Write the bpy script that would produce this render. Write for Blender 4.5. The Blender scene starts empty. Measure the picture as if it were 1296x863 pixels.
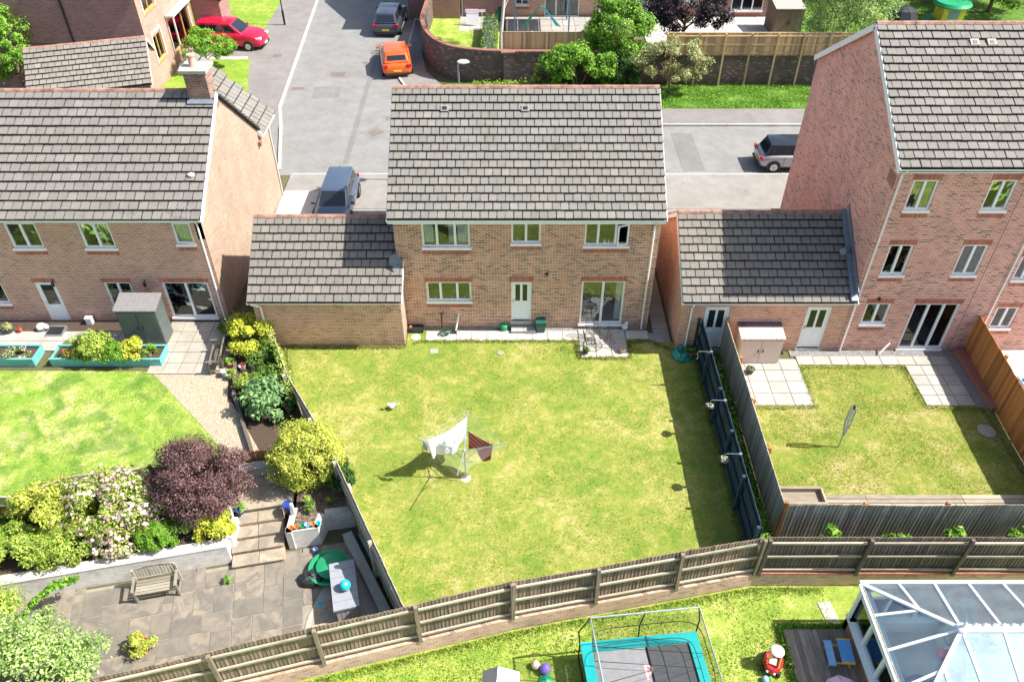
import bpy, bmesh, math, random
import numpy as np
from mathutils import Vector, Matrix, Euler
from mathutils.geometry import tessellate_polygon
random.seed(7); NR = np.random.default_rng(7)
R = math.radians
scn = bpy.context.scene
col = scn.collection
# ------------------------------------------------------------ camera
TH = R(40.75); CH = 21.0; CY = -25.2; FPX = 1008.0
cam = bpy.data.objects.new('camera', bpy.data.cameras.new('camera')); col.objects.link(cam)
cam.location = (0, CY, CH); cam.rotation_euler = (R(90) - TH, 0, 0)
cam.data.sensor_width = 36; cam.data.lens = 28.0; cam.data.clip_end = 2000; cam.data.clip_start = .5
scn.camera = cam
# ------------------------------------------------------------ light
SUN = Vector((.88, -.04, 1.0)).normalized()
world = bpy.data.worlds.new('World'); scn.world = world; world.use_nodes = True
wn = world.node_tree; bg = wn.nodes['Background']
sky = wn.nodes.new('ShaderNodeTexSky'); sky.sky_type = 'NISHITA'; sky.sun_disc = False
sky.sun_elevation = math.asin(SUN.z); sky.sun_rotation = math.atan2(SUN.x, SUN.y)
sky.air_density = 1.0; sky.dust_density = 2.2; sky.ozone_density = .7
wn.links.new(sky.outputs[0], bg.inputs[0]); bg.inputs[1].default_value = .088
sl = bpy.data.lights.new('sun', 'SUN'); sl.energy = 3.9; sl.angle = R(.53); sl.color = (1, .95, .87)
so = bpy.data.objects.new('sun', sl); col.objects.link(so)
so.rotation_euler = SUN.to_track_quat('Z', 'Y').to_euler()
scn.view_settings.view_transform = 'Standard'; scn.view_settings.look = 'None'
scn.view_settings.exposure = 1.3; scn.view_settings.gamma = 1
scn.cycles.max_bounces = 8; scn.cycles.transparent_max_bounces = 16

# ------------------------------------------------------------ surveying helpers (drone calibration, from photograph pixels to metres)
_s, _c = math.sin(TH), math.cos(TH)
def _ray(px, py):
    u = (px - 648) / FPX; v = (431.5 - py) / FPX
    return u, _c + _s * v, -_s + _c * v
def G(px, py, z=0.0):
    r = _ray(px, py); t = (z - CH) / r[2]
    return (r[0] * t, CY + r[1] * t)
def G3(px, py, z=0.0):
    a = G(px, py, z); return (a[0], a[1], z)
def W(px, py, Y):
    r = _ray(px, py); t = (Y - CY) / r[1]
    return (r[0] * t, CH + r[2] * t)

# ------------------------------------------------------------ mesh builder
class MB:
    def __init__(s): s.v = []; s.f = []; s.uv = None
    def add(s, vs, fs):
        n = len(s.v); s.v += [tuple(v) for v in vs]; s.f += [tuple(i + n for i in f) for f in fs]; return s
    def box(s, cx, cy, cz, sx, sy, sz, rz=0, M=None):
        hx, hy, hz = sx / 2, sy / 2, sz / 2
        c, d = math.cos(rz), math.sin(rz)
        vs = []
        for z in (-hz, hz):
            for x, y in ((-hx, -hy), (hx, -hy), (hx, hy), (-hx, hy)):
                p = (cx + x * c - y * d, cy + x * d + y * c, cz + z)
                vs.append(tuple(M @ Vector(p)) if M else p)
        return s.add(vs, [(0, 3, 2, 1), (4, 5, 6, 7), (0, 1, 5, 4), (1, 2, 6, 5), (2, 3, 7, 6), (3, 0, 4, 7)])
    def bx(s, x0, x1, y0, y1, z0, z1):
        return s.box((x0 + x1) / 2, (y0 + y1) / 2, (z0 + z1) / 2, x1 - x0, y1 - y0, z1 - z0)
    def bar(s, p0, p1, w, h=None, up=(0, 0, 1)):
        h = h or w; p0, p1 = Vector(p0), Vector(p1); d = (p1 - p0).normalized(); u = Vector(up)
        if abs(d.dot(u)) > .98: u = Vector((1, 0, 0))
        a = d.cross(u).normalized() * w / 2; b = a.cross(d).normalized() * h / 2
        vs = [p0 - a - b, p0 + a - b, p0 + a + b, p0 - a + b, p1 - a - b, p1 + a - b, p1 + a + b, p1 - a + b]
        return s.add(vs, [(0, 1, 2, 3), (7, 6, 5, 4), (0, 4, 5, 1), (1, 5, 6, 2), (2, 6, 7, 3), (3, 7, 4, 0)])
    def tube(s, pts, r, n=8, r1=None, close=True):
        pts = [Vector(p) for p in pts]; rings = []
        for i, p in enumerate(pts):
            d = (pts[min(i + 1, len(pts) - 1)] - pts[max(i - 1, 0)]).normalized()
            u = Vector((0, 0, 1)) if abs(d.z) < .9 else Vector((1, 0, 0))
            a = d.cross(u).normalized(); b = a.cross(d)
            rr = r if r1 is None else r + (r1 - r) * i / (len(pts) - 1)
            rings.append([p + (a * math.cos(t * 2 * math.pi / n) + b * math.sin(t * 2 * math.pi / n)) * rr for t in range(n)])
        m = len(s.v); s.v += [tuple(q) for rg in rings for q in rg]
        for i in range(len(pts) - 1):
            for t in range(n):
                u = (t + 1) % n; s.f.append((m + i * n + t, m + i * n + u, m + (i + 1) * n + u, m + (i + 1) * n + t))
        if close:
            s.f.append(tuple(m + t for t in reversed(range(n)))); s.f.append(tuple(m + (len(pts) - 1) * n + t for t in range(n)))
        return s
    def lathe(s, prof, cx=0, cy=0, cz=0, n=16):
        m = len(s.v)
        for r, z in prof:
            for t in range(n):
                a = 2 * math.pi * t / n; s.v.append((cx + r * math.cos(a), cy + r * math.sin(a), cz + z))
        for i in range(len(prof) - 1):
            for t in range(n):
                u = (t + 1) % n; s.f.append((m + i * n + t, m + i * n + u, m + (i + 1) * n + u, m + (i + 1) * n + t))
        s.f.append(tuple(m + t for t in reversed(range(n)))); s.f.append(tuple(m + (len(prof) - 1) * n + t for t in range(n)))
        return s
    def ball(s, cx, cy, cz, r, n=14, k=8, sz=1):
        return s.lathe([(max(.004, r * math.sin(math.pi * i / k)), -r * sz * math.cos(math.pi * i / k)) for i in range(k + 1)], cx, cy, cz, n)
    def prism(s, poly, z0, z1):
        n = len(poly); m = len(s.v)
        a = sum(poly[i][0] * poly[(i + 1) % n][1] - poly[(i + 1) % n][0] * poly[i][1] for i in range(n))
        if a < 0: poly = poly[::-1]
        s.v += [(p[0], p[1], z0) for p in poly] + [(p[0], p[1], z1) for p in poly]
        tr = tessellate_polygon([[Vector((p[0], p[1], 0)) for p in poly]])
        for t in tr:
            q = [poly[i] for i in t]
            ar = (q[1][0] - q[0][0]) * (q[2][1] - q[0][1]) - (q[2][0] - q[0][0]) * (q[1][1] - q[0][1])
            t = t if ar > 0 else t[::-1]
            s.f.append(tuple(m + n + i for i in t)); s.f.append(tuple(m + i for i in reversed(t)))
        for i in range(n):
            j = (i + 1) % n; s.f.append((m + i, m + j, m + n + j, m + n + i))
        return s
    def build(s, name, mat, parent=None, loc=(0, 0, 0), rot=(0, 0, 0), smooth=False, link=True):
        me = bpy.data.meshes.new(name); me.from_pydata(s.v, [], s.f)
        if smooth:
            me.polygons.foreach_set('use_smooth', [True] * len(me.polygons))
            if smooth != 'all':
                try: me.set_sharp_from_angle(angle=R(40))
                except Exception: pass
        me.materials.append(mat if not isinstance(mat, str) else M[mat]); me.update()
        return inst(name, me, parent, loc, rot)
def inst(name, me, parent=None, loc=(0, 0, 0), rot=(0, 0, 0), sc=None):
    o = bpy.data.objects.new(name, me); col.objects.link(o)
    o.parent = parent; o.location = loc; o.rotation_euler = rot
    if sc: o.scale = sc
    return o
def thing(name, label, cat, loc=(0, 0, 0), rz=0, group=None):
    o = bpy.data.objects.new(name, None); col.objects.link(o); o.empty_display_size = .3
    o.location = loc if len(loc) == 3 else (loc[0], loc[1], 0); o.rotation_euler = (0, 0, rz)
    o['label'] = label; o['category'] = cat
    if group: o['group'] = group
    return o
def tag(o, label, cat, group=None):
    o['label'] = label; o['category'] = cat
    if group: o['group'] = group
    return o
def struct(o): o['kind'] = 'structure'; return o
def stuff(o, label=None, cat=None):
    o['kind'] = 'stuff'
    if label: o['label'] = label
    if cat: o['category'] = cat
    return o
def copy_tree(o, parent=None):
    c = o.copy(); col.objects.link(c); c.parent = parent
    for ch in list(o.children): copy_tree(ch, c)
    return c

# ------------------------------------------------------------ materials
M = {}
class NT:
    def __init__(s, name):
        s.m = bpy.data.materials.new(name); s.m.use_nodes = True; s.t = s.m.node_tree; s.b = s.t.nodes['Principled BSDF']; M[name] = s.m
    def n(s, typ, **k):
        nd = s.t.nodes.new('ShaderNode' + typ)
        for a, b in k.items(): setattr(nd, a, b)
        return nd
    def l(s, a, b): s.t.links.new(a, b); return s
    def math(s, op, a, b=None, c=None, clamp=False):
        nd = s.n('Math', operation=op); nd.use_clamp = clamp
        for i, x in enumerate((a, b, c)):
            if x is None: continue
            if isinstance(x, (int, float)): nd.inputs[i].default_value = x
            else: s.l(x, nd.inputs[i])
        return nd.outputs[0]
    def mix(s, fac, a, b, mode='MIX'):
        nd = s.n('Mix', data_type='RGBA', blend_type=mode)
        for i, x in ((0, fac), (6, a), (7, b)):
            if isinstance(x, (int, float)): nd.inputs[i].default_value = x
            elif isinstance(x, (tuple, list)): nd.inputs[i].default_value = (*x[:3], 1)
            else: s.l(x, nd.inputs[i])
        return nd.outputs[2]
    def noise(s, scale, detail=3, rough=.55, vec=None, dist=0):
        nd = s.n('TexNoise'); nd.inputs['Scale'].default_value = scale; nd.inputs['Detail'].default_value = detail
        nd.inputs['Roughness'].default_value = rough; nd.inputs['Distortion'].default_value = dist
        if vec is not None: s.l(vec, nd.inputs['Vector'])
        return nd.outputs[0]
    def ramp(s, fac, stops, interp='LINEAR'):
        nd = s.n('ValToRGB'); cr = nd.color_ramp; cr.interpolation = interp
        while len(cr.elements) > 1: cr.elements.remove(cr.elements[-1])
        for i, (p, c) in enumerate(stops):
            e = cr.elements[0] if i == 0 else cr.elements.new(p)
            e.position = p; e.color = (*c, 1) if len(c) == 3 else c
        s.l(fac, nd.inputs[0]); return nd.outputs[0]
    def pos(s):
        return s.n('NewGeometry').outputs['Position']
    def obj(s): return s.n('TexCoord').outputs['Object']
    def rnd(s):
        a = s.n('ObjectInfo').outputs['Random']; b = s.n('NewGeometry').outputs['Random Per Island']
        return s.math('FRACT', s.math('ADD', a, b))
    def bump(s, h, strength=.3, dist=.02):
        nd = s.n('Bump'); nd.inputs['Strength'].default_value = strength; nd.inputs['Distance'].default_value = dist
        s.l(h, nd.inputs['Height']); s.l(nd.outputs[0], s.b.inputs['Normal']); return s
    def col(s, c, rough=.8, metal=0, spec=None):
        if isinstance(c, (tuple, list)): s.b.inputs['Base Color'].default_value = (*c[:3], 1)
        else: s.l(c, s.b.inputs['Base Color'])
        s.b.inputs['Roughness'].default_value = rough; s.b.inputs['Metallic'].default_value = metal
        if spec is not None: s.b.inputs['Specular IOR Level'].default_value = spec
        return s
def plain(name, c, rough=.6, metal=0, var=.12, scale=6, bump=0):
    t = NT(name); g = t.noise(scale, 4, .6, t.pos())
    k = t.ramp(g, [(.3, tuple(max(0, x * (1 - var)) for x in c)), (.7, tuple(x * (1 + var) for x in c))])
    t.col(k, rough, metal)
    if bump: t.bump(t.noise(scale * 8, 3, .6, t.pos()), bump, .01)
    return t
def brick(name, cols, mortar, uv=False, wash=None, stain=.0):
    t = NT(name)
    tc = t.n('TexCoord'); sep = t.n('SeparateXYZ'); t.l(tc.outputs['UV' if uv else 'Object'], sep.inputs[0])
    if uv: u, v = sep.outputs[0], sep.outputs[1]
    else: u, v = t.math('ADD', sep.outputs[0], sep.outputs[1]), sep.outputs[2]
    rv = t.math('DIVIDE', v, .075); row = t.math('FLOOR', rv); fv = t.math('FRACT', rv)
    ru = t.math('ADD', t.math('DIVIDE', u, .225), t.math('MULTIPLY', t.math('MODULO', t.math('ABSOLUTE', row), 2), .5))
    cu = t.math('FLOOR', ru); fu = t.math('FRACT', ru)
    cmb = t.n('CombineXYZ'); t.l(cu, cmb.inputs[0]); t.l(row, cmb.inputs[1])
    wnz = t.n('TexWhiteNoise', noise_dimensions='2D'); t.l(cmb.outputs[0], wnz.inputs[0])
    # clusters of odd bricks
    c = t.ramp(wnz.outputs[0], cols, 'CONSTANT')
    big = t.noise(.5, 3, .6, tc.outputs['Object'])
    c = t.mix(t.ramp(big, [(.35, (0, 0, 0)), (.65, (.35, .35, .35))]), c, t.mix(.5, c, tuple(cols[0][1])), 'MIX')
    gr = t.noise(45, 3, .6, tc.outputs['Object'])
    c = t.mix(1, c, t.ramp(gr, [(.3, (.82,) * 3), (.7, (1.12,) * 3)]), 'MULTIPLY')
    mu = t.math('LESS_THAN', fu, .085); mv = t.math('LESS_THAN', fv, .25); mm = t.math('MAXIMUM', mu, mv)
    c = t.mix(mm, c, mortar)
    if wash:
        w = t.ramp(t.noise(6, 5, .75, tc.outputs['Object']), [(.42, (1, 1, 1)), (.6, (.0, .0, .0))])
        c = t.mix(w, c, wash)
    if stain:
        s2 = t.ramp(t.noise(1.3, 5, .7, tc.outputs['Object']), [(.45, (0, 0, 0)), (.7, (stain,) * 3)])
        c = t.mix(s2, c, (.06, .05, .05))
    if not uv:
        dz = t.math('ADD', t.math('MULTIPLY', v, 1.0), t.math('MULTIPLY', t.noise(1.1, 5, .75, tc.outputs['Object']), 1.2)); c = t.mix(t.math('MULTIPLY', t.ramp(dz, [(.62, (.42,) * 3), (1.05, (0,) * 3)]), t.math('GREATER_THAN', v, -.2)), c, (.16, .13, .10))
        wx = t.noise(.8, 6, .75, tc.outputs['Object']); c = t.mix(1, c, t.ramp(wx, [(.32, (.82,) * 3), (.68, (1.12,) * 3)]), 'MULTIPLY')
    t.col(c, .88)
    t.bump(t.math('SUBTRACT', 1, mm), .35, .008)
    return t
brick('brick_tan', [(0, (0.474, 0.237, 0.150)), (.24, (0.536, 0.279, 0.180)), (.44, (0.391, 0.191, 0.123)), (.58, (0.618, 0.288, 0.194)), (.70, (0.299, 0.167, 0.119)), (.85, (0.134, 0.093, 0.075))], (0.824, 0.614, 0.466))
brick('brick_brown', [(0, (0.494, 0.263, 0.189)), (.35, (0.443, 0.230, 0.162)), (.60, (0.536, 0.291, 0.216)), (.80, (0.309, 0.174, 0.126)), (.93, (0.577, 0.235, 0.162))], (0.803, 0.602, 0.477))
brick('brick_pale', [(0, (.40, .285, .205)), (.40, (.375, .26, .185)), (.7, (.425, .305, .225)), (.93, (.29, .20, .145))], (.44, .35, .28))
brick('brick_pink', [(0, (0.639, 0.291, 0.230)), (.30, (0.700, 0.339, 0.271)), (.58, (0.577, 0.252, 0.193)), (.78, (0.412, 0.209, 0.166)), (.92, (0.185, 0.121, 0.110))], (0.865, 0.601, 0.515))
brick('brick_red', [(0, (.40, .13, .085)), (.5, (.36, .115, .07)), (.8, (.31, .10, .07))], (.38, .27, .22))
brick('brick_garage', [(0, (0.484, 0.262, 0.172)), (.35, (0.536, 0.294, 0.198)), (.65, (0.412, 0.221, 0.141)), (.88, (0.247, 0.143, 0.097))], (0.845, 0.589, 0.440))
brick('brick_far', [(0, (.34, .16, .13)), (.4, (.30, .14, .11)), (.8, (.22, .11, .10))], (.34, .27, .25))
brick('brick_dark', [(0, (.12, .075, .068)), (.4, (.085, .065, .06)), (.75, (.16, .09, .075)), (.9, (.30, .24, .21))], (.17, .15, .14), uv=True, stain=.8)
brick('brick_low', [(0, (.62, .38, .28)), (.4, (.54, .32, .23)), (.7, (.68, .45, .34)), (.88, (.30, .20, .15))], (.74, .60, .48), stain=.25)
brick('brick_white', [(0, (.78, .77, .74)), (.5, (.82, .81, .78)), (.85, (.66, .64, .60))], (.66, .64, .60), wash=None, stain=.3)
# soldier-course red lintel: upright bricks
def soldier():
    t = NT('soldier'); tc = t.n('TexCoord'); sep = t.n('SeparateXYZ'); t.l(tc.outputs['Object'], sep.inputs[0])
    u = t.math('ADD', sep.outputs[0], sep.outputs[1]); ru = t.math('DIVIDE', u, .075); cu = t.math('FLOOR', ru)
    w = t.n('TexWhiteNoise', noise_dimensions='1D'); t.l(cu, w.inputs['W'])
    c = t.ramp(w.outputs[0], [(0, (.42, .13, .085)), (.4, (.36, .10, .07)), (.75, (.47, .17, .11))], 'CONSTANT')
    c = t.mix(t.math('LESS_THAN', t.math('FRACT', ru), .14), c, (.42, .28, .22)); t.col(c, .85)
soldier()
def tile_mat(name, a, b, lichen=.7, dark=.5):
    t = NT(name); r = t.rnd(); p = t.pos()
    c = t.ramp(r, [(0, a), (.25, tuple((x + y) / 2 for x, y in zip(a, b))), (.9, b), (1, tuple(x * 1.12 for x in b))])
    g = t.noise(2.2, 5, .7, p); c = t.mix(1, c, t.ramp(g, [(.3, (.88,) * 3), (.7, (1.08, 1.07, 1.04))]), 'MULTIPLY'); mo = t.noise(.9, 6, .8, p); c = t.mix(t.ramp(mo, [(.56, (0,) * 3), (.72, (.5,) * 3)]), c, (.085, .085, .055))
    f = t.noise(38, 4, .7, p); c = t.mix(1, c, t.ramp(f, [(.3, (.78,) * 3), (.7, (1.16,) * 3)]), 'MULTIPLY')
    vo = t.n('TexVoronoi'); vo.inputs['Scale'].default_value = 7.5; t.l(p, vo.inputs['Vector'])
    spot = t.math('LESS_THAN', t.math('ADD', vo.outputs['Distance'], t.math('MULTIPLY', t.noise(25, 2, .5, p), .14)), .155)
    sel = t.math('GREATER_THAN', t.noise(3.1, 2, .5, p), .53)
    c = t.mix(t.math('MULTIPLY', t.math('MULTIPLY', spot, sel), lichen), c, (.42, .40, .27))
    vd = t.n('TexVoronoi'); vd.inputs['Scale'].default_value = 8.3; t.l(t.n('Mapping').outputs[0], vd.inputs['Vector']) ; mp = t.t.nodes[-1]
    mpn = vd.inputs['Vector'].links[0].from_node; t.l(p, mpn.inputs[0]); mpn.inputs[1].default_value = (5.3, 2.1, 7.7)
    ds = t.math('LESS_THAN', t.math('ADD', vd.outputs['Distance'], t.math('MULTIPLY', t.noise(30, 2, .5, p), .2)), .19)
    dsel = t.math('GREATER_THAN', t.noise(1.4, 3, .6, p), .5)
    c = t.mix(t.math('MULTIPLY', t.math('MULTIPLY', ds, dsel), dark), c, (.05, .05, .045))
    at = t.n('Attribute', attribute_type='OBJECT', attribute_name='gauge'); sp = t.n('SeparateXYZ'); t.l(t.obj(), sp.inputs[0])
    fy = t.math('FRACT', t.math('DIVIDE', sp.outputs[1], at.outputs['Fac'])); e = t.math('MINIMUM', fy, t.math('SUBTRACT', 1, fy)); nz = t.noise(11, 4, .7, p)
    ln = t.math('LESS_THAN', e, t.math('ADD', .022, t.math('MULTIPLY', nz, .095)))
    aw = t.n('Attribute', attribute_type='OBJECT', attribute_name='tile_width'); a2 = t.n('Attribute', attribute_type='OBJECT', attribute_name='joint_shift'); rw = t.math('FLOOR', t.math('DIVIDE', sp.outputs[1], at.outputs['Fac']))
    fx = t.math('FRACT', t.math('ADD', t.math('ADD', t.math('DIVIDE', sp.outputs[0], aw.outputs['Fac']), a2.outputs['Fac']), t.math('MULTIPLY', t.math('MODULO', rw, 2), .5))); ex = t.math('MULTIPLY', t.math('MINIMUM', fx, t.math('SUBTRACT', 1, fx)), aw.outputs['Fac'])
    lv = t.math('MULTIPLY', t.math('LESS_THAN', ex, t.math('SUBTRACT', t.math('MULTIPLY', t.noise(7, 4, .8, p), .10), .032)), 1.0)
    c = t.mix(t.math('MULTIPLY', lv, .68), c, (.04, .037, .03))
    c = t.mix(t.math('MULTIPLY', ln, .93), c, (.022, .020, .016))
    t.col(c, .9); t.bump(f, .4, .01)
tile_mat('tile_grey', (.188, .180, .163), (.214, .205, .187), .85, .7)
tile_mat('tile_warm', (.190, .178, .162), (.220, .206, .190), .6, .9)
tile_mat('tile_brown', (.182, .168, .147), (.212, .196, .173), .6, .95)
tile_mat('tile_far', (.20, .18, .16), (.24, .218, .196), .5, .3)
tile_mat('ridge_red_unused', (.34, .17, .13), (.42, .23, .17), .3, 1.0)
plain('ridge_red', (.30, .175, .135), .9, var=.45, scale=4)
plain('underlay', (.03, .028, .026), .95)
plain('upvc', (.86, .88, .88), .35, var=.03)
plain('white_paint', (.72, .73, .74), .45, var=.06, scale=3)
plain('door_white', (.84, .86, .86), .4, var=.03)
plain('cream_frame', (.72, .66, .55), .5, var=.05)
plain('oak_frame', (.52, .30, .09), .5, var=.2, scale=9)
plain('rubber', (.015, .015, .017), .8)
plain('black_plastic', (.02, .022, .025), .45)
plain('wrought_iron', (.07, .065, .06), .5, .3)
plain('black_metal', (.02, .02, .022), .4, .3)
plain('grey_metal', (.42, .44, .45), .35, .7)
plain('silver', (.62, .63, .65), .3, .85)
plain('lead', (.20, .23, .27), .5, .2, var=.15, scale=5)
plain('concrete', (.38, .36, .31), .9, var=.12, scale=7, bump=.3)
plain('mortar', (.27, .24, .19), .9, var=.15)
plain('slate_vent', (.26, .26, .25), .8)
plain('concrete_white', (.60, .58, .53), .85, var=.1, scale=6, bump=.2)
plain('curtain_white', (.72, .72, .70), .9, var=.05)
plain('curtain_blind', (.38, .40, .42), .8)
plain('room_floor', (.22, .18, .14), .8)
plain('room_wall', (.42, .40, .36), .9)
plain('green_plastic', (.02, .30, .13), .4)
plain('green_dark_plastic', (.012, .10, .07), .45)
plain('aqua_plastic', (.02, .55, .62), .35)
plain('cyan_pad', (.01, .42, .42), .5, var=.08)
plain('orange_plastic', (.75, .22, .05), .4)
plain('red_plastic', (.62, .02, .03), .35)
plain('yellow_plastic', (.80, .55, .06), .4)
plain('blue_plastic', (.12, .35, .72), .4)
plain('blue_light', (.28, .52, .80), .45)
plain('pink_plastic', (.88, .55, .72), .45)
plain('purple_plastic', (.20, .13, .55), .35)
plain('cream_plastic', (.68, .58, .48), .5, var=.05)
plain('grey_plastic', (.36, .37, .38), .55, var=.05)
plain('grey_lid', (.29, .30, .335), .55, var=.06)
plain('shed_green', (.095, .115, .11), .5, var=.12, scale=3)
plain('shed_roof', (.21, .20, .20), .6, var=.1)
plain('shed_blue', (.12, .24, .33), .6, var=.12)
plain('shed_beige', (.58, .47, .41), .55, var=.05)
plain('shed_purple', (.11, .085, .12), .55)
plain('teal_paint', (.13, .40, .39), .6, var=.16, scale=4)
plain('terracotta', (.36, .15, .08), .8)
plain('blue_glaze', (.03, .06, .25), .25)
plain('white_glaze', (.75, .75, .74), .3)
plain('stone_grey', (.42, .41, .38), .9, var=.2, scale=14, bump=.4)
plain('tarp_green', (.02, .27, .22), .45, var=.25, scale=8)
plain('cloth_white', (.74, .74, .76), .9, var=.04)
plain('cloth_rust', (.30, .045, .02), .9, var=.1)
plain('mesh_mat', (.075, .08, .085), .75, var=.12, scale=5)
plain('mesh_light', (.20, .205, .215), .75, var=.12, scale=5)
plain('steel_tube', (.36, .41, .44), .4, .4)
plain('soil', (.075, .05, .035), .95, var=.4, scale=20, bump=.8)
plain('bark', (.17, .12, .085), .95, var=.3, scale=12, bump=.5)
plain('bark_pale', (.55, .50, .43), .9, var=.2, scale=10)
plain('pot_plant_dark', (.05, .06, .05), .7)
plain('render_bright', (.70, .66, .58), .85, var=.05)
plain('lettering_pink', (.75, .35, .33), .7)
plain('plate_yellow', (.75, .55, .04), .5)
plain('plate_white', (.75, .75, .73), .5)
plain('red_lamp', (.55, .01, .015), .25)
plain('clear_lamp', (.70, .72, .74), .15)
plain('pvc_blue_sheet', (.30, .34, .40), .4)

def wood(name, a, b, scale=2.2, rough=.85, moss=None, axis=2):
    t = NT(name); p = t.obj(); mp = t.n('Mapping'); t.l(p, mp.inputs[0])
    sc = [scale * 9] * 3; sc[axis] = scale; mp.inputs[3].default_value = sc
    off = t.n('VectorMath', operation='ADD'); rr = t.math('MULTIPLY', t.rnd(), 37.0)
    t.l(mp.outputs[0], off.inputs[0]); t.l(rr, off.inputs[1])
    g = t.noise(1, 4, .65, off.outputs[0]); c = t.ramp(g, [(.3, a), (.7, b)])
    c = t.mix(1, c, t.ramp(t.rnd(), [(0, (.62,) * 3), (1, (1.3, 1.27, 1.22))]), 'MULTIPLY')
    if moss:
        c = t.mix(t.ramp(t.noise(1.6, 4, .7, t.pos()), [(.48, (0, 0, 0)), (.68, (.75,) * 3)]), c, moss)
    t.col(c, rough); t.bump(g, .3, .004)
wood('fence_brown', (.15, .105, .078), (.31, .24, .185), moss=(.16, .145, .095))
wood('fence_rail', (.30, .26, .20), (.50, .46, .36), axis=0, moss=(.42, .43, .31))
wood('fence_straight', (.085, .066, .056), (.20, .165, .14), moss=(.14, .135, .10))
wood('fence_post', (.17, .13, .095), (.30, .25, .19), moss=(.25, .24, .16))
wood('fence_grey', (.36, .31, .23), (.60, .53, .40), moss=(.34, .33, .20))
wood('fence_backgrey', (.14, .14, .12), (.33, .32, .28), moss=(.17, .18, .11))
wood('fence_navy', (.010, .028, .046), (.024, .058, .085))
wood('fence_orange', (.34, .135, .035), (.46, .20, .06))
wood('fence_new', (.48, .32, .17), (.62, .44, .26))
wood('fence_newpost', (.42, .32, .17), (.56, .43, .26))
wood('bench_wood', (.22, .19, .15), (.42, .38, .31), axis=0, moss=(.28, .28, .2))
wood('deck_wood', (.26, .22, .17), (.44, .38, .30), axis=0)
wood('deck_dark', (.19, .165, .135), (.36, .31, .25), axis=1)
wood('sleeper', (.10, .085, .065), (.22, .19, .15), axis=0)
wood('log_brown', (.22, .10, .05), (.38, .20, .10), axis=0)

def slab(name, a, b, rough=.85, blotch=None):
    t = NT(name); p = t.pos(); r = t.rnd()
    c = t.ramp(r, [(0, a), (.6, tuple((x + y) / 2 for x, y in zip(a, b))), (1, b)])
    g = t.noise(1.5, 5, .65, p); c = t.mix(1, c, t.ramp(g, [(.3, (.84,) * 3), (.7, (1.14,) * 3)]), 'MULTIPLY')
    if blotch:
        w = t.n('VectorMath', operation='ADD'); t.l(p, w.inputs[0]); t.l(t.math('MULTIPLY', r, 9), w.inputs[1])
        h = t.noise(1.7, 4, .6, w.outputs[0], 1.2); c = t.mix(t.ramp(h, [(.42, (0,) * 3), (.62, (.8,) * 3)]), c, blotch)
    f = t.noise(40, 3, .6, p); c = t.mix(1, c, t.ramp(f, [(.3, (.93,) * 3), (.7, (1.06,) * 3)]), 'MULTIPLY')
    t.col(c, rough); t.bump(f, .25, .006)
slab('slab_pale', (.36, .345, .31), (.43, .41, .37))
slab('slab_path', (.46, .44, .40), (.54, .52, .48))
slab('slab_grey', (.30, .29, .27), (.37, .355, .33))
slab('flagstone', (.185, .165, .135), (.285, .24, .185), blotch=(.13, .122, .108))
slab('step_stone', (.30, .255, .19), (.40, .335, .245), blotch=(.20, .175, .14))
def road(name, a, b, fine=120):
    t = NT(name); p = t.pos(); g = t.noise(.35, 5, .6, p); c = t.ramp(g, [(.3, a), (.7, b)])
    f = t.noise(fine, 2, .6, p); c = t.mix(1, c, t.ramp(f, [(.3, (.85,) * 3), (.7, (1.15,) * 3)]), 'MULTIPLY')
    k = t.noise(.9, 7, .85, p); c = t.mix(1, c, t.ramp(k, [(.38, (.84, .83, .82)), (.62, (1.07,) * 3)]), 'MULTIPLY'); st = t.math('GREATER_THAN', t.noise(2.3, 3, .6, p), .70); c = t.mix(t.math('MULTIPLY', st, .35), c, (.09, .085, .08))
    t.col(c, .9); t.bump(f, .3, .006)
road('asphalt', (.205, .205, .197), (.238, .238, .23))
road('pavement', (.195, .182, .172), (.235, .22, .21))
road('pavement_warm', (.235, .225, .205), (.285, .27, .25))
road('drive', (.46, .45, .42), (.52, .5, .48))
road('kerb', (.42, .41, .38), (.52, .5, .46))
road('patch', (.20, .18, .172), (.235, .21, .20))
road('iron', (.13, .115, .105), (.19, .165, .15))
def gravel(name, a, b, sc=28):
    t = NT(name); p = t.pos(); v = t.n('TexVoronoi'); v.inputs['Scale'].default_value = sc; t.l(p, v.inputs[0])
    s = t.n('SeparateColor'); t.l(v.outputs['Color'], s.inputs[0]); c = t.ramp(s.outputs[0], [(0, a), (1, b)])
    c = t.mix(1, c, t.ramp(v.outputs['Distance'], [(.0, (1.1,) * 3), (.6, (.55,) * 3)]), 'MULTIPLY'); t.col(c, .9); t.bump(v.outputs['Distance'], .6, .012)
gravel('gravel_gold', (.46, .38, .255), (.66, .57, .42)); gravel('gravel_grey', (.22, .21, .20), (.45, .43, .41)); gravel('bark_chips', (.10, .065, .045), (.34, .25, .18), 18)
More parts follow.
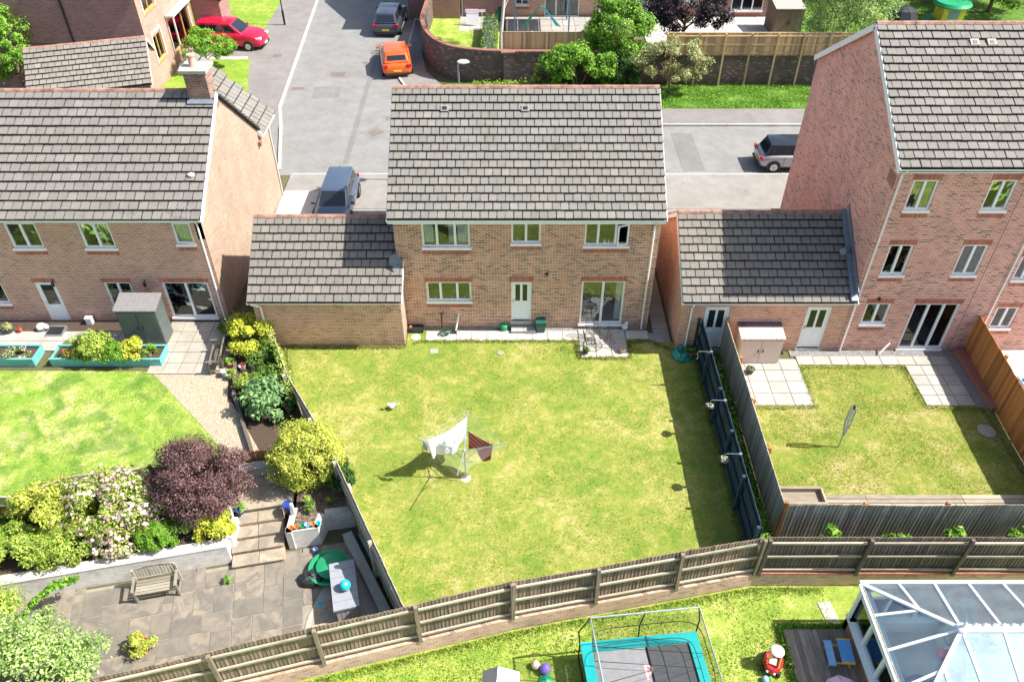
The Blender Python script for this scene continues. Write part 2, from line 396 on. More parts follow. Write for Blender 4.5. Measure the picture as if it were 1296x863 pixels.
def grass(name, lush, dry, pale, s1=.45, dryness=.5, seed=0, dark=None):
    t = NT(name); p = t.pos(); mp = t.n('Mapping'); t.l(p, mp.inputs[0]); mp.inputs[1].default_value = (seed * 3.1, seed * 1.7, 0); p = mp.outputs[0]
    g1 = t.noise(s1, 5, .62, p, .6); g2 = t.noise(2.1, 6, .72, p); g3 = t.noise(9, 5, .75, p)
    a = t.math('ADD', t.math('MULTIPLY', g1, .34), t.math('ADD', t.math('MULTIPLY', g2, .36), t.math('MULTIPLY', g3, .30)))
    o = .5 - (dryness - .5) * .3
    c = t.ramp(a, [(o - .085, lush), (o - .02, tuple((x + y) / 2 for x, y in zip(lush, dry))), (o + .03, dry), (o + .095, pale)])
    if dark:
        h = t.noise(.95, 3, .55, p, .5); c = t.mix(t.ramp(h, [(.47, (0,) * 3), (.64, (.75,) * 3)]), c, dark)
    f = t.noise(95, 3, .8, p); c = t.mix(1, c, t.ramp(f, [(.32, (.42, .48, .38)), (.5, (1,) * 3), (.68, (1.5, 1.42, 1.45))]), 'MULTIPLY')
    f2 = t.noise(30, 3, .7, p); c = t.mix(1, c, t.ramp(f2, [(.3, (.70, .78, .68)), (.7, (1.25, 1.2, 1.2))]), 'MULTIPLY')
    t.col(c, .95, spec=.15); t.bump(f, .7, .03)
grass('grass_main', (.125, .225, .03), (.28, .30, .065), (.425, .38, .155), dryness=.53)
grass('grass_left', (.14, .29, .03), (.30, .38, .075), (.49, .46, .22), dryness=.55, seed=4, dark=(.075, .19, .025))
grass('grass_right', (.12, .205, .028), (.255, .27, .058), (.39, .34, .15), dryness=.56, seed=9)
grass('grass_low', (.17, .29, .04), (.33, .40, .08), (.48, .47, .18), s1=.9, dryness=.52, seed=13)
grass('grass_verge', (.06, .15, .02), (.13, .23, .035), (.26, .33, .09), s1=1.2, dryness=.42, seed=17)
grass('grass_front', (.15, .27, .03), (.27, .35, .06), (.38, .38, .12), dryness=.45, seed=21)
grass('ground', (.10, .10, .05), (.14, .13, .07), (.2, .17, .1), dryness=.45, seed=30)

def leaf(name, a, b, c, trans=.35):
    t = NT(name); r = t.n('NewGeometry').outputs['Random Per Island']
    k = t.ramp(r, [(0, tuple(x * .5 for x in a)), (.14, a), (.5, b), (.88, c), (1, tuple(min(.95, x * 1.15) for x in c))])
    g = t.noise(2.6, 4, .7, t.pos()); k = t.mix(1, k, t.ramp(g, [(.32, (.5, .56, .5)), (.68, (1.3, 1.24, 1.2))]), 'MULTIPLY')
    t.col(k, .55, spec=.25)
    tr = t.n('BsdfTranslucent'); t.l(k, tr.inputs[0]); mx = t.n('MixShader'); mx.inputs[0].default_value = trans
    out = t.t.nodes['Material Output']; t.l(t.b.outputs[0], mx.inputs[1]); t.l(tr.outputs[0], mx.inputs[2]); t.l(mx.outputs[0], out.inputs[0])
leaf('leaf_yellow', (.36, .46, .05), (.55, .60, .09), (.68, .70, .19))
leaf('leaf_gold', (.46, .54, .03), (.64, .68, .06), (.76, .77, .16))
leaf('leaf_lime', (.20, .35, .04), (.38, .52, .07), (.56, .64, .17))
leaf('leaf_lawn', (.15, .27, .03), (.27, .34, .055), (.44, .42, .15), .3)
leaf('leaf_pale', (.24, .40, .10), (.38, .54, .16), (.55, .66, .30))
leaf('leaf_mid', (.09, .20, .03), (.17, .32, .05), (.28, .42, .10))
leaf('leaf_fresh', (.12, .30, .02), (.22, .46, .04), (.34, .56, .10))
leaf('leaf_dark', (.03, .09, .02), (.06, .15, .03), (.10, .21, .05))
leaf('leaf_blue', (.10, .24, .08), (.20, .38, .14), (.36, .52, .23))
leaf('leaf_purple', (.085, .042, .05), (.16, .085, .09), (.27, .16, .155), .2)
leaf('leaf_black', (.012, .010, .018), (.022, .018, .026), (.05, .035, .05), .15)
leaf('leaf_cream', (.30, .36, .12), (.46, .48, .22), (.62, .62, .36))
leaf('leaf_willow', (.13, .24, .05), (.24, .36, .09), (.40, .48, .18))
leaf('flower_pink', (.62, .35, .45), (.75, .50, .58), (.82, .66, .70), .2)
leaf('flower_white', (.7, .7, .6), (.8, .8, .72), (.85, .85, .8), .2)
leaf('flower_red', (.6, .03, .03), (.7, .1, .05), (.75, .2, .1), .2)

def glass(name, tint=(.85, .92, .93), refl=.22, rough=.01, film=0):
    t = NT(name); out = t.t.nodes['Material Output']
    tr = t.n('BsdfTransparent'); tr.inputs[0].default_value = (*tint, 1)
    gl = t.n('BsdfGlossy'); gl.inputs[0].default_value = (.9, .95, 1, 1); gl.inputs[1].default_value = rough
    fr = t.n('Fresnel'); fr.inputs[0].default_value = 1.5; bp = t.n('Bump'); bp.inputs[0].default_value = .12; bp.inputs[1].default_value = .05; t.l(t.noise(1.3, 2, .5, t.pos()), bp.inputs['Height']); t.l(bp.outputs[0], gl.inputs['Normal'])
    f = t.math('MINIMUM', t.math('ADD', fr.outputs[0], refl), 1)
    mx = t.n('MixShader'); t.l(f, mx.inputs[0]); t.l(tr.outputs[0], mx.inputs[1]); t.l(gl.outputs[0], mx.inputs[2])
    if film:
        df = t.n('BsdfTranslucent'); df.inputs[0].default_value = (.75, .88, .95, 1); d2 = t.n('BsdfDiffuse'); d2.inputs[0].default_value = (.70, .86, .95, 1); m1 = t.n('MixShader'); t.l(df.outputs[0], m1.inputs[1]); t.l(d2.outputs[0], m1.inputs[2]); m2 = t.n('MixShader'); t.l(t.ramp(t.noise(1.5, 5, .7, t.pos()), [(.3, (film * .6,) * 3), (.7, (film * 1.5,) * 3)]), m2.inputs[0]); t.l(mx.outputs[0], m2.inputs[1]); t.l(m1.outputs[0], m2.inputs[2]); mx = m2
    t.l(mx.outputs[0], out.inputs[0])
glass('glass', (.93, .97, .97), .035); glass('glass_car', (.10, .13, .16), .10); glass('glass_roof', (.93, .975, 1.0), .07, .04, .09); glass('glass_blue', (.66, .88, .97), .10, .10, .42)
def paint(name, c, metal=.2):
    t = NT(name); t.col(c, .28, metal); t.b.inputs['Coat Weight'].default_value = .6; t.b.inputs['Coat Roughness'].default_value = .05
paint('car_orange', (.78, .13, .02)); paint('car_red', (.58, .008, .05)); paint('car_grey', (.085, .09, .12), .5); paint('car_blue', (.115, .155, .22), .5)
paint('car_silver', (.36, .38, .41), .6); paint('car_black', (.02, .025, .04), .3); paint('car_white', (.7, .7, .7), .1)
def netmat():
    t = NT('net'); out = t.t.nodes['Material Output']; tr = t.n('BsdfTransparent'); d = t.n('BsdfDiffuse'); d.inputs[0].default_value = (.03, .035, .03, 1)
    mx = t.n('MixShader'); mx.inputs[0].default_value = .32; t.l(tr.outputs[0], mx.inputs[1]); t.l(d.outputs[0], mx.inputs[2]); t.l(mx.outputs[0], out.inputs[0])
netmat()

# ------------------------------------------------------------ plants
DENS = 1.9
def leaf_mesh(name, P, N, size, mat, parent, jit=.6, aspect=.55):
    """P positions, N outward directions: one small kite-shaped leaf per point"""
    n = len(P)
    N = N + NR.normal(0, jit, (n, 3)); N /= np.linalg.norm(N, axis=1)[:, None]
    T = np.cross(N, NR.normal(0, 1, (n, 3))); T /= np.linalg.norm(T, axis=1)[:, None]
    B = np.cross(N, T); s = size * NR.uniform(.6, 1.35, (n, 1))
    v = np.empty((n, 4, 3)); v[:, 0] = P - T * s * .5; v[:, 1] = P - B * s * aspect * .5 + N * s * .08; v[:, 2] = P + T * s * .5; v[:, 3] = P + B * s * aspect * .5 + N * s * .08
    me = bpy.data.meshes.new(name); me.vertices.add(n * 4); me.vertices.foreach_set('co', v.reshape(-1).astype(np.float32))
    me.loops.add(n * 4); me.loops.foreach_set('vertex_index', np.arange(n * 4, dtype=np.int32))
    me.polygons.add(n); me.polygons.foreach_set('loop_start', np.arange(0, n * 4, 4, dtype=np.int32))
    me.polygons.foreach_set('loop_total', np.full(n, 4, dtype=np.int32))
    me.materials.append(M[mat]); me.update(calc_edges=True); me.validate()
    return inst(name, me, parent)
def crown_pts(n, rad, clumps, cr, low=-.6, fill=.25):
    """points on the skins of clumps that themselves ride on an uneven ellipsoid"""
    rad = np.array(rad); d = NR.normal(0, 1, (clumps, 3)); d /= np.linalg.norm(d, axis=1)[:, None]
    d[:, 2] = np.where(d[:, 2] < low, -d[:, 2], d[:, 2])
    c = d * rad * NR.uniform(.45, 1.0, (clumps, 1)) ** .5
    cs = cr * NR.uniform(.6, 1.3, clumps)
    k = NR.integers(0, clumps, n); e = NR.normal(0, 1, (n, 3)); e /= np.linalg.norm(e, axis=1)[:, None]
    r = NR.uniform(.5, 1.05, (n, 1)); r = np.where(NR.uniform(0, 1, (n, 1)) < .07, r * NR.uniform(1.1, 1.6, (n, 1)), r); P = c[k] + e * r * cs[k][:, None] * np.array([1, 1, .8])
    fz = np.sin(P[:, 0] * 7.3 + P[:, 1] * 3.1) + np.sin(P[:, 1] * 8.1 - P[:, 2] * 5.7) + np.sin(P[:, 2] * 9.3 + P[:, 0] * 4.9); kp = (fz > -1.15) | (NR.uniform(0, 1, n) < .25); P = P[kp]; e = e[kp]; k = k[kp]
    Nn = e * .8 + d[k] * .5 + np.array([0, 0, .55])
    return P, Nn
def bush(name, label, x, y, z, rx, ry, rz, n, leafs, size, clumps=26, cr=.3, cat='bush', group=None, stem=.05, lift=.55, extra=None, parts='foliage', low=-.5):
    t = thing(name, label, cat, (x, y, z), 0, group)
    n = int(n * DENS); size *= .72; P, N = crown_pts(n, (rx, ry, rz), clumps, cr, low); P[:, 2] += rz * lift + .05
    P[:, 2] = np.abs(P[:, 2]) + .02
    leaf_mesh('foliage', P, N, size, leafs, t)
    if extra:
        for (nm, m, cnt, sz) in extra:
            i = NR.choice(len(P), cnt); pp = P[i] * np.array([1.06, 1.06, 1.0]) + np.array([0, 0, .04]); sel = pp[:, 2] > rz * .3
            leaf_mesh(nm, pp[sel], N[i][sel], sz, m, t, .4, .9)
    b = MB()
    for i in range(5):
        a = i * 1.26 + random.random(); q = random.uniform(.3, .6)
        b.tube([(0, 0, 0), (rx * q * .4 * math.cos(a), ry * q * .4 * math.sin(a), rz * .35), (rx * q * math.cos(a), ry * q * math.sin(a), rz * (lift + .25))], stem, 5, stem * .3)
    b.build('stem', 'bark', t)
    return t
def tree(name, label, x, y, z, trunk_h, rx, ry, rz, n, leafs, size, clumps=40, cr=.5, tr=.12, group=None, bark='bark', lean=(0, 0)):
    t = thing(name, label, 'tree', (x, y, z), 0, group)
    n = int(n * DENS); size *= .75; P, N = crown_pts(n, (rx, ry, rz), clumps, cr, -.8); P += np.array([lean[0], lean[1], trunk_h + rz * .7]); leaf_mesh('crown', P, N, size, leafs, t)
    b = MB(); top = (lean[0], lean[1], trunk_h + rz * .6)
    b.tube([(0, 0, -.05), (lean[0] * .3, lean[1] * .3, trunk_h * .6), top], tr, 8, tr * .45); b.build('trunk', bark, t)
    for i in range(7):
        a = i * .9 + random.random() * .5; l = MB(); h0 = trunk_h * random.uniform(.7, 1.1)
        l.tube([(lean[0] * .5, lean[1] * .5, h0), (lean[0] + rx * .4 * math.cos(a), lean[1] + ry * .4 * math.sin(a), h0 + rz * .45), (lean[0] + rx * .75 * math.cos(a), lean[1] + ry * .75 * math.sin(a), h0 + rz * .8)], tr * .45, 5, tr * .12)
        l.build('limb', bark, t)
    return t

# ------------------------------------------------------------ ground
FA, FB, FC = (-13.2, -16.25), (0.0, -12.80), (7.42, -11.32)
white_a, white_b = (-15.6, -11.9), (-8.95, -10.50)
LF = [(-9.25, -1.75), (-8.2, -4.03), (-6.84, -6.21), (-5.7, -8.15), (-4.11, -11.2), (-2.98, -13.38)]
upper = [(-400, -12.3), (-18.6, -12.3), (-18.6, -9.5), (-15.45, -9.42), (-14.45, -8.66), (-11.8, -8.22), (-9.45, -7.72), (-9.4, -7.42), (-7.25, -7.05), (-6.65, -6.5), (-5.5, -8.4), (-3.1, -13.15), (0, -12.55), (7.42, -11.05), (400, -11.05), (400, 500), (-400, 500)]
g = MB().prism(upper, -1.2, -.03); struct(g.build('ground', 'ground'))
struct(MB().prism([(-400, -400), (400, -400), (400, -11), (7.6, -11.0), (-2.5, -13), (-4.5, -9), (-6, -7), (-7.2, -7.2), (-9.5, -7.8), (-20, -9.4), (-400, -12)], -1.4, -1.06).build('lower_ground', 'ground'))
def sheet(name, poly, z, mat, t=.03): return struct(MB().prism(poly, z - t, z).build(name, mat))
# lawns
sheet('lawn', [(-4.25, -.1), (-4.25, -1.15), (-9.2, -1.15), *LF[:-1], (-3.05, -13.2), (0, -12.55), (7.3, -11.05), (7.25, -1.3), (5.6, -.4)], 0.0, 'grass_main')
sheet('neighbour_lawn', [(-24, -2.55), (-13.65, -2.62), (-11.0, -5.6), (-9.6, -6.6), (-12, -8.4), (-14.4, -8.75), (-15.3, -9.55), (-24, -9.6)], -.004, 'grass_left')
sheet('right_lawn', [(8.2, -2.2), (17.9, -2.2), (17.3, -9.3), (8.3, -9.3)], -.004, 'grass_right')
sheet('lower_lawn', [(-14, -30), (-14, -16.4), (0, -12.85), (7.42, -11.36), (30, -11.36), (30, -30)], -1.0, 'grass_low')
sheet('nettle_strip', [(7.3, -1.4), (8.15, -1.4), (8.2, -10.1), (18, -10.15), (18, -11.05), (7.4, -11.05)], -.008, 'soil')
# front: road, pavements
sheet('road', [(-60, 12.7), (60, 12.7), (60, 18.5), (-6.0, 18.5), (-6.0, 22.2), (-7.4, 25.5), (-7.4, 90), (-15.9, 90), (-15.6, 41), (-14.2, 21.0), (-13.6, 18.6), (-60, 18.6)], -.02, 'asphalt', .01)
def kerb_run(pts, w=.13, h=.1, name='kerb', z=-.02):
    b = MB()
    for p, q in zip(pts[:-1], pts[1:]):
        L = math.dist(p, q); k = max(1, int(L / .92))
        for i in range(k):
            a = (p[0] + (q[0] - p[0]) * i / k, p[1] + (q[1] - p[1]) * i / k); c = (p[0] + (q[0] - p[0]) * (i + .985) / k, p[1] + (q[1] - p[1]) * (i + .985) / k)
            b.bar((a[0], a[1], z + h / 2), (c[0], c[1], z + h / 2), w, h)
    return struct(b.build(name, 'kerb'))
rk = [(-5.9, 18.57), (-5.95, 20.6), (-5.55, 22.6)]
sheet('pavement', [(-11.75, 9.2), (14.8, 9.2), (60, 9.2), (60, 12.62), (-11.75, 12.62)], .07, 'pavement_warm', .2)
sheet('pavement_far', [(-6.0, 18.65), (60, 18.65), (60, 20.7), (-1.5, 20.7), (-3.2, 22.7), (-4.6, 24.4), (-5.7, 26.5), (-6.3, 30), (-6.3, 41), (-7.3, 41), (-7.3, 25.4), (-6.1, 22.3)], .07, 'pavement', .2)
kerb_run([(-11.7, 12.68), (18, 12.68)]); kerb_run([(60, 18.58), (-5.9, 18.58), (-6.05, 22.2), (-7.33, 25.3), (-7.33, 45)], h=.11)
sheet('pavement_left', [(-13.7, 18.7), (-14.3, 21.0), (-15.7, 41), (-16.0, 60), (-19.6, 60), (-19.0, 41), (-18.0, 26), (-17.2, 20), (-15.6, 14), (-13.2, 12.7)], .06, 'pavement', .2)
kerb_run([(-12.5, 13.2), (-13.6, 18.6), (-14.2, 21.0), (-15.6, 41), (-15.9, 60)], w=.16, h=.1)
sheet('verge', [(-2.2, 20.75), (60, 20.75), (60, 24.6), (-4.4, 24.6), (-3.2, 22.8)], .04, 'grass_verge', .1)
sheet('driveway', [(-11.7, 4.5), (-9.9, 4.5), (-9.9, 10.9), (-11.7, 10.9)], .078, 'drive', .1)
sheet('driveway_middle', [(-9.85, 4.8), (-4.4, 4.8), (-4.4, 9.2), (-9.85, 9.2)], .05, 'pavement_warm', .1)
sheet('driveway_right', [(6, 4.3), (12.9, 4.3), (12.9, 9.2), (6, 9.2)], .055, 'pavement_warm', .1)
# front garden of the corner house: drive, lawn, far lawn
sheet('front_lawn', [(-22.3, 22), (-16.3, 22), (-17.0, 24.4), (-17.9, 28.6), (-22.3, 28.6)], .075, 'grass_front', .1)
sheet('front_driveway', [(-26, 28.95), (-17.9, 28.6), (-18.1, 32.3), (-18.25, 34.2), (-26, 36.5)], .07, 'pavement', .1)
sheet('far_lawn', [(-24.6, 34.3), (-18.25, 34.3), (-18.9, 60), (-36, 60)], .075, 'grass_front', .1)
sl_ = thing('path_slabs', 'row of pale paving slabs between the red car and the front lawn', 'path', (-22.4, 28.72, .05))
for i in range(4): MB().bx(i * 1.08, i * 1.08 + 1.06, -.22, .22, 0, .03).build('slab', 'slab_path', sl_)
# ------------------------------------------------------------ paving slabs one by one
def slabs(name, label, rects, mat, z, parent=None, cat='paving', jz=.004, base=None):
    t = thing(name, label, cat, (0, 0, z)) ; t['kind'] = 'structure'
    for (x0, x1, y0, y1) in rects:
        q = .012; MB().bx(-(x1 - x0) / 2 + q, (x1 - x0) / 2 - q, -(y1 - y0) / 2 + q, (y1 - y0) / 2 - q, 0, .035).build('slab', mat, t, ((x0 + x1) / 2, (y0 + y1) / 2, random.uniform(-jz, jz)))
    return t
def grid(x0, x1, y0, y1, nx, ny, skew=0):
    return [(x0 + (x1 - x0) * i / nx, x0 + (x1 - x0) * (i + 1) / nx, y0 + (y1 - y0) * j / ny, y0 + (y1 - y0) * (j + 1) / ny) for i in range(nx) for j in range(ny)]
slabs('rear_path', 'narrow pale slab path along the rear wall of the middle house', grid(-3.5, 2.68, -.82, -.22, 10, 1) + grid(4.62, 5.55, -.72, -.2, 1, 1), 'slab_path', -.01)
slabs('patio', 'small pale slab patio under the wrought iron table', grid(2.7, 4.6, -1.85, -.12, 3, 3), 'slab_pale', .0)
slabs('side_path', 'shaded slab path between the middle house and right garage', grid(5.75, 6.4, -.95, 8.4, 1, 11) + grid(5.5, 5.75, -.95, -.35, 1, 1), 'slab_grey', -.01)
slabs('right_patio', 'large pale slab terrace by the beige storage box', grid(8.35, 11.15, -4.5, -1.95, 4, 4), 'slab_pale', .0)
slabs('right_path', 'slab path along the rear of the tall right house', grid(11.17, 17.1, -2.3, -1.78, 9, 1), 'slab_pale', .002)
slabs('right_path_end', 'slab path running down the right side of the neighbour lawn', grid(15.3, 17.1, -4.5, -2.32, 3, 4), 'slab_pale', .001)
struct(MB().bx(17.1, 17.5, -4.6, -1.45, -.02, .02).build('gravel_strip', 'gravel_grey')); struct(MB().bx(11.0, 17.1, -1.76, -1.41, -.03, .01).build('gravel_margin', 'gravel_grey'))
struct(MB().bx(-4.3, 5.5, -.2, .02, -.05, -.012).build('gravel_margin_middle', 'gravel_grey'))
slab('slab_warm', (.33, .30, .25), (.41, .375, .315))
slabs('left_patio', 'pale square slab patio outside the left house french doors', [r for r in grid(-14.1, -11.7, -2.8, .35, 4, 5)], 'slab_warm', .0)
slabs('left_path', 'slab path behind the turquoise planters', grid(-22, -14.12, -1.45, -.25, 13, 2), 'slab_pale', -.004)
sheet('gravel_path', [(-13.8, -2.8), (-11.7, -2.8), (-11.7, -.9), (-11.2, -.9), (-10.6, -4.0), (-8.75, -6.75), (-9.6, -7.2), (-11.0, -5.65)], .004, 'gravel_gold')
sheet('path_behind_shed', [(-22, -.24), (-11.8, -.24), (-11.8, .5), (-22, .5)], -.012, 'soil')
# steps and landing
# ------------------------------------------------------------ walls, windows, roofs
def dirn(p0, p1):
    L = math.dist(p0, p1); d = ((p1[0] - p0[0]) / L, (p1[1] - p0[1]) / L); return L, d, (d[1], -d[0])
def wall(parent, mat, p0, p1, z0, z1, holes=(), th=.28, gable=None, name='wall', caps=False):
    """outward normal on the right of p0->p1. holes=(u0,u1,za,zb)"""
    L, d, n = dirn(p0, p1); b = MB()
    P = lambda u, o, z: (p0[0] + d[0] * u + n[0] * o, p0[1] + d[1] * u + n[1] * o, z)
    us = sorted({0, L, *[h[0] for h in holes], *[h[1] for h in holes]}); zs = sorted({z0, z1, *[h[2] for h in holes], *[h[3] for h in holes]})
    for i in range(len(us) - 1):
        for j in range(len(zs) - 1):
            cu, cz = (us[i] + us[i + 1]) / 2, (zs[j] + zs[j + 1]) / 2
            if any(h[0] < cu < h[1] and h[2] < cz < h[3] for h in holes): continue
            a, c, e, f = us[i], us[i + 1], zs[j], zs[j + 1]
            b.add([P(a, 0, e), P(c, 0, e), P(c, 0, f), P(a, 0, f)], [(0, 1, 2, 3)]); b.add([P(a, -th, e), P(c, -th, e), P(c, -th, f), P(a, -th, f)], [(3, 2, 1, 0)])
    for (a, c, e, f) in holes:
        b.add([P(a, 0, e), P(c, 0, e), P(c, 0, f), P(a, 0, f), P(a, -th, e), P(c, -th, e), P(c, -th, f), P(a, -th, f)], [(1, 0, 4, 5), (2, 1, 5, 6), (3, 2, 6, 7), (0, 3, 7, 4)])
    if caps: b.add([P(0, 0, z0), P(0, 0, z1), P(0, -th, z1), P(0, -th, z0)], [(0, 1, 2, 3)]); b.add([P(L, 0, z0), P(L, 0, z1), P(L, -th, z1), P(L, -th, z0)], [(3, 2, 1, 0)])
    if gable:
        k = len(gable); b.add([P(u, 0, z) for u, z in gable] + [P(u, -th, z) for u, z in gable], [tuple(range(k)), tuple(range(2 * k - 1, k - 1, -1))] + [(i, i + k, (i + 1) % k + k, (i + 1) % k) for i in range(k)])
    else: b.add([P(0, 0, z1), P(L, 0, z1), P(L, -th, z1), P(0, -th, z1)], [(0, 1, 2, 3)])
    return b.build(name, mat, parent)
def window(parent, p0, p1, u0, u1, za, zb, lights=(1,), frame='upvc', lintel=True, under=True, sillw=.06, kind='window', bars=None, curtain=None, solid=0, glassm='glass', opener=None, vert=.0):
    L, d, n = dirn(p0, p1); P = lambda u, o, z: (p0[0] + d[0] * u + n[0] * o, p0[1] + d[1] * u + n[1] * o, z)
    up = (n[0], n[1], 0)
    def bb(b, a, c, e, f, o0, o1):
        vs = [P(a, o0, e), P(c, o0, e), P(c, o0, f), P(a, o0, f), P(a, o1, e), P(c, o1, e), P(c, o1, f), P(a, o1, f)]
        b.add(vs, [(3, 2, 1, 0), (4, 5, 6, 7), (0, 1, 5, 4), (1, 2, 6, 5), (2, 3, 7, 6), (3, 0, 4, 7)]) if True else 0
    fw = .07; F = MB(); o0, o1 = -.12, -.04
    bb(F, u0, u0 + fw, za, zb, o0, o1); bb(F, u1 - fw, u1, za, zb, o0, o1); bb(F, u0 + fw, u1 - fw, zb - fw, zb, o0, o1); bb(F, u0 + fw, u1 - fw, za, za + fw, o0, o1)
    tot = sum(lights); x = u0; edges = [u0]
    for l in lights: x += (u1 - u0) * l / tot; edges.append(x)
    for e in edges[1:-1]: bb(F, e - .045, e + .045, za + fw, zb - fw, o0, o1 + .004)
    if bars: bb(F, u0 + fw, u1 - fw, bars - .025, bars + .025, o0 + .01, o1 - .005)
    fr = F.build(kind, frame, parent)
    for i in range(len(lights)):
        a, c = edges[i] + .035, edges[i + 1] - .035
        if opener == i:  # casement standing ajar
            q = MB(); cc = (a, c); w = c - a; ang = R(24)
            for (s0, s1, e, f) in ((0, w, za + .05, za + .11), (0, w, zb - .11, zb - .05), (0, .06, za + .11, zb - .11), (w - .06, w, za + .11, zb - .11)):
                vs = [P(c - s, (o1 + .01 + s * math.sin(ang) + t), z) for z in (e, f) for s, t in ((s0, 0), (s1, 0), (s1, .045), (s0, .045))]
                q.add(vs, [(0, 1, 2, 3), (7, 6, 5, 4), (0, 4, 5, 1), (1, 5, 6, 2), (2, 6, 7, 3), (3, 7, 4, 0)])
            q.build('casement', frame, fr); continue
        g_ = MB(); bb(g_, a, c, za + .06, zb - .06, -.088, -.078); g_.build('pane', glassm, fr)
        if curtain:
            m = curtain[i % len(curtain)]
            if m:
                q = MB(); kk = 14; w = (c - a) * (m[1] if len(m) > 1 else .3); vs = []
                st = a if m[0] == 'l' else c - w
                if m[0] == 'f': st, w = a, c - a
                for j in range(kk + 1):
                    for z in (za + .1, zb - .05): vs.append(P(st + w * j / kk, -.2 + .025 * math.sin(j * 2.1), z))
                q.add(vs, [(2 * j, 2 * j + 2, 2 * j + 3, 2 * j + 1) for j in range(kk)]); q.build('curtain', 'curtain_blind' if m[0] == 'f' else 'curtain_white', fr)
    if vert:
        q = MB(); u = u0 + .12
        while u < u1 - .1: bb(q, u, u + .05, za + .1, zb - .09, -.19, -.186); u += vert
        q.build('blind', 'curtain_white', fr)
    if sillw: S = MB(); bb(S, u0 - .04, u1 + .04, za - .10, za - .002, -.1, sillw); S.build('sill', frame, fr)
    if lintel: S = MB(); bb(S, u0 - .06, u1 + .06, zb + .002, zb + .215, -.05, .006); S.build('lintel', 'soldier', fr)
    if under: S = MB(); bb(S, u0 - .03, u1 + .03, za - .102 - .2, za - .102, -.05, .008); S.build('brick_sill', 'soldier', fr)
    return fr
def hole_from_px(x0w, Y, bl, tr): 
    a = W(bl[0], bl[1], Y); b = W(tr[0], tr[1], Y); return (a[0] - x0w, b[0] - x0w, a[1], b[1])
def panel_door(parent, p0, p1, u0, u1, za, zb, style='twin'):
    L, d, n = dirn(p0, p1); P = lambda u, o, z: (p0[0] + d[0] * u + n[0] * o, p0[1] + d[1] * u + n[1] * o, z)
    def bb(b, a, c, e, f, o0, o1):
        b.add([P(a, o0, e), P(c, o0, e), P(c, o0, f), P(a, o0, f), P(a, o1, e), P(c, o1, e), P(c, o1, f), P(a, o1, f)], [(3, 2, 1, 0), (4, 5, 6, 7), (0, 1, 5, 4), (1, 2, 6, 5), (2, 3, 7, 6), (3, 0, 4, 7)])
    D = MB(); bb(D, u0, u0 + .06, za, zb, -.12, -.03); bb(D, u1 - .06, u1, za, zb, -.12, -.03); bb(D, u0 + .06, u1 - .06, zb - .06, zb, -.12, -.03)
    w = u1 - u0; h = zb - za
    bb(D, u0 + .06, u1 - .06, za + .02, zb - .06, -.1, -.055)
    if style == 'twin':
        for k in (0, 1):
            a = u0 + .16 + k * (w - .32 + .1) / 2; c = a + (w - .32 - .1) / 2
            bb(D, a, c, za + .12, za + .42 * h, -.056, -.045)
    else:
        bb(D, u0 + .15, u1 - .15, za + .12, za + .40 * h, -.056, -.045)
    dr = D.build('door', 'door_white', parent)
    if style == 'twin':
        for k in (0, 1):
            a = u0 + .17 + k * (w - .34 + .1) / 2; c = a + (w - .34 - .1) / 2
            g_ = MB(); bb(g_, a, c, za + .5 * h, zb - .2, -.056, -.048); g_.build('pane', 'door_glass', dr)
    else:
        g_ = MB(); bb(g_, u0 + .17, u1 - .17, za + .47 * h, zb - .16, -.056, -.048); g_.build('pane', 'door_glass', dr)
    H = MB(); bb(H, u0 + .075, u0 + .1, za + .46 * h, za + .54 * h, -.05, -.02); bb(H, u0 + .075, u0 + .2, za + .50 * h, za + .52 * h, -.02, .0); H.build('handle', 'silver', dr)
    S = MB(); bb(S, u0 - .05, u1 + .05, za - .14, za, -.1, .05); S.build('threshold', 'stone_grey', dr)
    return dr
_t = NT('door_glass'); _t.col((.02, .028, .018), .06, 0, .6)

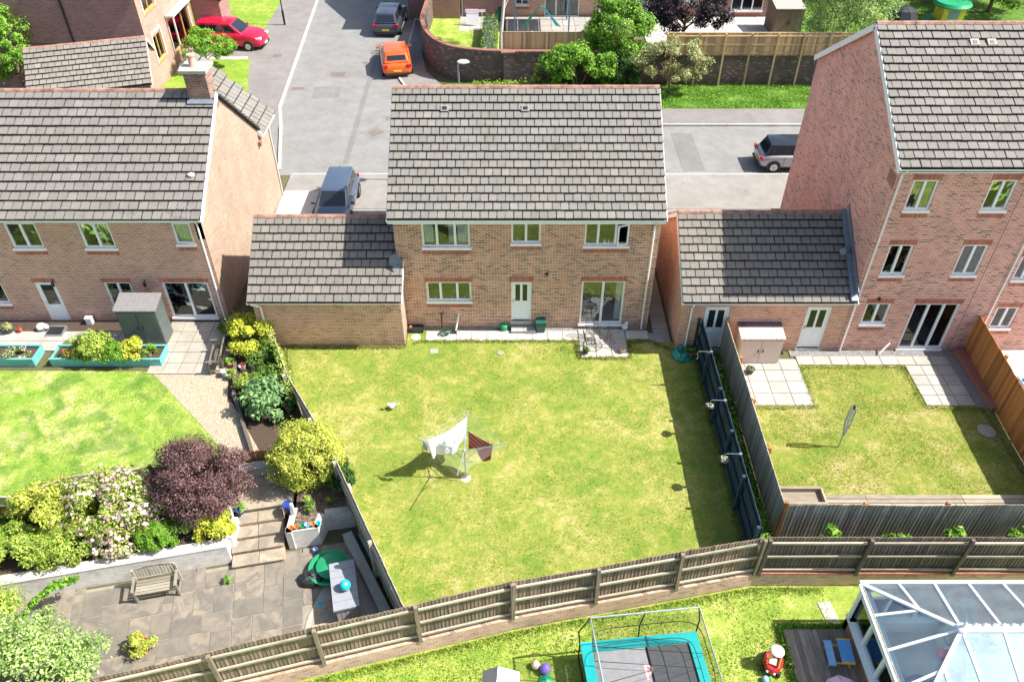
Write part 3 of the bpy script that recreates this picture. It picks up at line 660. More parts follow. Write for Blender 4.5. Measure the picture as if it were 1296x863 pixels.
def tile_mesh(w, l, th=.028):
    b = MB(); q = .009
    # thick proud nose at the lower edge, thin head under the next course; shallow interlock groove in the middle
    b.add([(-w / 2 + q, 0, .052), (w / 2 - q, 0, .052), (w / 2 - q, l, -.02), (-w / 2 + q, l, -.02), (-w / 2 + q, 0, th + .046), (w / 2 - q, 0, th + .046), (w / 2 - q, l, .006), (-w / 2 + q, l, .006)],
          [(0, 3, 2, 1), (4, 5, 6, 7), (0, 1, 5, 4), (1, 2, 6, 5), (2, 3, 7, 6), (3, 0, 4, 7)])
    me = bpy.data.meshes.new('roof_tile'); me.from_pydata(b.v, [], b.f); return me, b
def roof_slope(parent, loc, rz, pitch, length, slope, tw, gauge, mat, keep=300, stagger=True, clip=None, name='roof', far=False, tname='roof_tile', holes=()):
    """origin at the left end of the eave, local x along eave, y up the slope; returns roof object"""
    base = MB(); base.bx(0, length, .0, slope, -.10, -.03)
    if clip:
        base = MB(); base.prism(clip, -.10, -.03)
    rf = base.build(name, 'underlay', parent, loc, Euler((pitch, 0, rz)))
    rf.rotation_mode = 'XYZ'
    me, tb = tile_mesh(tw, gauge + .06); me.materials.append(M[mat]); me.update()
    rows = int(round(slope / gauge)); gauge = slope / rows; k = 0; rest = MB()
    def inside(x, y):
        if not clip: return 0 <= x <= length
        c = False; j = len(clip) - 1
        for i in range(len(clip)):
            xi, yi = clip[i]; xj, yj = clip[j]
            if (yi > y) != (yj > y) and x < (xj - xi) * (y - yi) / (yj - yi) + xi: c = not c
            j = i
        return c
    for r in range(rows):
        off = (tw / 2 if (r % 2 and stagger) else 0); n = int(round(length / tw))
        xs = [tw * (i + .5) + off for i in range(-1, n + 1)]
        for x in xs:
            lo, hi = x - tw / 2, x + tw / 2
            if not clip:
                lo, hi = max(lo, 0), min(hi, length)
                if hi - lo < .05: continue
            elif not inside(x, (r + .5) * gauge): continue
            cx, sx = (lo + hi) / 2, (hi - lo) / tw
            jx, jr = random.gauss(0, .004), random.gauss(0, .007); jz = random.gauss(0, .0025)
            y = r * gauge + random.gauss(0, .003)
            if k < keep and keep > 0:
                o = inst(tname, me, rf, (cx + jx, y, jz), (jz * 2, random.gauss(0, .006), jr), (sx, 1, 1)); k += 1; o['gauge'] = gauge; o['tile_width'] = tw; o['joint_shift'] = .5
            else:
                for_m = Matrix.Translation((cx + jx, y, jz)) @ Matrix.Rotation(jr, 4, 'Z') @ Matrix.Diagonal((sx, 1, 1, 1))
                rest.add([tuple(for_m @ Vector(v)) for v in tb.v], tb.f)
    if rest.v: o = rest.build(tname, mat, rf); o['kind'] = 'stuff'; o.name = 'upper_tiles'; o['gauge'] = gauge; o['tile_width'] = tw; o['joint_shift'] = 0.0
    return rf
def ridge(parent, p0, p1, mat='ridge_red', l=.45, r=.13, name='ridge_tile', down=.6):
    p0, p1 = Vector(p0), Vector(p1); L = (p1 - p0).length; n = max(1, round(L / l)); d = (p1 - p0).normalized(); rz = math.atan2(d.y, d.x)
    b = MB(); pr = [(-r, -r * down), (-r * .62, .015), (0, .05), (r * .62, .015), (r, -r * down)]
    ll = L / n - .008; vs = [(x, a, z) for x in (0, ll) for a, z in pr]; b.add(vs, [(i, i + 1, i + 6, i + 5) for i in range(4)] + [(4, 3, 2, 1, 0), (5, 6, 7, 8, 9), (0, 5, 9, 4)])
    me = bpy.data.meshes.new(name); me.from_pydata(b.v, [], b.f); me.materials.append(M[mat]); me.update()
    for i in range(n): inst(name, me, parent, p0 + d * (i * L / n) + Vector((0, 0, random.gauss(0, .004))), (random.gauss(0, .02), 0, rz))
def gutter(parent, p0, p1, mat='upvc'):
    b = MB(); p0, p1 = Vector(p0), Vector(p1); d = (p1 - p0).normalized(); n = Vector((d.y, -d.x, 0))
    pr = [(0, -.02), (0, -.06), (.02, -.085), (.06, -.085), (.08, -.06), (.08, -.02), (.072, -.02), (.07, -.055), (.012, -.055), (.008, -.02)]
    k = len(pr); vs = [tuple(p + n * a + Vector((0, 0, z))) for p in (p0, p1) for a, z in pr]
    b.add(vs, [(i, (i + 1) % k, (i + 1) % k + k, i + k) for i in range(k)] + [tuple(range(k - 1, -1, -1)), tuple(range(k, 2 * k))]); return b.build('gutter', mat, parent)
def pipe(parent, pts, mat='upvc', r=.035, name='downpipe'): return MB().tube(pts, r, 8).build(name, mat, parent, smooth=True)

# ---- middle house
MX = -4.42; MW = 9.97; mh = thing('brick_house', 'two storey tan brick house standing in the middle of the photo', 'house', (MX, 0, 0))
def hp(bl, tr): return hole_from_px(MX, 0, bl, tr)
uw = [hp((535, 313), (594, 279)), hp((647, 308), (685, 279)), hp((739, 311), (799, 279))]; top = 5.06
uw = [(a, b, max(c, 3.62 if i != 1 else 3.72), top) for i, (a, b, c, d_) in enumerate(uw)]
lw = hp((541, 381), (596, 357)); dw = hp((647, 406), (673, 356)); pw = hp((733, 408), (792, 356)); pw = (pw[0], pw[1], .22, pw[3])
P0, P1 = (0, 0), (MW, 0)
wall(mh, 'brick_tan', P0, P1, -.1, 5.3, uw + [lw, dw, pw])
rise = 3.04; ey, ez, ry, rz_ = -.35, 5.42, 4.2, 8.46
gab = lambda u0, yr, ze, zr, D: [(0, ze), (D, ze), (yr, zr)]
wall(mh, 'brick_tan', (MW, 0), (MW, 8.4), -.1, 5.16, th=.27, gable=[(0, 5.16), (8.4, 5.16), (8.4, 5.5), (4.2, 8.28), (0, 5.5)]); wall(mh, 'brick_tan', (0, 8.4), (0, 0), -.1, 5.16, th=.27, gable=[(0, 5.16), (8.4, 5.16), (8.4, 5.5), (4.2, 8.28), (0, 5.5)])
wall(mh, 'brick_tan', (MW, 8.4), (0, 8.4), -.1, 5.16)
window(mh, P0, P1, *uw[0], lights=(1, 1.2, 1), lintel=False, curtain=[('l', .8), ('r', .35), ('r', .9)])
window(mh, P0, P1, *uw[1], lights=(1, 1), lintel=False)
window(mh, P0, P1, *uw[2], lights=(1, 1.3, 1), lintel=False, opener=2, curtain=[None, None])
window(mh, P0, P1, *lw, lights=(1, 1.2, 1), curtain=[None])
panel_door(mh, P0, P1, *dw)
S = MB(); S.bx(dw[0] - .06, dw[1] + .06, -.05, .006, dw[3], dw[3] + .215); S.build('lintel', 'soldier', mh)
window(mh, P0, P1, *pw, lights=(1, 1), under=False, kind='patio_door', curtain=[None, ('r', .35)])
MB().bx(.28, MW - .28, .28, 8.1, .0, .1).build('room_floor', 'room_floor', mh); MB().bx(.28, MW - .28, .28, 8.1, 2.55, 2.8).build('upper_floor', 'room_floor', mh); MB().bx(.28, MW - .28, 3.6, 3.75, .11, 2.5).build('inner_wall', 'room_wall', mh); MB().bx(.28, MW - .28, 3.2, 3.35, 2.81, 5.0).build('inner_wall', 'room_wall', mh)
ap = math.atan2(rise, ry - ey); sl_len = math.hypot(rise, ry - ey)
RX0 = -4.58 - MX; RL = 10.24
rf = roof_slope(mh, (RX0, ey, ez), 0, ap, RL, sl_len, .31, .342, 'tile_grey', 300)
roof_slope(mh, (RX0 + RL, 8.4 + .35, ez), math.pi, ap, RL, sl_len, .31, .342, 'tile_grey', 0, name='front_roof')
ridge(rf, (0, sl_len, .03), (RL, sl_len, .03), l=.46)
for u in ((563, 140), (665, 140)):
    a = W(u[0], u[1], 3.4); b = MB(); b.bx(-.15, .15, -.12, .13, .0, .05); b.bx(-.08, .08, -.06, .06, .05, .06); b.build('roof_vent', 'slate_vent', rf, (a[0] - MX - RX0, sl_len - .95, .04)); MB().bx(-.085, .085, -.065, .065, .098, .112).build('vent_grille', 'black_plastic', rf, (a[0] - MX - RX0, sl_len - .95, 0))
gutter(mh, (RX0, -.28, 5.40), (RX0 + RL, -.28, 5.40)); MB().bx(RX0 + .02, RX0 + RL - .02, -.27, 0.0, 5.165, 5.20).build('soffit', 'upvc', mh); MB().bx(RX0 + .02, RX0 + RL - .02, -.275, -.25, 5.2, 5.36).build('fascia', 'upvc', mh)
for x in (RX0, RX0 + RL):
    b = MB(); b.bar((x, ey, ez - .12), (x, ry, rz_ - .12), .03, .2); b.bar((x, ry, rz_ - .12), (x, 8.75, ez - .12), .03, .2); b.build('bargeboard', 'upvc', mh)
xp = 5.3 - MX; pipe(mh, [(xp, -.3, 5.3), (xp, -.27, 5.15), (xp, -.06, 4.95), (xp, -.06, .12), (xp, -.12, .03)])
# wall fittings
a = W(692, 347, -.02); MB().lathe([(.07, 0), (.08, .02), (.05, .05)], 0, 0, 0, 10).build('wall_vent', 'black_plastic', mh, (a[0] - MX, -.01, a[1]), (R(90), 0, 0))
d = thing('satellite_dish', 'grey satellite dish on the left corner of the middle house', 'satellite dish', (G(506, 330)[0] * 0 - 4.38, -.3, W(506, 330, -.3)[1]))
b = MB(); b.lathe([(.02, 0), (.15, .02), (.27, .075), (.28, .08), (.15, .035), (.01, .015)], 0, 0, 0, 18); b.build('dish', 'lead', d, (0, 0, 0), (R(75), 0, R(-25)), smooth=True); MB().tube([(0, 0, 0), (0, .3, -.1)], .02).build('bracket', 'black_metal', d); MB().tube([(0, -.02, -.12), (.1, -.3, -.02)], .012).build('arm', 'black_metal', d)

# ---- garages
def garage(x0, x1, y0, yb, zw, ridge_y, ridge_z, label, mat, sidemat, doors=(), tw=.33, tmat='tile_brown', gut=True, over=.12):
    t = thing('garage', label, 'garage', (x0, y0, 0)); w = x1 - x0; D = yb - y0; P0, P1 = (0, 0), (w, 0)
    wall(t, mat, P0, P1, -.1, zw - .05, [d_ for d_ in doors]); ez = zw + .06; ey = -.28; pr = ridge_y - y0
    a = math.atan2(ridge_z - ez, pr - ey); s = math.hypot(ridge_z - ez, pr - ey); g_ = [(0, zw - .05), (D, zw - .05), (D, zw), (pr, ridge_z - .16), (0, zw)]
    wall(t, sidemat, (w, 0), (w, D), -.1, zw - .05, gable=g_); wall(t, sidemat, (0, D), (0, 0), -.1, zw - .05, gable=[(D - u, z) for u, z in g_][::-1]); wall(t, mat, (w, D), (0, D), -.1, zw - .05)
    L = w + over * 2; rf = roof_slope(t, (-over, ey, ez), 0, a, L, s, tw, .345, tmat, 290)
    roof_slope(t, (L - over, 2 * pr - ey, ez), math.pi, a, L, s, tw, .345, tmat, 0, name='front_roof'); ridge(rf, (0, s, .03), (L, s, .03), l=.45)
    gutter(t, (-over, -.2, zw + .03), (w + over, -.2, zw + .03)); MB().bx(-over, w + over, -.2, -.002, zw - .07, zw - .03).build('soffit', 'upvc', t)
    for x in (-over, w + over):
        b = MB(); b.bar((x, ey, ez - .1), (x, pr, ridge_z - .1), .03, .16); b.bar((x, pr, ridge_z - .1), (x, 2 * pr - ey, ez - .1), .03, .16); b.build('bargeboard', 'upvc', t)
    return t
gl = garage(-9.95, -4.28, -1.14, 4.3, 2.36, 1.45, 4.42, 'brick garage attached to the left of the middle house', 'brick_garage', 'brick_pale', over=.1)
# deeper rear corner pier of the garage beside the house
pipe(gl, [(.02, -.26, 2.3), (.3, -.24, 2.2), (.3, -.06, 2.05), (.3, -.06, .05)])
brick('brick_orange', [(0, (0.597, 0.284, 0.184)), (.35, (0.536, 0.250, 0.161)), (.65, (0.649, 0.333, 0.221)), (.88, (0.340, 0.181, 0.129))], (0.824, 0.588, 0.451))
d1 = hole_from_px(6.5, -1.4, (884, 437), (925, 386)); d2 = hole_from_px(6.5, -1.4, (1008, 438), (1051, 385))
d1 = (d1[0], d1[0] + .93, .12, 2.2); d2 = (d2[0] , d2[0] + .93, .12, 2.2)
gr = garage(6.5, 12.88, -1.4, 4.3, 2.55, 1.35, 4.68, 'brick garage joining the tall right house, half its roof in shade', 'brick_orange', 'brick_orange', doors=[d1, d2], over=.1, tw=.345)
for q in (d1, d2): panel_door(gr, (0, 0), (6.38, 0), *q); MB().bx(q[0], q[1], .3, .35, 0, 2.2).build('inner_wall', 'room_wall', gr)
pipe(gr, [(.35, -.26, 2.45), (.35, -.06, 2.2), (.35, -.06, .05)])
b = MB(); b.bar((6.3, -.3, 2.72), (6.3, 2.75, 4.82), .24, .05, up=(0, -.57, .82)); b.build('lead_flashing', 'lead', gr)
b = MB(); b.bar((6.36, -.2, 3.0), (6.36, 2.7, 5.0), .03, .25); b.build('upstand_flashing', 'lead', gr)
# ---- right tall house
brk = 'brick_pink'; HX, HY = 12.9, -1.4; HWD = 14.0
rh = thing('tall_house', 'three storey pink brick house on the right edge', 'house', (HX, HY, 0)); P0, P1 = (0, 0), (HWD, 0)
hh = lambda bl, tr: hole_from_px(HX, HY, bl, tr)
t1, t2, m1, m2, l1, n1, n2 = hh((1143, 266), (1190, 228)), hh((1240, 266), (1290, 228)), hh((1113, 348), (1158, 310)), hh((1203.5, 348), (1252.6, 310)), hh((1088, 410), (1129, 384)), hh((1250, 415), (1291.5, 389)), hh((1280, 354), (1320, 325))
pd = hh((1136, 438), (1216.5, 384.5)); pd = (pd[0], pd[1], .1, pd[3])
wall(rh, brk, P0, P1, -.1, 8.0, [t1, t2, m1, m2, l1, pd, n1, n2])
gz = [(0, 8.0), (9.4, 8.0), (9.4, 8.3), (4.55, 11.05), (0, 8.3)]
wall(rh, brk, (0, 9.4), (0, 0), -.1, 8.0, gable=[(9.4 - u, z) for u, z in gz][::-1]); wall(rh, brk, (HWD, 0), (HWD, 9.4), -.1, 8.0, gable=gz); wall(rh, brk, (HWD, 9.4), (0, 9.4), -.1, 8.0)
for i, q in enumerate((t1, t2, m1, m2, l1, n1, n2)):
    window(rh, P0, P1, *q, lights=(1, 1), curtain=[None, ('r', .35)] if i % 2 else [None])
fr = window(rh, P0, P1, *pd, lights=(1, 1, 1), under=False, kind='patio_door', curtain=[None, None, ('r', .75)])
for zf in (.0, 2.65, 5.3): MB().bx(.28, HWD - .28, .28, 9.1, zf, zf + .08).build('room_floor', 'room_floor', rh); MB().bx(.28, HWD - .28, 3.4, 3.5, zf + .09, zf + 2.5).build('inner_wall', 'room_wall', rh)
ap = math.atan2(11.22 - 8.22, 4.85); s_ = math.hypot(3.0, 4.85)
# visible part first (up to 19 m), individual tiles; the remainder joined
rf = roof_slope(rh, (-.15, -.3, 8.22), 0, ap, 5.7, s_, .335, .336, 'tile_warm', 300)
roof_slope(rh, (5.55, -.3, 8.22), 0, ap, HWD - 5.4, s_, .335, .336, 'tile_warm', 0, name='roof_end'); roof_slope(rh, (HWD + .15, 9.4, 8.22), math.pi, ap, HWD + .3, s_, .335, .336, 'tile_warm', 0, name='front_roof')
ridge(rf, (0, s_, .03), (9, s_, .03), l=.46)
for u in (1240, 1262): 
    x = W(u, 60, 2)[0] - HX + .15; MB().bx(x - .15, x + .15, s_ - .95, s_ - .7, .04, .09).build('roof_vent', 'concrete', rf); MB().bx(x - .07, x + .07, s_ - .9, s_ - .77, .092, .1).build('vent_grille', 'black_plastic', rf)
gutter(rh, (-.15, -.23, 8.2), (HWD, -.23, 8.2)); MB().bx(-.15, HWD, -.23, -.002, 8.004, 8.04).build('soffit', 'upvc', rh)
b = MB(); b.bar((-.16, -.3, 8.12), (-.16, 4.55, 11.12), .03, .22); b.bar((-.16, 4.55, 11.12), (-.16, 9.4, 8.12), .03, .22); b.build('bargeboard', 'upvc', rh)
MB().bx(-.012, .0, 0, .6, 7.3, 7.75).build('red_brick_corner', 'brick_red', rh)
pipe(rh, [(.12, -.28, 8.1), (.12, -.06, 7.85), (.12, -.06, .05)]); pipe(rh, [(5.35, -.28, 8.1), (5.35, -.06, 7.85), (5.35, -.06, .05)], name='downpipe'); pipe(rh, [(2.0, -.06, .45), (1.6, -.3, .1)], name='waste_pipe')
MB().tube([(-.02, 1.5, 3.9), (-.35, 1.2, 3.95), (-.45, 1.1, 3.98)], .13, 10).build('flue', 'lead', rh, smooth=True)
for x in (4.45,): MB().bx(x - .012, x, -.004, .01, 0, 7.95).build('movement_joint', 'rubber', rh)
MB().bx(.9, .97, -.1, 0, 2.55, 2.68).build('security_camera', 'black_plastic', rh)
# ---- left house
LX, LY = -11.75, .5
lh = thing('left_house', 'two storey brown brick house with chimney at the left edge', 'house', (LX, LY, 0)); LW = 13.0
PA, PB = (-LW, 0), (0, 0)
def hl(bl, tr):
    a, b, c, d_ = hole_from_px(LX, LY, bl, tr); return (a + LW, b + LW, c, d_)
q1, q2, q3 = hl((18, 314), (40, 281)), hl((109, 314), (134, 281)), hl((224, 309), (239, 281)); tz = 4.72
def wd(h, w): m = (h[0] + h[1]) / 2; return (m - w / 2, m + w / 2, h[2], h[3])
def span(bl, br, zt):
    a = W(*bl, LY); c = W(*br, LY); return (a[0] - LX + LW, c[0] - LX + LW, a[1], zt)
q1 = span((18, 314), (57, 314), tz); q2 = span((109, 314), (148, 314), tz); q3 = span((224, 309), (247, 309), tz)
zt = W(100, 357.5, LY)[1]; ld = span((68, 410), (93, 410), zt); lw2 = span((143, 388), (176, 388), zt); lp = span((223, 411), (279, 411), zt); lf = span((-25, 384), (14, 384), zt); lp = (lp[0], lp[1], .16, lp[3])
wall(lh, 'brick_brown', PA, PB, -.1, 4.98, [q1, q2, q3, ld, lw2, lp, lf])
window(lh, PA, PB, *q1, lights=(1, 1), lintel=False, vert=.11); window(lh, PA, PB, *q2, lights=(1, 1), lintel=False, vert=.11); window(lh, PA, PB, *q3, lintel=False, curtain=[('f',)])
panel_door(lh, PA, PB, *ld, style='half'); window(lh, PA, PB, *lw2, lights=(1, 1), vert=.12); window(lh, PA, PB, *lp, lights=(1, 1), under=False, kind='patio_door', vert=.075, curtain=[('l', .35), ('r', .35)]); window(lh, PA, PB, *lf, lights=(1, 1))
MB().bx(-ld[0] * 0 + ld[0] - LW - .06, ld[1] - LW + .06, -.006, .05, zt, zt + .215).build('lintel', 'soldier', lh)
ry_, rz2 = 4.35, 8.05  # local ridge
gpoly = [(0, 4.85), (8.4, 4.0), (10.1, 4.0), (10.1, 4.15), (8.4, 4.5), (ry_, rz2 - .1), (0, 5.0)]
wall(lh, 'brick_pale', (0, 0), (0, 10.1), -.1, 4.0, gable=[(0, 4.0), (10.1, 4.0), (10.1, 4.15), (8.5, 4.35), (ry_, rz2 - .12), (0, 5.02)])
wall(lh, 'brick_brown', (0, 10.1), (-LW, 10.1), -.1, 4.0)
MB().bx(-LW, -.28, .28, 9.6, 0, .08).build('room_floor', 'room_floor', lh); MB().bx(-LW, -.28, .28, 9.6, 2.5, 2.6).build('upper_floor', 'room_floor', lh); MB().bx(-LW, -.28, 3.4, 3.5, .09, 4.4).build('inner_wall', 'room_wall', lh)
ez = 5.02; ey = -.28; ap = math.atan2(rz2 - ez, ry_ - ey); s_ = math.hypot(rz2 - ez, ry_ - ey)
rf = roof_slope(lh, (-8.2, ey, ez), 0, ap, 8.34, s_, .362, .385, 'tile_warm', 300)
roof_slope(lh, (-LW, ey, ez), 0, ap, LW - 8.2, s_, .362, .385, 'tile_warm', 0, name='roof_end')
roof_slope(lh, (.14, 8.55, 4.45), math.pi, math.atan2(rz2 - 4.45, 4.2), LW, math.hypot(rz2 - 4.45, 4.2), .362, .385, 'tile_warm', 0, name='front_roof')
ridge(rf, (-LW + 8.2, s_, .03), (8.34 - .5, s_, .03), l=.46)
gutter(lh, (-LW, -.2, ez), (.14, -.2, ez)); MB().bx(-LW, .14, -.2, -.002, 4.86, 4.9).build('soffit', 'upvc', lh)
b = MB(); b.bar((.15, ey, ez - .1), (.15, ry_, rz2 - .1), .035, .2); b.build('bargeboard', 'upvc', lh)
pipe(lh, [(-.15, -.25, 4.95), (-.15, -.06, 4.7), (-.15, -.06, .05)]); pipe(lh, [(.05, 10.02, 4.1), (.05, 10.02, .05)], 'concrete_white')
# front wing roof falling towards the right
wp = R(44); eX = .22
wl = MB(); wing = roof_slope(lh, (eX, 8.35, 4.15), R(90), wp, 2.35, 4.4, .36, .42, 'tile_warm', 60, name='wing_roof', clip=[(0, 0), (2.35, 0), (2.35, 4.4), (.45, 4.4)])
b = MB(); b.bar((0, 0, -.02), (.42, 4.4, -.02), .05, .16, up=(0, 0, 1)); b.build('bargeboard', 'upvc', wing)
b = MB(); b.bx(0, 2.3, -.07, .0, -.12, -.02); b.build('gutter', 'upvc', wing)
MB().bx(-.1, .16, 8.1, 8.3, 3.75, 3.95).build('corbel', 'brick_red', lh)
# chimney
cx0 = -12.62 - LX; cx1 = -11.72 - LX
brick('brick_chimney', [(0, (.26, .13, .09)), (.35, (.20, .095, .07)), (.65, (.33, .17, .12)), (.85, (.12, .07, .06))], (.38, .33, .29))
b = MB(); b.bx(cx0 + .06, cx1, ry_ - .42, ry_ + .35, 7.3, 8.92); ch = b.build('chimney', 'brick_chimney', lh)
MB().bx(cx0 - .06, cx1 + .1, ry_ - .54, ry_ + .47, 8.925, 9.04).build('chimney_cap', 'concrete', ch)
plain('terracotta_pale', (.55, .33, .25), .8); MB().lathe([(.17, 0), (.15, .06), (.13, .1), (.12, .36), (.15, .38), (.15, .44), (.10, .44)], (cx0 + cx1) / 2 - .08, ry_, 9.045, 14).build('chimney_pot', 'terracotta_pale', ch, smooth=True)
b = MB(); b.bar((cx0, ry_ - .52, 7.82), (cx1 + .1, ry_ - .52, 7.82), .2, .05, up=(0, -.5, .8)); b.build('lead_flashing', 'lead', ch)
# roof fittings of the left house
a = W(243, 233, 1.6); b = MB(); b.lathe([(.1, 0), (.1, .28), (.13, .30), (.13, .36), (.02, .42)], 0, 0, 0, 12); b.build('roof_flue', 'concrete_white', lh, (a[0] - LX, 1.25, 5.75), smooth=True)
ae = thing('tv_aerial', 'thin metal tv aerial over the left house gutter', 'aerial', (-12.1, .25, 5.1)); b = MB(); b.tube([(0, 0, 0), (0, 0, .5)], .01, 6); b.tube([(.3, -.2, .5), (-.5, .25, .5)], .006, 6); b.build('mast', 'lead', ae)
for i in range(6): f = i / 5; x, y = .3 - .8 * f, -.2 + .45 * f; MB().tube([(x - .07, y - .11, .5), (x + .07, y + .11, .5)], .004, 4).build('element', 'lead', ae)
for px in (68, 184):
    a = W(px, 358, LY - .05); wlm = thing('wall_lantern', 'small black wall lantern on the left house ' + ('beside the half glazed door' if px < 100 else 'beside the french doors'), 'wall lamp', (a[0], LY - .002, a[1]), 0, 'wall lanterns on the left house')
    MB().bar((0, 0, .1), (0, -.12, .12), .03).build('bracket', 'black_metal', wlm); MB().lathe([(.02, -.14), (.05, -.12), (.07, .05), (.03, .09), (.01, .12)], 0, -.13, 0, 6).build('lantern', 'black_metal', wlm)
# ---- top-left corner house and its garage
rc = 0.0
cx_, cy_ = -22.3, 23.5
th_ = thing('corner_house', 'dark red brick house with oak window frames in the top left corner', 'house', (cx_, cy_, 0), rc)
e0, e1 = (0, 0), (0, 10)
hw = [(.9, 2.3, 1.5, 3.0), (3.7, 7.6, 1.0, 3.0), (.8, 2.6, 4.5, 5.75)]
wall(th_, 'brick_far', (-12, 0), (0, 0), -.1, 6);
brick('brick_rose', [(0, (.46, .25, .19)), (.40, (.42, .22, .165)), (.7, (.49, .28, .215)), (.93, (.32, .19, .15))], (.46, .36, .31))
wall(th_, 'brick_rose', (0, 0), (0, 8.2), -.1, 6, hw); wall(th_, 'brick_far', (0, 8.2), (-12, 8.2), -.1, 6); wall(th_, 'brick_far', (-12, 8.2), (-12, 0), -.1, 6)
for q in hw: window(th_, (0, 0), (0, 8.2), *q, lights=(1, 1, 1) if q[1] - q[0] > 2 else (1, 1), frame='oak_frame', lintel=False, under=False, vert=.16); 
for q in hw: 
    b = MB(); b.bx(-.02, .05, q[0] - .12, q[0] - .002, q[2] - .1, q[3] + .15); b.bx(-.02, .05, q[1] + .002, q[1] + .12, q[2] - .1, q[3] + .15); b.bx(-.02, .055, q[0] - .12, q[1] + .12, q[3] + .15, q[3] + .3); b.build('window_surround', 'cream_frame', th_)
b = MB(); b.bx(.06, .6, 3.5, 7.9, 3.35, 3.45); b.bx(.5, .58, 3.5, 3.6, 0, 3.35); b.build('bay_canopy', 'concrete_white', th_)
roof_slope(th_, (.3, -.3, 6.05), R(90), R(35), 8.8, 5, .4, .4, 'tile_far', 0); 
pipe(th_, [(-4.4, -.06, 6), (-4.4, -.06, .1)], 'black_plastic', .06); MB().bx(-.0 - 12, 0, -.004, 0, 2.95, 2.99).build('string_course', 'rubber', th_)
b = MB(); b.bx(.01, 2.0, 8.3, 10.4, -.05, 2.9); b.build('porch', 'brick_far', th_); roof_slope(th_, (2.2, 8.1, 2.95), R(90), R(30), 2.5, 2.6, .35, .35, 'tile_far', 0, name='porch_roof')
tg = thing('corner_garage', 'small pale tiled garage behind the left house chimney', 'garage', (-27.0, 17.6, 0), R(17)); 
wall(tg, 'brick_far', (0, 0), (6.3, 0), -.1, 2.2); wall(tg, 'brick_rose', (6.3, 0), (6.3, 5.2), -.1, 2.2, gable=[(0, 2.2), (5.2, 2.2), (2.6, 3.75)]); wall(tg, 'brick_far', (0, 5.2), (0, 0), -.1, 2.2, gable=[(0, 2.2), (5.2, 2.2), (2.6, 3.75)]); wall(tg, 'brick_far', (6.3, 5.2), (0, 5.2), -.1, 2.2)
ap = math.atan2(1.7, 2.85); s_ = math.hypot(1.7, 2.85)
r_ = roof_slope(tg, (-.15, -.25, 2.25), 0, ap, 6.6, s_, .36, .36, 'tile_far', 290); roof_slope(tg, (6.45, 5.45, 2.25), math.pi, ap, 6.6, s_, .36, .36, 'tile_far', 0, name='front_roof'); ridge(r_, (0, s_, .02), (6.6, s_, .02))
b = MB(); b.bar((6.47, -.25, 2.15), (6.47, 2.6, 3.85), .03, .18); b.bar((6.47, 2.6, 3.85), (6.47, 5.45, 2.15), .03, .18); b.build('bargeboard', 'cream_frame', tg)
b = MB(); b.prism([(-30, 16), (-23.5, 16.6), (-23.8, 19.0), (-30, 19.4)], -.03, .02); struct(b.build('side_passage', 'slab_pale'))

# ------------------------------------------------------------ fences
def fence(name, label, pts, z0, z1, side, mat, rail, post, bw=.1, pitch=3.0, rails=3, posts_at=None, capped=False, over=.02, offs=0, post_mat=None, railz=None, group=None, sag=0, post_h=None, bth=.018, tilt=.12):
    t = thing(name, label, 'fence', (pts[0][0], pts[0][1], z0), 0, group); ox, oy = pts[0]
    b = MB(); b.add([(-.0, -bth / 2, 0), (bw * 1.12, -bth / 2 - .006, 0), (bw * 1.12, bth / 2, 0), (0, bth / 2 - .004, 0), (0, -bth / 2, 1), (bw * 1.12, -bth / 2 - .006, 1), (bw * 1.12, bth / 2, 1), (0, bth / 2 - .004, 1)], [(0, 3, 2, 1), (4, 5, 6, 7), (0, 1, 5, 4), (1, 2, 6, 5), (2, 3, 7, 6), (3, 0, 4, 7)])
    me = bpy.data.meshes.new('board'); me.from_pydata(b.v, [], b.f); me.materials.append(M[mat]); me.update(); H = z1 - z0; tot = 0
    for p, q in zip(pts[:-1], pts[1:]):
        L, d, n = dirn(p, q); rz = math.atan2(d[1], d[0]); k = int(L / bw); s = -side  # n is right-hand side
        for i in range(k):
            u = (i) * L / k; wob = sag * math.sin((tot + u) * 1.1) if sag else 0
            inst('board', me, t, (p[0] - ox + d[0] * u, p[1] - oy + d[1] * u, offs), (0, random.gauss(0, .004), rz + tilt + random.gauss(0, .03)), (1, 1, H - offs + wob + random.gauss(0, .008)))
        for j in range(rails):
            zz = (railz[j] if railz else offs + (H - offs) * (.12 + .76 * j / max(1, rails - 1)))
            nn = max(1, round(L / pitch))
            for m in range(nn):
                a0 = L * m / nn + .05; a1 = L * (m + 1) / nn - .05; oo = -.05 * s if False else .055
                pa = (p[0] - ox + d[0] * a0 + n[0] * oo * side, p[1] - oy + d[1] * a0 + n[1] * oo * side, zz + random.gauss(0, .012)); pb = (p[0] - ox + d[0] * a1 + n[0] * oo * side, p[1] - oy + d[1] * a1 + n[1] * oo * side, zz + random.gauss(0, .012))
                c = MB(); c.bar(pa, pb, .055, .075); c.build('rail', rail, t)
        nn = max(1, round(L / pitch))
        for m in range(nn + 1):
            u = L * m / nn; c = MB(); x, y = p[0] - ox + d[0] * u + n[0] * .1 * side, p[1] - oy + d[1] * u + n[1] * .1 * side
            c.box(0, 0, (post_h or H + .02) / 2 - .02, .1, .1, (post_h or H + .02) + .04); c.build('post', post_mat or rail, t, (x, y, 0), (random.gauss(0, .01), random.gauss(0, .01), rz))
        tot += L
        if capped: c = MB(); c.bar((p[0] - ox, p[1] - oy, H + .02), (q[0] - ox, q[1] - oy, H + .02), .07, .03); c.build('cap_rail', rail, t)
    return t
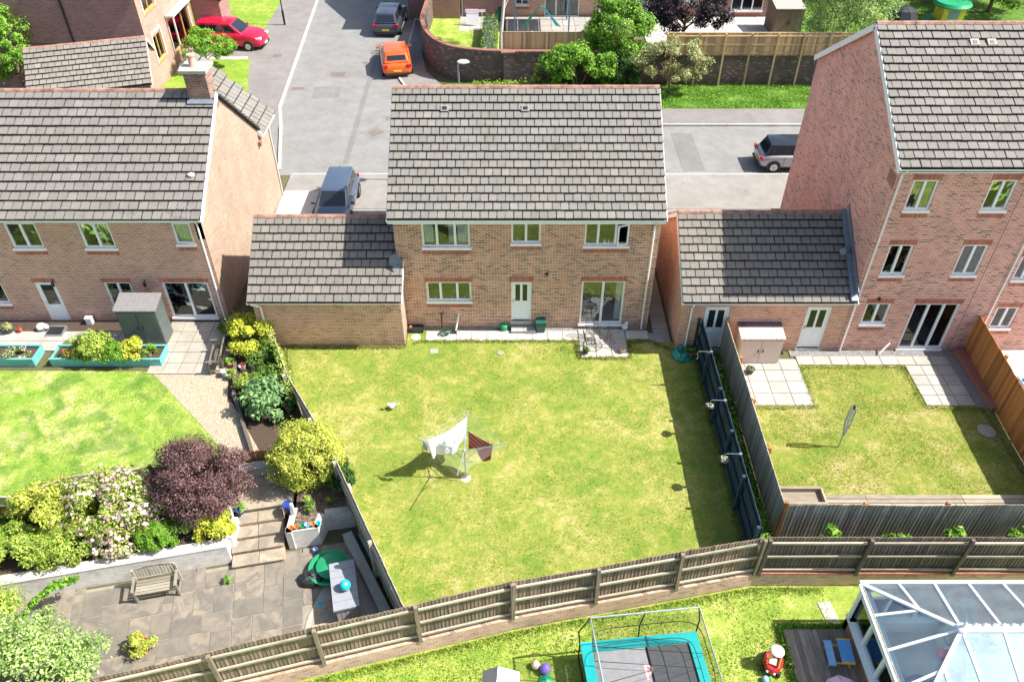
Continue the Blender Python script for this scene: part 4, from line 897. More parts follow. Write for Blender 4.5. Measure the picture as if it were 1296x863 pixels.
# bottom fence on its low brick wall, rails towards the camera
lowwall = thing('retaining_wall', 'low weathered brick wall under the long brown fence', 'wall', (0, 0, 0))
wall(lowwall, 'brick_low', (FA[0], FA[1] - .02), (0, FB[1] - .02), -1.1, -.42, th=.24, caps=True); wall(lowwall, 'brick_low', (0, FB[1] - .02), (FC[0], FC[1] - .02), -1.1, -.42, th=.24, name='wall'); 
lw3 = thing('retaining_wall', 'low shaded brick wall under the straight right hand fence', 'wall', (FC[0], FC[1], 0)); wall(lw3, 'brick_low', (0, -.02), (14, -.02), -1.1, -.42, th=.24); MB().bx(0, 14, -.03, .1, -.418, -.35).build('coping', 'brick_red', lw3)
fence('long_fence', 'long brown closeboard fence with rails running diagonally across the bottom', [(FA[0], FA[1] + .1), (FB[0], FB[1] + .1), (FC[0], FC[1] + .1)], -.42, 1.32, 1, 'fence_brown', 'fence_rail', None, bw=.108, pitch=2.75, sag=.03, post_mat='fence_post', tilt=.2)
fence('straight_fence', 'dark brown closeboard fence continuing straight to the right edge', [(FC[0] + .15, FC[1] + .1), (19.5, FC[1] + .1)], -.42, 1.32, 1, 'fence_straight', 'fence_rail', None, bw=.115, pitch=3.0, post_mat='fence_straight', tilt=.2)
# timber posts reaching the ground in front of the wall
for i in range(8):
    u = i / 7.; x = -11.6 + (7.2 + 11.6) * u; L_ = (x - FA[0]) / (FB[0] - FA[0]) if x < 0 else None
    y = FA[1] + (FB[1] - FA[1]) * L_ if x < 0 else FB[1] + (FC[1] - FB[1]) * x / FC[0]
# navy fence
fence('navy_fence', 'dark navy painted fence down the right side of the middle lawn', [(7.3, -1.5), (7.3, -11.15)], 0, 1.7, 1, 'fence_navy', 'fence_navy', None, bw=.15, pitch=2.0, rails=3)
fence('grey_fence', 'weathered grey closeboard fence left of the neighbour lawn', [(8.25, -1.45), (8.2, -10.2)], -.0, 1.65, -1, 'fence_grey', 'fence_orange', None, bw=.1, pitch=2.2, post_mat='fence_orange')
fence('back_fence', 'dark weathered closeboard fence behind the long wooden deck', [(8.24, -10.22), (18.2, -10.22)], -.1, 1.55, -1, 'fence_backgrey', 'fence_orange', None, bw=.115, pitch=2.4, post_mat='fence_orange', sag=.03)
fence('orange_fence', 'bright orange stained fence at the right edge of the neighbour lawn', [(17.95, -1.35), (17.6, -6.2), (17.45, -10.2)], 0, 1.8, -1, 'fence_orange', 'fence_orange', None, bw=.14, pitch=2.4, bth=.02)
fence('left_fence', 'old mossy fence between the middle lawn and the left garden', LF, -.6, 1.15, 1, 'fence_grey', 'fence_rail', None, bw=.14, pitch=2.3, rails=3, offs=.3)
MB().prism([(17.5, -1.5), (17.5, -4.8), (17.85, -4.8), (17.9, -1.5)], -.02, .22).build('raised_edge', 'brick_red').__setitem__('kind', 'structure')

# ------------------------------------------------------------ left garden: walls, steps, beds
ww = thing('white_wall', 'long low whitewashed brick wall behind the patio bench', 'wall', (white_a[0], white_a[1], 0))
dx, dy = white_b[0] - white_a[0], white_b[1] - white_a[1]; L_, d_, n_ = dirn((0, 0), (dx, dy))
wall(ww, 'brick_white', (0, 0), (dx, dy), -1.05, -.2, th=.34, caps=True); b = MB(); b.bar((d_[0] * .0 - n_[0] * .17, -n_[1] * .17, -.18), (dx - n_[0] * .17, dy - n_[1] * .17, -.18), .36, .04); b.build('coping', 'brick_white', ww)
MB().bx(dx - .1, dx + .08, dy + .32, dy + 1.1, -1.05, -.12).build('return_wall', 'white_paint', ww)
st = thing('stone_steps', 'flight of stone steps from the landing down to the patio', 'steps', (-8.86, -10.78, -1.0), R(11))
for i in range(5):
    y0 = .02 + i * .42; z0 = i * .16; MB().bx(0, 1.62, y0, y0 + 2.05 - i * .42, z0 - (.1 if i == 0 else 0), z0 + .115).build('riser', 'brick_low', st)
    for k in range(2): MB().bx(.002 + k * .84, .82 + k * .80, y0 - .04, y0 + (.45 if i < 4 else .4), z0 + .117, z0 + .16).build('tread', 'step_stone', st)
sheet('landing', [(-9.45, -9.2), (-7.3, -8.78), (-7.25, -7.3), (-9.45, -7.7)], -.21, 'step_stone', .02) ; 
struct(MB().prism([(-9.45, -9.2), (-7.3, -8.78), (-7.25, -7.35), (-9.6, -7.8)], -1.0, -.235).build('terrace', 'ground'))
uw_ = thing('landing_wall', 'low block wall above the shaded stone landing', 'wall', (-9.35, -7.75, 0)); wall(uw_, 'stone_grey', (0, 0), (2.1, .38), -.25, .12, th=.3, caps=True); b = MB(); b.bar((0, .14, .15), (2.1, .52, .15), .34, .06); b.build('coping', 'slab_grey', uw_)
pw_ = thing('white_planter', 'white brick planter wall beside the steps with toy plant pots on top', 'planter', (-7.22, -10.0, 0))
pp = [(0, 1.0), (0, 0), (1.0, .2), (1.12, .75), (2.0, .9)]
for a_, c_ in zip(pp[:-1], pp[1:]): wall(pw_, 'brick_white', a_, c_, -1.05, -.16, th=.2, caps=True)
struct(MB().prism([(-7.0, -9.75), (-6.3, -9.6), (-6.1, -9.05), (-5.2, -8.95), (-4.9, -9.3), (-5.6, -8.2), (-6.65, -6.4), (-7.2, -7.0), (-7.2, -8.0)], -1.05, -.19).build('bark_bed', 'bark_chips'))
struct(MB().prism([(-10.55, -4.3), (-8.3, -4.2), (-9.2, -1.9), (-11.0, -1.3), (-11.2, -1.6)], -.3, .02).build('shrub_bed', 'soil'))
struct(MB().prism([(-9.2, -4.2), (-8.3, -4.2), (-6.9, -6.4), (-8.6, -7.0), (-10.4, -4.4)], -.3, .0).build('shrub_bed', 'soil'))
struct(MB().prism([(-15.6, -11.5), (-9.0, -10.1), (-9.1, -7.9), (-12, -8.45), (-14.4, -8.8), (-15.3, -9.6), (-18.5, -9.7), (-18.5, -12.2)], -1.05, -.22).build('flower_bed', 'soil'))
kb = thing('kerb_wall', 'low concrete kerb wall beside the canes along the old fence', 'wall', (0, 0, 0)); b = MB(); b.bar((-5.35, -9.7, -.78), (-3.7, -12.6, -.78), .3, .5); b.build('kerb_body', 'concrete', kb)
struct(MB().prism([(-5.2, -9.4), (-4.9, -9.4), (-3.0, -13.0), (-3.4, -13.3)], -1.1, -.72).build('soil_strip', 'soil'))
# flagstones of the lower patio, one by one
fg = thing('flagstone_patio', 'sandstone patio of mixed flagstones below the white wall', 'patio', (0, 0, -1.04)); fg['kind'] = 'structure'
poly = [(-15.7, -12.0), (-8.9, -10.6), (-7.2, -10.25), (-6.2, -9.95), (-5.0, -9.75), (-4.85, -10.4), (-5.7, -10.9), (-6.05, -12.2), (-6.4, -14.4), (-9, -15.1), (-13.4, -16.2), (-17, -16.4), (-17, -12.3)]
def inpoly(x, y, P):
    c = False; j = len(P) - 1
    for i in range(len(P)):
        if (P[i][1] > y) != (P[j][1] > y) and x < (P[j][0] - P[i][0]) * (y - P[i][1]) / (P[j][1] - P[i][1]) + P[i][0]: c = not c
        j = i
    return c
rnd = random.Random(5); ang = R(11.5); ca, sa = math.cos(ang), math.sin(ang); cell = .3; nx, ny = 46, 30; used = [[0] * ny for _ in range(nx)]
for j in range(ny):
    for i in range(nx):
        if used[i][j]: continue
        opts = [(2, 2), (3, 2), (2, 3), (3, 2), (2, 1), (1, 2), (1, 1)]; rnd.shuffle(opts); opts.sort(key=lambda o: -o[0] * o[1] if rnd.random() < .75 else 0)
        for (w_, h_) in opts + [(1, 1)]:
            if i + w_ <= nx and j + h_ <= ny and not any(used[i + a][j + c] for a in range(w_) for c in range(h_)): break
        else: w_ = h_ = 1
        for a in range(w_):
            for c in range(h_): used[i + a][j + c] = 1
        lx, ly = (i + w_ / 2) * cell, -(j + h_ / 2) * cell + 2.2
        x, y = -16.6 + lx * ca - ly * sa, -13.0 + lx * sa + ly * ca
        if inpoly(x, y, poly):
            q = .009; hw_, hh_ = w_ * cell / 2 - q, h_ * cell / 2 - q; e = .02
            MB().prism([(-hw_ + e * rnd.random(), -hh_), (hw_, -hh_ + e * rnd.random()), (hw_ - e * rnd.random(), hh_), (-hw_, hh_ - e * rnd.random())], 0, .04).build('flagstone', 'flagstone', fg, (x, y, rnd.uniform(-.004, .004)), (0, 0, ang))
struct(MB().prism(poly, -1.06, -1.018).build('mortar_bed', 'mortar'))
struct(MB().prism([(-6.15, -12.4), (-5.75, -10.9), (-5.55, -10.6), (-5.0, -9.8), (-3.4, -13.0), (-3.1, -13.4), (-6.3, -14.3)], -1.06, -.99).build('concrete_base', 'concrete'))
struct(MB().prism([(-6.0, -12.0), (-5.5, -11.75), (-5.15, -12.1), (-5.0, -12.8), (-5.05, -13.4), (-5.5, -13.75), (-6.0, -13.6), (-6.0, -12.9)], -1.0, -.984).build('sand_patch', 'gravel_gold'))
# beds' plants
bush('shrub', 'round copper purple leaved tree above the stone landing', -9.95, -8.75, -.2, 1.45, 1.35, 1.35, 24000, 'leaf_purple', .095, 90, .36, 'tree', lift=.9, low=-.8)
bush('conifer', 'golden yellow conifer overhanging the old fence', -6.9, -7.6, -.15, 1.08, 1.05, 1.3, 17000, 'leaf_yellow', .105, 80, .34, 'tree', lift=.62, low=-.8)
bush('rhododendron', 'large pink flowering shrub left of the purple tree', -12.7, -9.5, -.2, 1.6, 1.05, 1.05, 11000, 'leaf_lime', .12, 60, .34, lift=.7, extra=[('blossom', 'flower_pink', 1500, .13)])
bush('shrub', 'yellow green shrub against the lattice fence at the left edge', -14.6, -9.7, -.2, 1.3, 1.0, .9, 8500, 'leaf_yellow', .13, 36, .3, lift=.7)
bush('shrub', 'low yellow shrub above the left end of the white wall', -15.3, -10.75, -.2, 1.25, .75, .55, 5500, 'leaf_lime', .12, 30, .26, lift=.7)
bush('shrub', 'low mid green shrub at the far left end of the flower bed', -16.4, -10.7, -.2, 1.1, .9, .6, 4500, 'leaf_fresh', .12, 24, .26, lift=.6)
bush('shrub', 'bright green low bush on the white wall below the purple tree', -11.05, -10.35, -.2, .72, .42, .42, 4200, 'leaf_fresh', .085, 30, .18, lift=.6)
bush('shrub', 'dark green low bush between the green and the golden bushes', -10.3, -9.9, -.2, .75, .5, .4, 1800, 'leaf_mid', .085, 16, .16, lift=.6)
bush('shrub', 'golden leaved bush at the right end of the white wall', -9.45, -9.95, -.2, .62, .42, .45, 2600, 'leaf_gold', .11, 24, .2, lift=.65)
bush('shrub', 'spreading lime shrub at the front edge of the left flower bed', -14.0, -10.75, -.2, 1.1, .6, .5, 5500, 'leaf_lime', .11, 36, .24, lift=.6)
bush('shrub', 'pink flowered clump hanging over the front of the white wall', -12.4, -10.6, -.2, .8, .4, .35, 1800, 'leaf_lime', .1, 18, .2, lift=.6, extra=[('blossom', 'flower_pink', 500, .1)])
bush('shrub', 'yellow leaved shrub by the gutter corner of the left garage', -10.35, -1.35, .02, .85, .85, .85, 4600, 'leaf_gold', .13, 30, .26, lift=.75)
bush('shrub', 'dark green shrub tucked under the yellow shrub by the garage', -9.75, -2.0, .02, .7, .6, .5, 2600, 'leaf_mid', .11, 20, .25, lift=.6)
bush('shrub', 'large blue green leaved shrub halfway along the old fence', -8.85, -4.7, -.1, .85, .85, .7, 2600, 'leaf_blue', .22, 28, .3, lift=.65)
bush('shrub', 'pale green bush at the edge of the golden gravel path', -9.95, -3.65, .0, .5, .45, .4, 1700, 'leaf_lime', .11, 16, .2, lift=.6)
bush('shrub', 'dark leafy shrub between the gravel path and the old fence', -9.0, -3.6, .0, .75, .6, .5, 2600, 'leaf_mid', .13, 22, .25, lift=.6)
iv = thing('climbing_plant', 'variegated climber scrambling along the top of the old fence', 'climber', (-9.2, -1.7, 0)); k = NR.uniform(0, 1, 1500) ** 1.3 * .75; Q = np.stack([k * 1.9 - .12 + NR.normal(0, .07, 1500), -k * 4.2 + NR.normal(0, .1, 1500), .85 + NR.normal(0, .22, 1500)], 1); leaf_mesh('foliage', Q, np.tile([0., 0., 1.], (1500, 1)), .09, 'leaf_lime', iv)
MB().tube([(0, 0, .02), (.9, -1.9, .9), (1.9, -4.2, 1.0)], .03, 5).build('stem', 'bark', iv)
bush('shrub', 'dark green plants in the shade beside the old fence below the conifer', -5.75, -8.1, -.2, .45, .8, .4, 2200, 'leaf_dark', .1, 18, .2, lift=.6)
for i, (x, y) in enumerate([(-7.35 + .75, -9.2 + .1), (-5.95, -8.85), (-6.75, -8.9)]): bush('bedding_plant', ['small green plant in the bark bed beside the planter wall', 'pale lime young plant in the bark bed near the old fence', 'tiny green plant in the bark bed near the steps'][i], x, y, -.19, .18, .16, .2, 160, 'leaf_lime' if i else 'leaf_mid', .12, 6, .08, 'plant', stem=.01)
# big tree in the bottom left corner
tree('garden_tree', 'leafy green tree filling the bottom left corner', -13.0, -15.2, -1.05, .9, 2.5, 1.75, 1.5, 11500, 'leaf_pale', .13, 70, .42, .12)
bush('shrub', 'yellow tipped tree crown at the left edge by the patio', -14.9, -13.7, -1.0, 1.5, 1.2, 1.5, 11000, 'leaf_lime', .12, 60, .42, 'tree', lift=.75)
cl = thing('trailing_branch', 'arching green spray hanging over the left end of the white wall', 'branch', (-14.6, -12.9, -.9)); k = NR.uniform(0, 1, 500); Q = np.stack([k * 1.6, k * 1.1 + NR.normal(0, .07, 500), .3 + .8 * np.sin(k * 2.2) + NR.normal(0, .05, 500)], 1); leaf_mesh('foliage', Q, np.tile([0., 0., 1.], (500, 1)), .14, 'leaf_fresh', cl); MB().tube([(0, 0, 0), (.5, .35, .95), (1, .7, 1.1), (1.6, 1.1, .9)], .02, 5, .008).build('stem', 'bark', cl)
# lattice fence
lt = thing('lattice_fence', 'lattice topped timber fence behind the flower bed shrubs', 'fence', (-18.4, -9.42, -.2)); pts = [(0, 0), (2.95, 0), (3.95, .78), (6.6, 1.2)]
for p, q in zip(pts[:-1], pts[1:]):
    L, d, n = dirn(p, q); rz = math.atan2(d[1], d[0])
    for j in range(4): c = MB(); c.bar((p[0], p[1], .1 + j * .16), (q[0], q[1], .1 + j * .16), .03, .14); c.build('plank', 'log_brown', lt)
    b = MB(); b.bar((p[0], p[1], 1.13), (q[0], q[1], 1.13), .06, .04); b.bar((p[0], p[1], .74), (q[0], q[1], .74), .05, .03); 
    u = 0
    while u < L:
        for s in (0, 1):
            a0 = u if s == 0 else u + .38; a1 = u + .38 if s == 0 else u
            if max(a0, a1) <= L: b.bar((p[0] + d[0] * a0, p[1] + d[1] * a0, .75), (p[0] + d[0] * a1, p[1] + d[1] * a1, 1.12), .012, .025, up=(n[0], n[1], 0))
        u += .095
    b.build('lattice', 'bench_wood', lt); c = MB(); c.box(q[0], q[1], .62, .1, .1, 1.25); c.build('post', 'log_brown', lt)
gt = thing('picket_gate', 'short brown picket fence above the landing wall', 'fence', (-9.35, -7.25, .0), R(9))
for i in range(12): MB().box(0, 0, .28, .10, .025, .56 + .04 * math.sin(i)).build('picket', 'log_brown', gt, (i * .17, 0, 0), (0, R(6 * math.sin(i * 2.3)), 0))
b = MB(); b.bar((0, .03, .12), (2.0, .03, .12), .03, .07); b.build('rail', 'log_brown', gt); b = MB(); b.bar((0, .03, .42), (2.0, .03, .42), .03, .07); b.build('rail', 'log_brown', gt)
for i, (a, c) in enumerate([((-10.75, -2.3), (-10.3, -4.2)), ((-10.25, -4.25), (-8.95, -6.9))]):
    sp = thing('timber_edging', ['sleeper edge between the gravel path and the upper shrub bed', 'sleeper edge running down the gravel path towards the gate'][i], 'edging', (a[0], a[1], 0)); b = MB(); b.bar((0, 0, .12), (c[0] - a[0], c[1] - a[1], .12), .12, .28); b.build('sleeper', 'sleeper', sp)
pn = thing('fence_panel', 'short brown fence panel leaning down at the far left beside the patio', 'fence', (-15.85, -11.9, -1.0)); 
for i in range(12): MB().box(0, 0, .65, .12, .02, 1.3).build('board', 'fence_brown', pn, (-.03 - i * .035, -i * .12, 0), (0, 0, R(75)))
# ------------------------------------------------------------ garden benches
def bench(name, label, x, y, z, rz, w=1.25, lattice=False):
    t = thing(name, label, 'bench', (x, y, z), rz)
    for sx in (-1, 1):
        for yy, h in ((-.26, .60), (.26, .92)): MB().box(sx * (w / 2 - .03), yy, h / 2, .06, .06, h).build('leg', 'bench_wood', t)
        b = MB(); b.bar((sx * (w / 2 - .03), -.33, .62), (sx * (w / 2 - .03), .27, .64), .08, .035); b.build('armrest', 'bench_wood', t)
        b = MB(); b.bar((sx * (w / 2 - .03), -.26, .14), (sx * (w / 2 - .03), .26, .14), .03, .05); b.build('stretcher', 'bench_wood', t)
    for i in range(5): MB().box(0, -.25 + i * .105, .42, w - .1, .085, .022).build('seat_slat', 'bench_wood', t)
    b = MB(); b.bar((-w / 2 + .05, -.26, .37), (w / 2 - .05, -.26, .37), .03, .08); b.bar((-w / 2 + .05, .26, .48), (w / 2 - .05, .26, .48), .03, .07); b.build('seat_frame', 'bench_wood', t)
    b = MB(); pr = [(-w / 2 + .03, .88)] + [(-w / 2 + .03 + (w - .06) * i / 8, .88 + .10 * math.sin(math.pi * i / 8)) for i in range(1, 8)] + [(w / 2 - .03, .88)]
    for p, q in zip(pr[:-1], pr[1:]): b.bar((p[0], .30, p[1]), (q[0], .30, q[1]), .035, .08)
    b.build('top_rail', 'bench_wood', t)
    if lattice:
        for i in range(9): MB().box(-w / 2 + .1 + (w - .2) * i / 8, .29, .68, .03, .02, .36).build('back_slat', 'black_metal', t)
        b = MB(); b.bar((-w / 2 + .06, .29, .62), (w / 2 - .06, .29, .62), .02, .03); b.bar((-w / 2 + .06, .29, .75), (w / 2 - .06, .29, .75), .02, .03); b.build('back_lattice', 'black_metal', t)
    else:
        for i in range(13): MB().box(-w / 2 + .1 + (w - .2) * i / 12, .29, .70, .035, .018, .42).build('back_slat', 'bench_wood', t)
    return t
bench('garden_bench', 'weathered slatted bench on the flagstones in front of the white wall', -10.9, -11.55, -1.0, R(12), 1.3)
b2 = bench('garden_bench', 'dark framed bench facing left at the edge of the upper patio', -11.4, -2.15, .03, R(-90 + 7), 1.35, True)
for ch in b2.children:
    if ch.data.materials[0].name == 'bench_wood': ch.data.materials[0] = M['sleeper']
# ------------------------------------------------------------ left house terrace
def shed(name, label, x, y, z, w, d, h, hb, body, roofm, rz=0, doors=2, lid=None, over=.05, cat='shed', roofslope='back', panelcol=None):
    t = thing(name, label, cat, (x, y, z), rz); b = MB()
    b.add([(0, 0, 0), (w, 0, 0), (w, d, 0), (0, d, 0), (0, 0, h), (w, 0, h), (w, d, hb), (0, d, hb)], [(0, 3, 2, 1), (4, 5, 6, 7), (0, 1, 5, 4), (1, 2, 6, 5), (2, 3, 7, 6), (3, 0, 4, 7)]); b.build('body', body, t)
    b = MB(); o = over; b.add([(-o, -o, h - .0), (w + o, -o, h), (w + o, d + o, hb), (-o, d + o, hb), (-o, -o, h + .06), (w + o, -o, h + .06), (w + o, d + o, hb + .06), (-o, d + o, hb + .06)], [(0, 3, 2, 1), (4, 5, 6, 7), (0, 1, 5, 4), (1, 2, 6, 5), (2, 3, 7, 6), (3, 0, 4, 7)]); lidp = b.build('roof', roofm, t)
    for i in range(doors):
        a = w * i / doors + .04; c = w * (i + 1) / doors - (.012 if i < doors - 1 else .04)
        dr = MB().bx(a + (0 if i == 0 else -.028), c, -.022, -.002, .06, h - .06).build('door', panelcol or body, t); MB().bx(c - .09 if i == 0 else a + .04, c - .05 if i == 0 else a + .08, -.05, -.024, h * .48, h * .6).build('handle', 'black_plastic', dr)
    n = int(w / .19)
    for i in range(n): MB().bar((w * (i + .5) / n, -o, h + .065), (w * (i + .5) / n, d + o, hb + .065), .02, .012).build('rib', roofm, lidp)
    return t
shed('garden_shed', 'dark green grey double door plastic shed with ribbed grey roof by the french doors', -15.38, -1.12, 0, 1.55, .82, 1.75, 1.95, 'shed_green', 'shed_roof')
def trough(label, x0, x1, y0, y1, h):
    t = thing('planter_box', label, 'planter', (x0, y0, 0)); w, d = x1 - x0, y1 - y0
    for nm, a in (('front_board', (0, w, 0, .05)), ('rear_board', (0, w, d - .05, d)), ('end_board', (0, .05, .052, d - .052)), ('end_board', (w - .05, w, .052, d - .052))): MB().bx(*a, 0, h).build(nm, 'teal_paint', t)
    for y in (-.02, d - .07): MB().bx(-.02, w + .02, y, y + .09, h + .002, h + .03).build('top_rail', 'teal_paint', t)
    MB().bx(.05, w - .05, .05, d - .05, 0, h - .09).build('compost', 'soil', t); return t
trough('turquoise trough planter at the left edge beside the shorter gap', -22.5, -18.55, -2.35, -1.5, .36); trough('long turquoise trough planter overflowing with lime and gold shrubs', -17.9, -13.62, -2.35, -1.5, .36)
bush('shrub', 'big lime green shrub in the long turquoise planter', -16.25, -1.95, .2, .78, .5, .62, 4000, 'leaf_lime', .12, 30, .22, lift=.6); bush('shrub', 'mid green shrub in the middle of the long turquoise planter', -15.35, -2.15, .2, .55, .45, .42, 2400, 'leaf_fresh', .11, 20, .2, lift=.6)
bush('shrub', 'golden shrub in the long turquoise planter beside the green one', -14.65, -2.0, .2, .42, .4, .5, 1700, 'leaf_gold', .12, 18, .18, lift=.6); bush('shrub', 'small green shrub at the right end of the long planter', -14.05, -2.05, .2, .32, .3, .28, 1100, 'leaf_fresh', .07, 14, .12, lift=.6)
bush('bedding_plant', 'sparse reddish plants at the left end of the long planter', -17.2, -2.05, .2, .42, .3, .2, 420, 'leaf_mid', .1, 12, .14, 'plant', stem=.012, extra=[('blossom', 'flower_red', 90, .06)])
bush('bedding_plant', 'pink and green bedding plants in the left turquoise planter', -19.6, -2.05, .2, .9, .3, .2, 700, 'leaf_mid', .09, 16, .14, 'plant', stem=.012, extra=[('blossom', 'flower_pink', 160, .07)])
bush('bedding_plant', 'loose weeds growing beside the gap between the planters', -17.6, -1.2, .02, .35, .25, .22, 300, 'leaf_lime', .09, 10, .12, 'plant', stem=.01)
def pot(label, x, y, z, r, h, m, plant=None, pr=.25, pn=500, psz=.08, cat='plant pot', name='plant_pot'):
    t = thing(name, label, cat, (x, y, z)); MB().lathe([(r * .72, 0), (r * .95, h * .8), (r * 1.05, h * .82), (r * 1.05, h), (r * .9, h), (r * .88, h * .86), (.01, h * .86)], n=14).build('pot', m, t, smooth=True)
    if plant: P, N = crown_pts(pn, (pr, pr, pr * .9), 12, pr * .4, -.3); P[:, 2] = np.abs(P[:, 2]) + h * .85; leaf_mesh('foliage', P, N, psz, plant, t); MB().tube([(0, 0, h * .8), (0, 0, h + pr * .5)], .015, 5).build('stem', 'bark', t)
    return t
pot('glazed pot holding a yellow leaved shrub on the flagstones', -10.78, -13.45, -1.0, .24, .32, 'terracotta', 'leaf_yellow', .34, 1800, .075)
pot('round yellow flowering pot plant by the left house door path', *G(12, 421), .0, .2, .28, 'pot_plant_dark', 'leaf_cream', .22, 700, .06)
pot('small terracotta pot of orange flowers by the left house wall', *G(26, 420), .0, .1, .15, 'terracotta', 'flower_red', .12, 140, .06)
pot('pot of red flowers beside the dark bench', -10.95, -2.35, .0, .17, .25, 'terracotta', 'leaf_fresh', .2, 420, .07); pot('pot of pale green leaves beside the red flowers', -10.75, -3.0, .0, .15, .22, 'stone_grey', 'leaf_lime', .2, 420, .07)
pot('grey stone pot in front of the dark bench end', -11.0, -2.9, .0, .14, .3, 'stone_grey'); pot('climbing rose pot beside the french doors', -11.6, -.4, .0, .2, .3, 'pot_plant_dark', 'leaf_mid', .36, 1200, .08)
for i, (px, py) in enumerate([(308, 468), (321, 465), (335, 468)]): pot(['white glazed pot of red flowers left end of the bed row', 'white and red flower pot in the middle of the bed row', 'blue grey pot right end of the bed row'][i], *G(px, py), .02, .13, .22, 'white_glaze' if i < 2 else 'stone_grey', 'flower_red' if i < 2 else 'leaf_blue', .13, 120, .07)
pot('dark blue glazed pot with leaves on the left of the landing', -8.85, -9.15, -.2, .17, .25, 'blue_glaze', 'leaf_fresh', .16, 200, .09); pot('dark blue glazed pot at the top right corner of the steps', -7.3, -9.05, -.2, .17, .3, 'blue_glaze')
wp_ = thing('white_post', 'short white post beside the blue pot on the landing', 'post', (-9.08, -9.35, -.2)); MB().bx(-.05, .05, -.05, .05, 0, .5).build('shaft', 'white_paint', wp_); MB().ball(0, 0, .54, .06).build('finial', 'white_paint', wp_, smooth=True)
wp_ = thing('white_post', 'short white post at the top of the planter wall', 'post', (-7.1, -9.25, -.2)); MB().bx(-.05, .05, -.05, .05, 0, .5).build('shaft', 'white_paint', wp_); MB().ball(0, 0, .54, .06).build('finial', 'white_paint', wp_, smooth=True)
stt = thing('garden_ornament', 'small grey stone owl ornament in the bark bed', 'ornament', (-5.42, -8.35, -.15)); MB().lathe([(.09, 0), (.1, .04), (.08, .06), (.1, .2), (.06, .28)], n=12).build('body', 'stone_grey', stt, smooth=True); MB().ball(0, 0, .33, .08).build('head', 'stone_grey', stt, smooth=True)
ped = thing('garden_ornament', 'white pig shaped ornament by the left house wall', 'ornament', (*G(54, 418), 0)); MB().ball(0, 0, .2, .19, sz=.75).build('body', 'white_glaze', ped, smooth=True); MB().ball(.22, -.03, .22, .11).build('head', 'white_glaze', ped, smooth=True)
for sx in (-.1, .1):
    for sy in (-.06, .06): MB().bx(sx - .025, sx + .025, sy - .025, sy + .025, 0, .1).build('leg', 'white_glaze', ped)
mt = thing('door_step', 'grey ramp step below the half glazed door', 'step', (*G(72, 421), 0)); b = MB(); b.add([(-.35, -.28, 0), (.35, -.28, 0), (.35, .28, 0), (-.35, .28, 0), (-.35, -.28, .08), (.35, -.28, .08), (.35, .28, .16), (-.35, .28, .16)], [(0, 3, 2, 1), (4, 5, 6, 7), (0, 1, 5, 4), (1, 2, 6, 5), (2, 3, 7, 6), (3, 0, 4, 7)]); b.build('ramp', 'grey_metal', mt); MB().bx(-.3, .3, -.2, .2, .13, .145).build('mat', 'black_plastic', mt, rot=(R(8), 0, 0))
wb = thing('water_butt_lid', 'small white box against the wall between door and shed', 'box', (*G(115, 409), 0)); MB().bx(-.12, .12, -.1, .1, 0, .3).build('body', 'white_paint', wb); MB().bx(-.14, .14, -.12, .12, .302, .33).build('lid', 'white_paint', wb)
# ------------------------------------------------------------ patio clutter by the storage box
sb = thing('storage_box', 'tall grey plastic storage box with a turquoise ball on its lid', 'storage box', (-4.55, -12.48, -1.0), R(14.5)); 
MB().bx(-.66, .0, 0, 1.55, 0, .72).build('body', 'grey_plastic', sb); ld_ = MB().bx(-.71, .05, -.05, 1.6, .722, .80).build('lid', 'grey_lid', sb)
for i in range(1, 6): MB().bx(-.715, .055, -.05 + i * .275, -.035 + i * .275, .801, .806).build('groove', 'shed_roof', ld_)
for i in range(5): MB().bx(-.64 + i * .13, -.53 + i * .13, -.012, -.002, .03, .70).build('plank', 'grey_plastic', sb)
bl = thing('ball', 'turquoise ball resting on the grey storage box lid', 'ball', (-4.98, -11.95, -.02)); MB().ball(0, 0, .0, .17).build('shell', 'aqua_plastic', bl, smooth=True); bl.location.z = -1 + .81 + .17; MB().ball(.05, -.05, .125, .05).build('valve_patch', 'cream_plastic', bl)
po = thing('paddling_pool', 'round green plastic sand pit behind the storage box', 'sand pit', (-5.75, -10.85, -1.0)); MB().lathe([(.45, 0), (.58, .05), (.62, .2), (.66, .22), (.66, .25), (.58, .25), (.52, .1), (.01, .08)], n=24).build('tray', 'green_plastic', po, smooth=True); MB().lathe([(.45, .26), (.50, .3), (.3, .38), (.01, .42)], .08, .05, 0, 20).build('lid', 'green_plastic', po, smooth=True)
bgk = thing('rubbish_bag', 'crumpled black plastic bag beside the green sand pit', 'bag', (-6.3, -11.15, -1.0)); b = MB(); 
rr = random.Random(3)
b.lathe([(.22, 0), (.30, .08), (.26, .2), (.14, .26), (.02, .27)], n=11); b.v = [(x * 1.2 + rr.gauss(0, .03), y * 1.1 + rr.gauss(0, .03), max(0, z + rr.gauss(0, .02))) for x, y, z in b.v]; b.build('sack', 'black_plastic', bgk); MB().tube([(0, 0, .25), (.04, .02, .34)], .04, 6).build('knot', 'black_plastic', bgk)
bl2 = thing('ball', 'small blue and white ball on the patio below the planter wall', 'ball', (-6.35, -10.1, -.9)); MB().ball(0, 0, 0, .1).build('shell', 'blue_plastic', bl2, smooth=True); MB().lathe([(.02, .09), (.07, .075), (.08, .065)], 0, 0, 0, 10).build('white_spot', 'white_glaze', bl2)
rt = thing('toy_spade', 'small red plastic toy spade by the green sand pit', 'toy', (-6.25, -10.75, -.98), .6); MB().bx(-.14, .14, -.02, .02, 0, .03).build('handle', 'red_plastic', rt); MB().bx(.14, .3, -.07, .07, 0, .04).build('blade', 'red_plastic', rt)
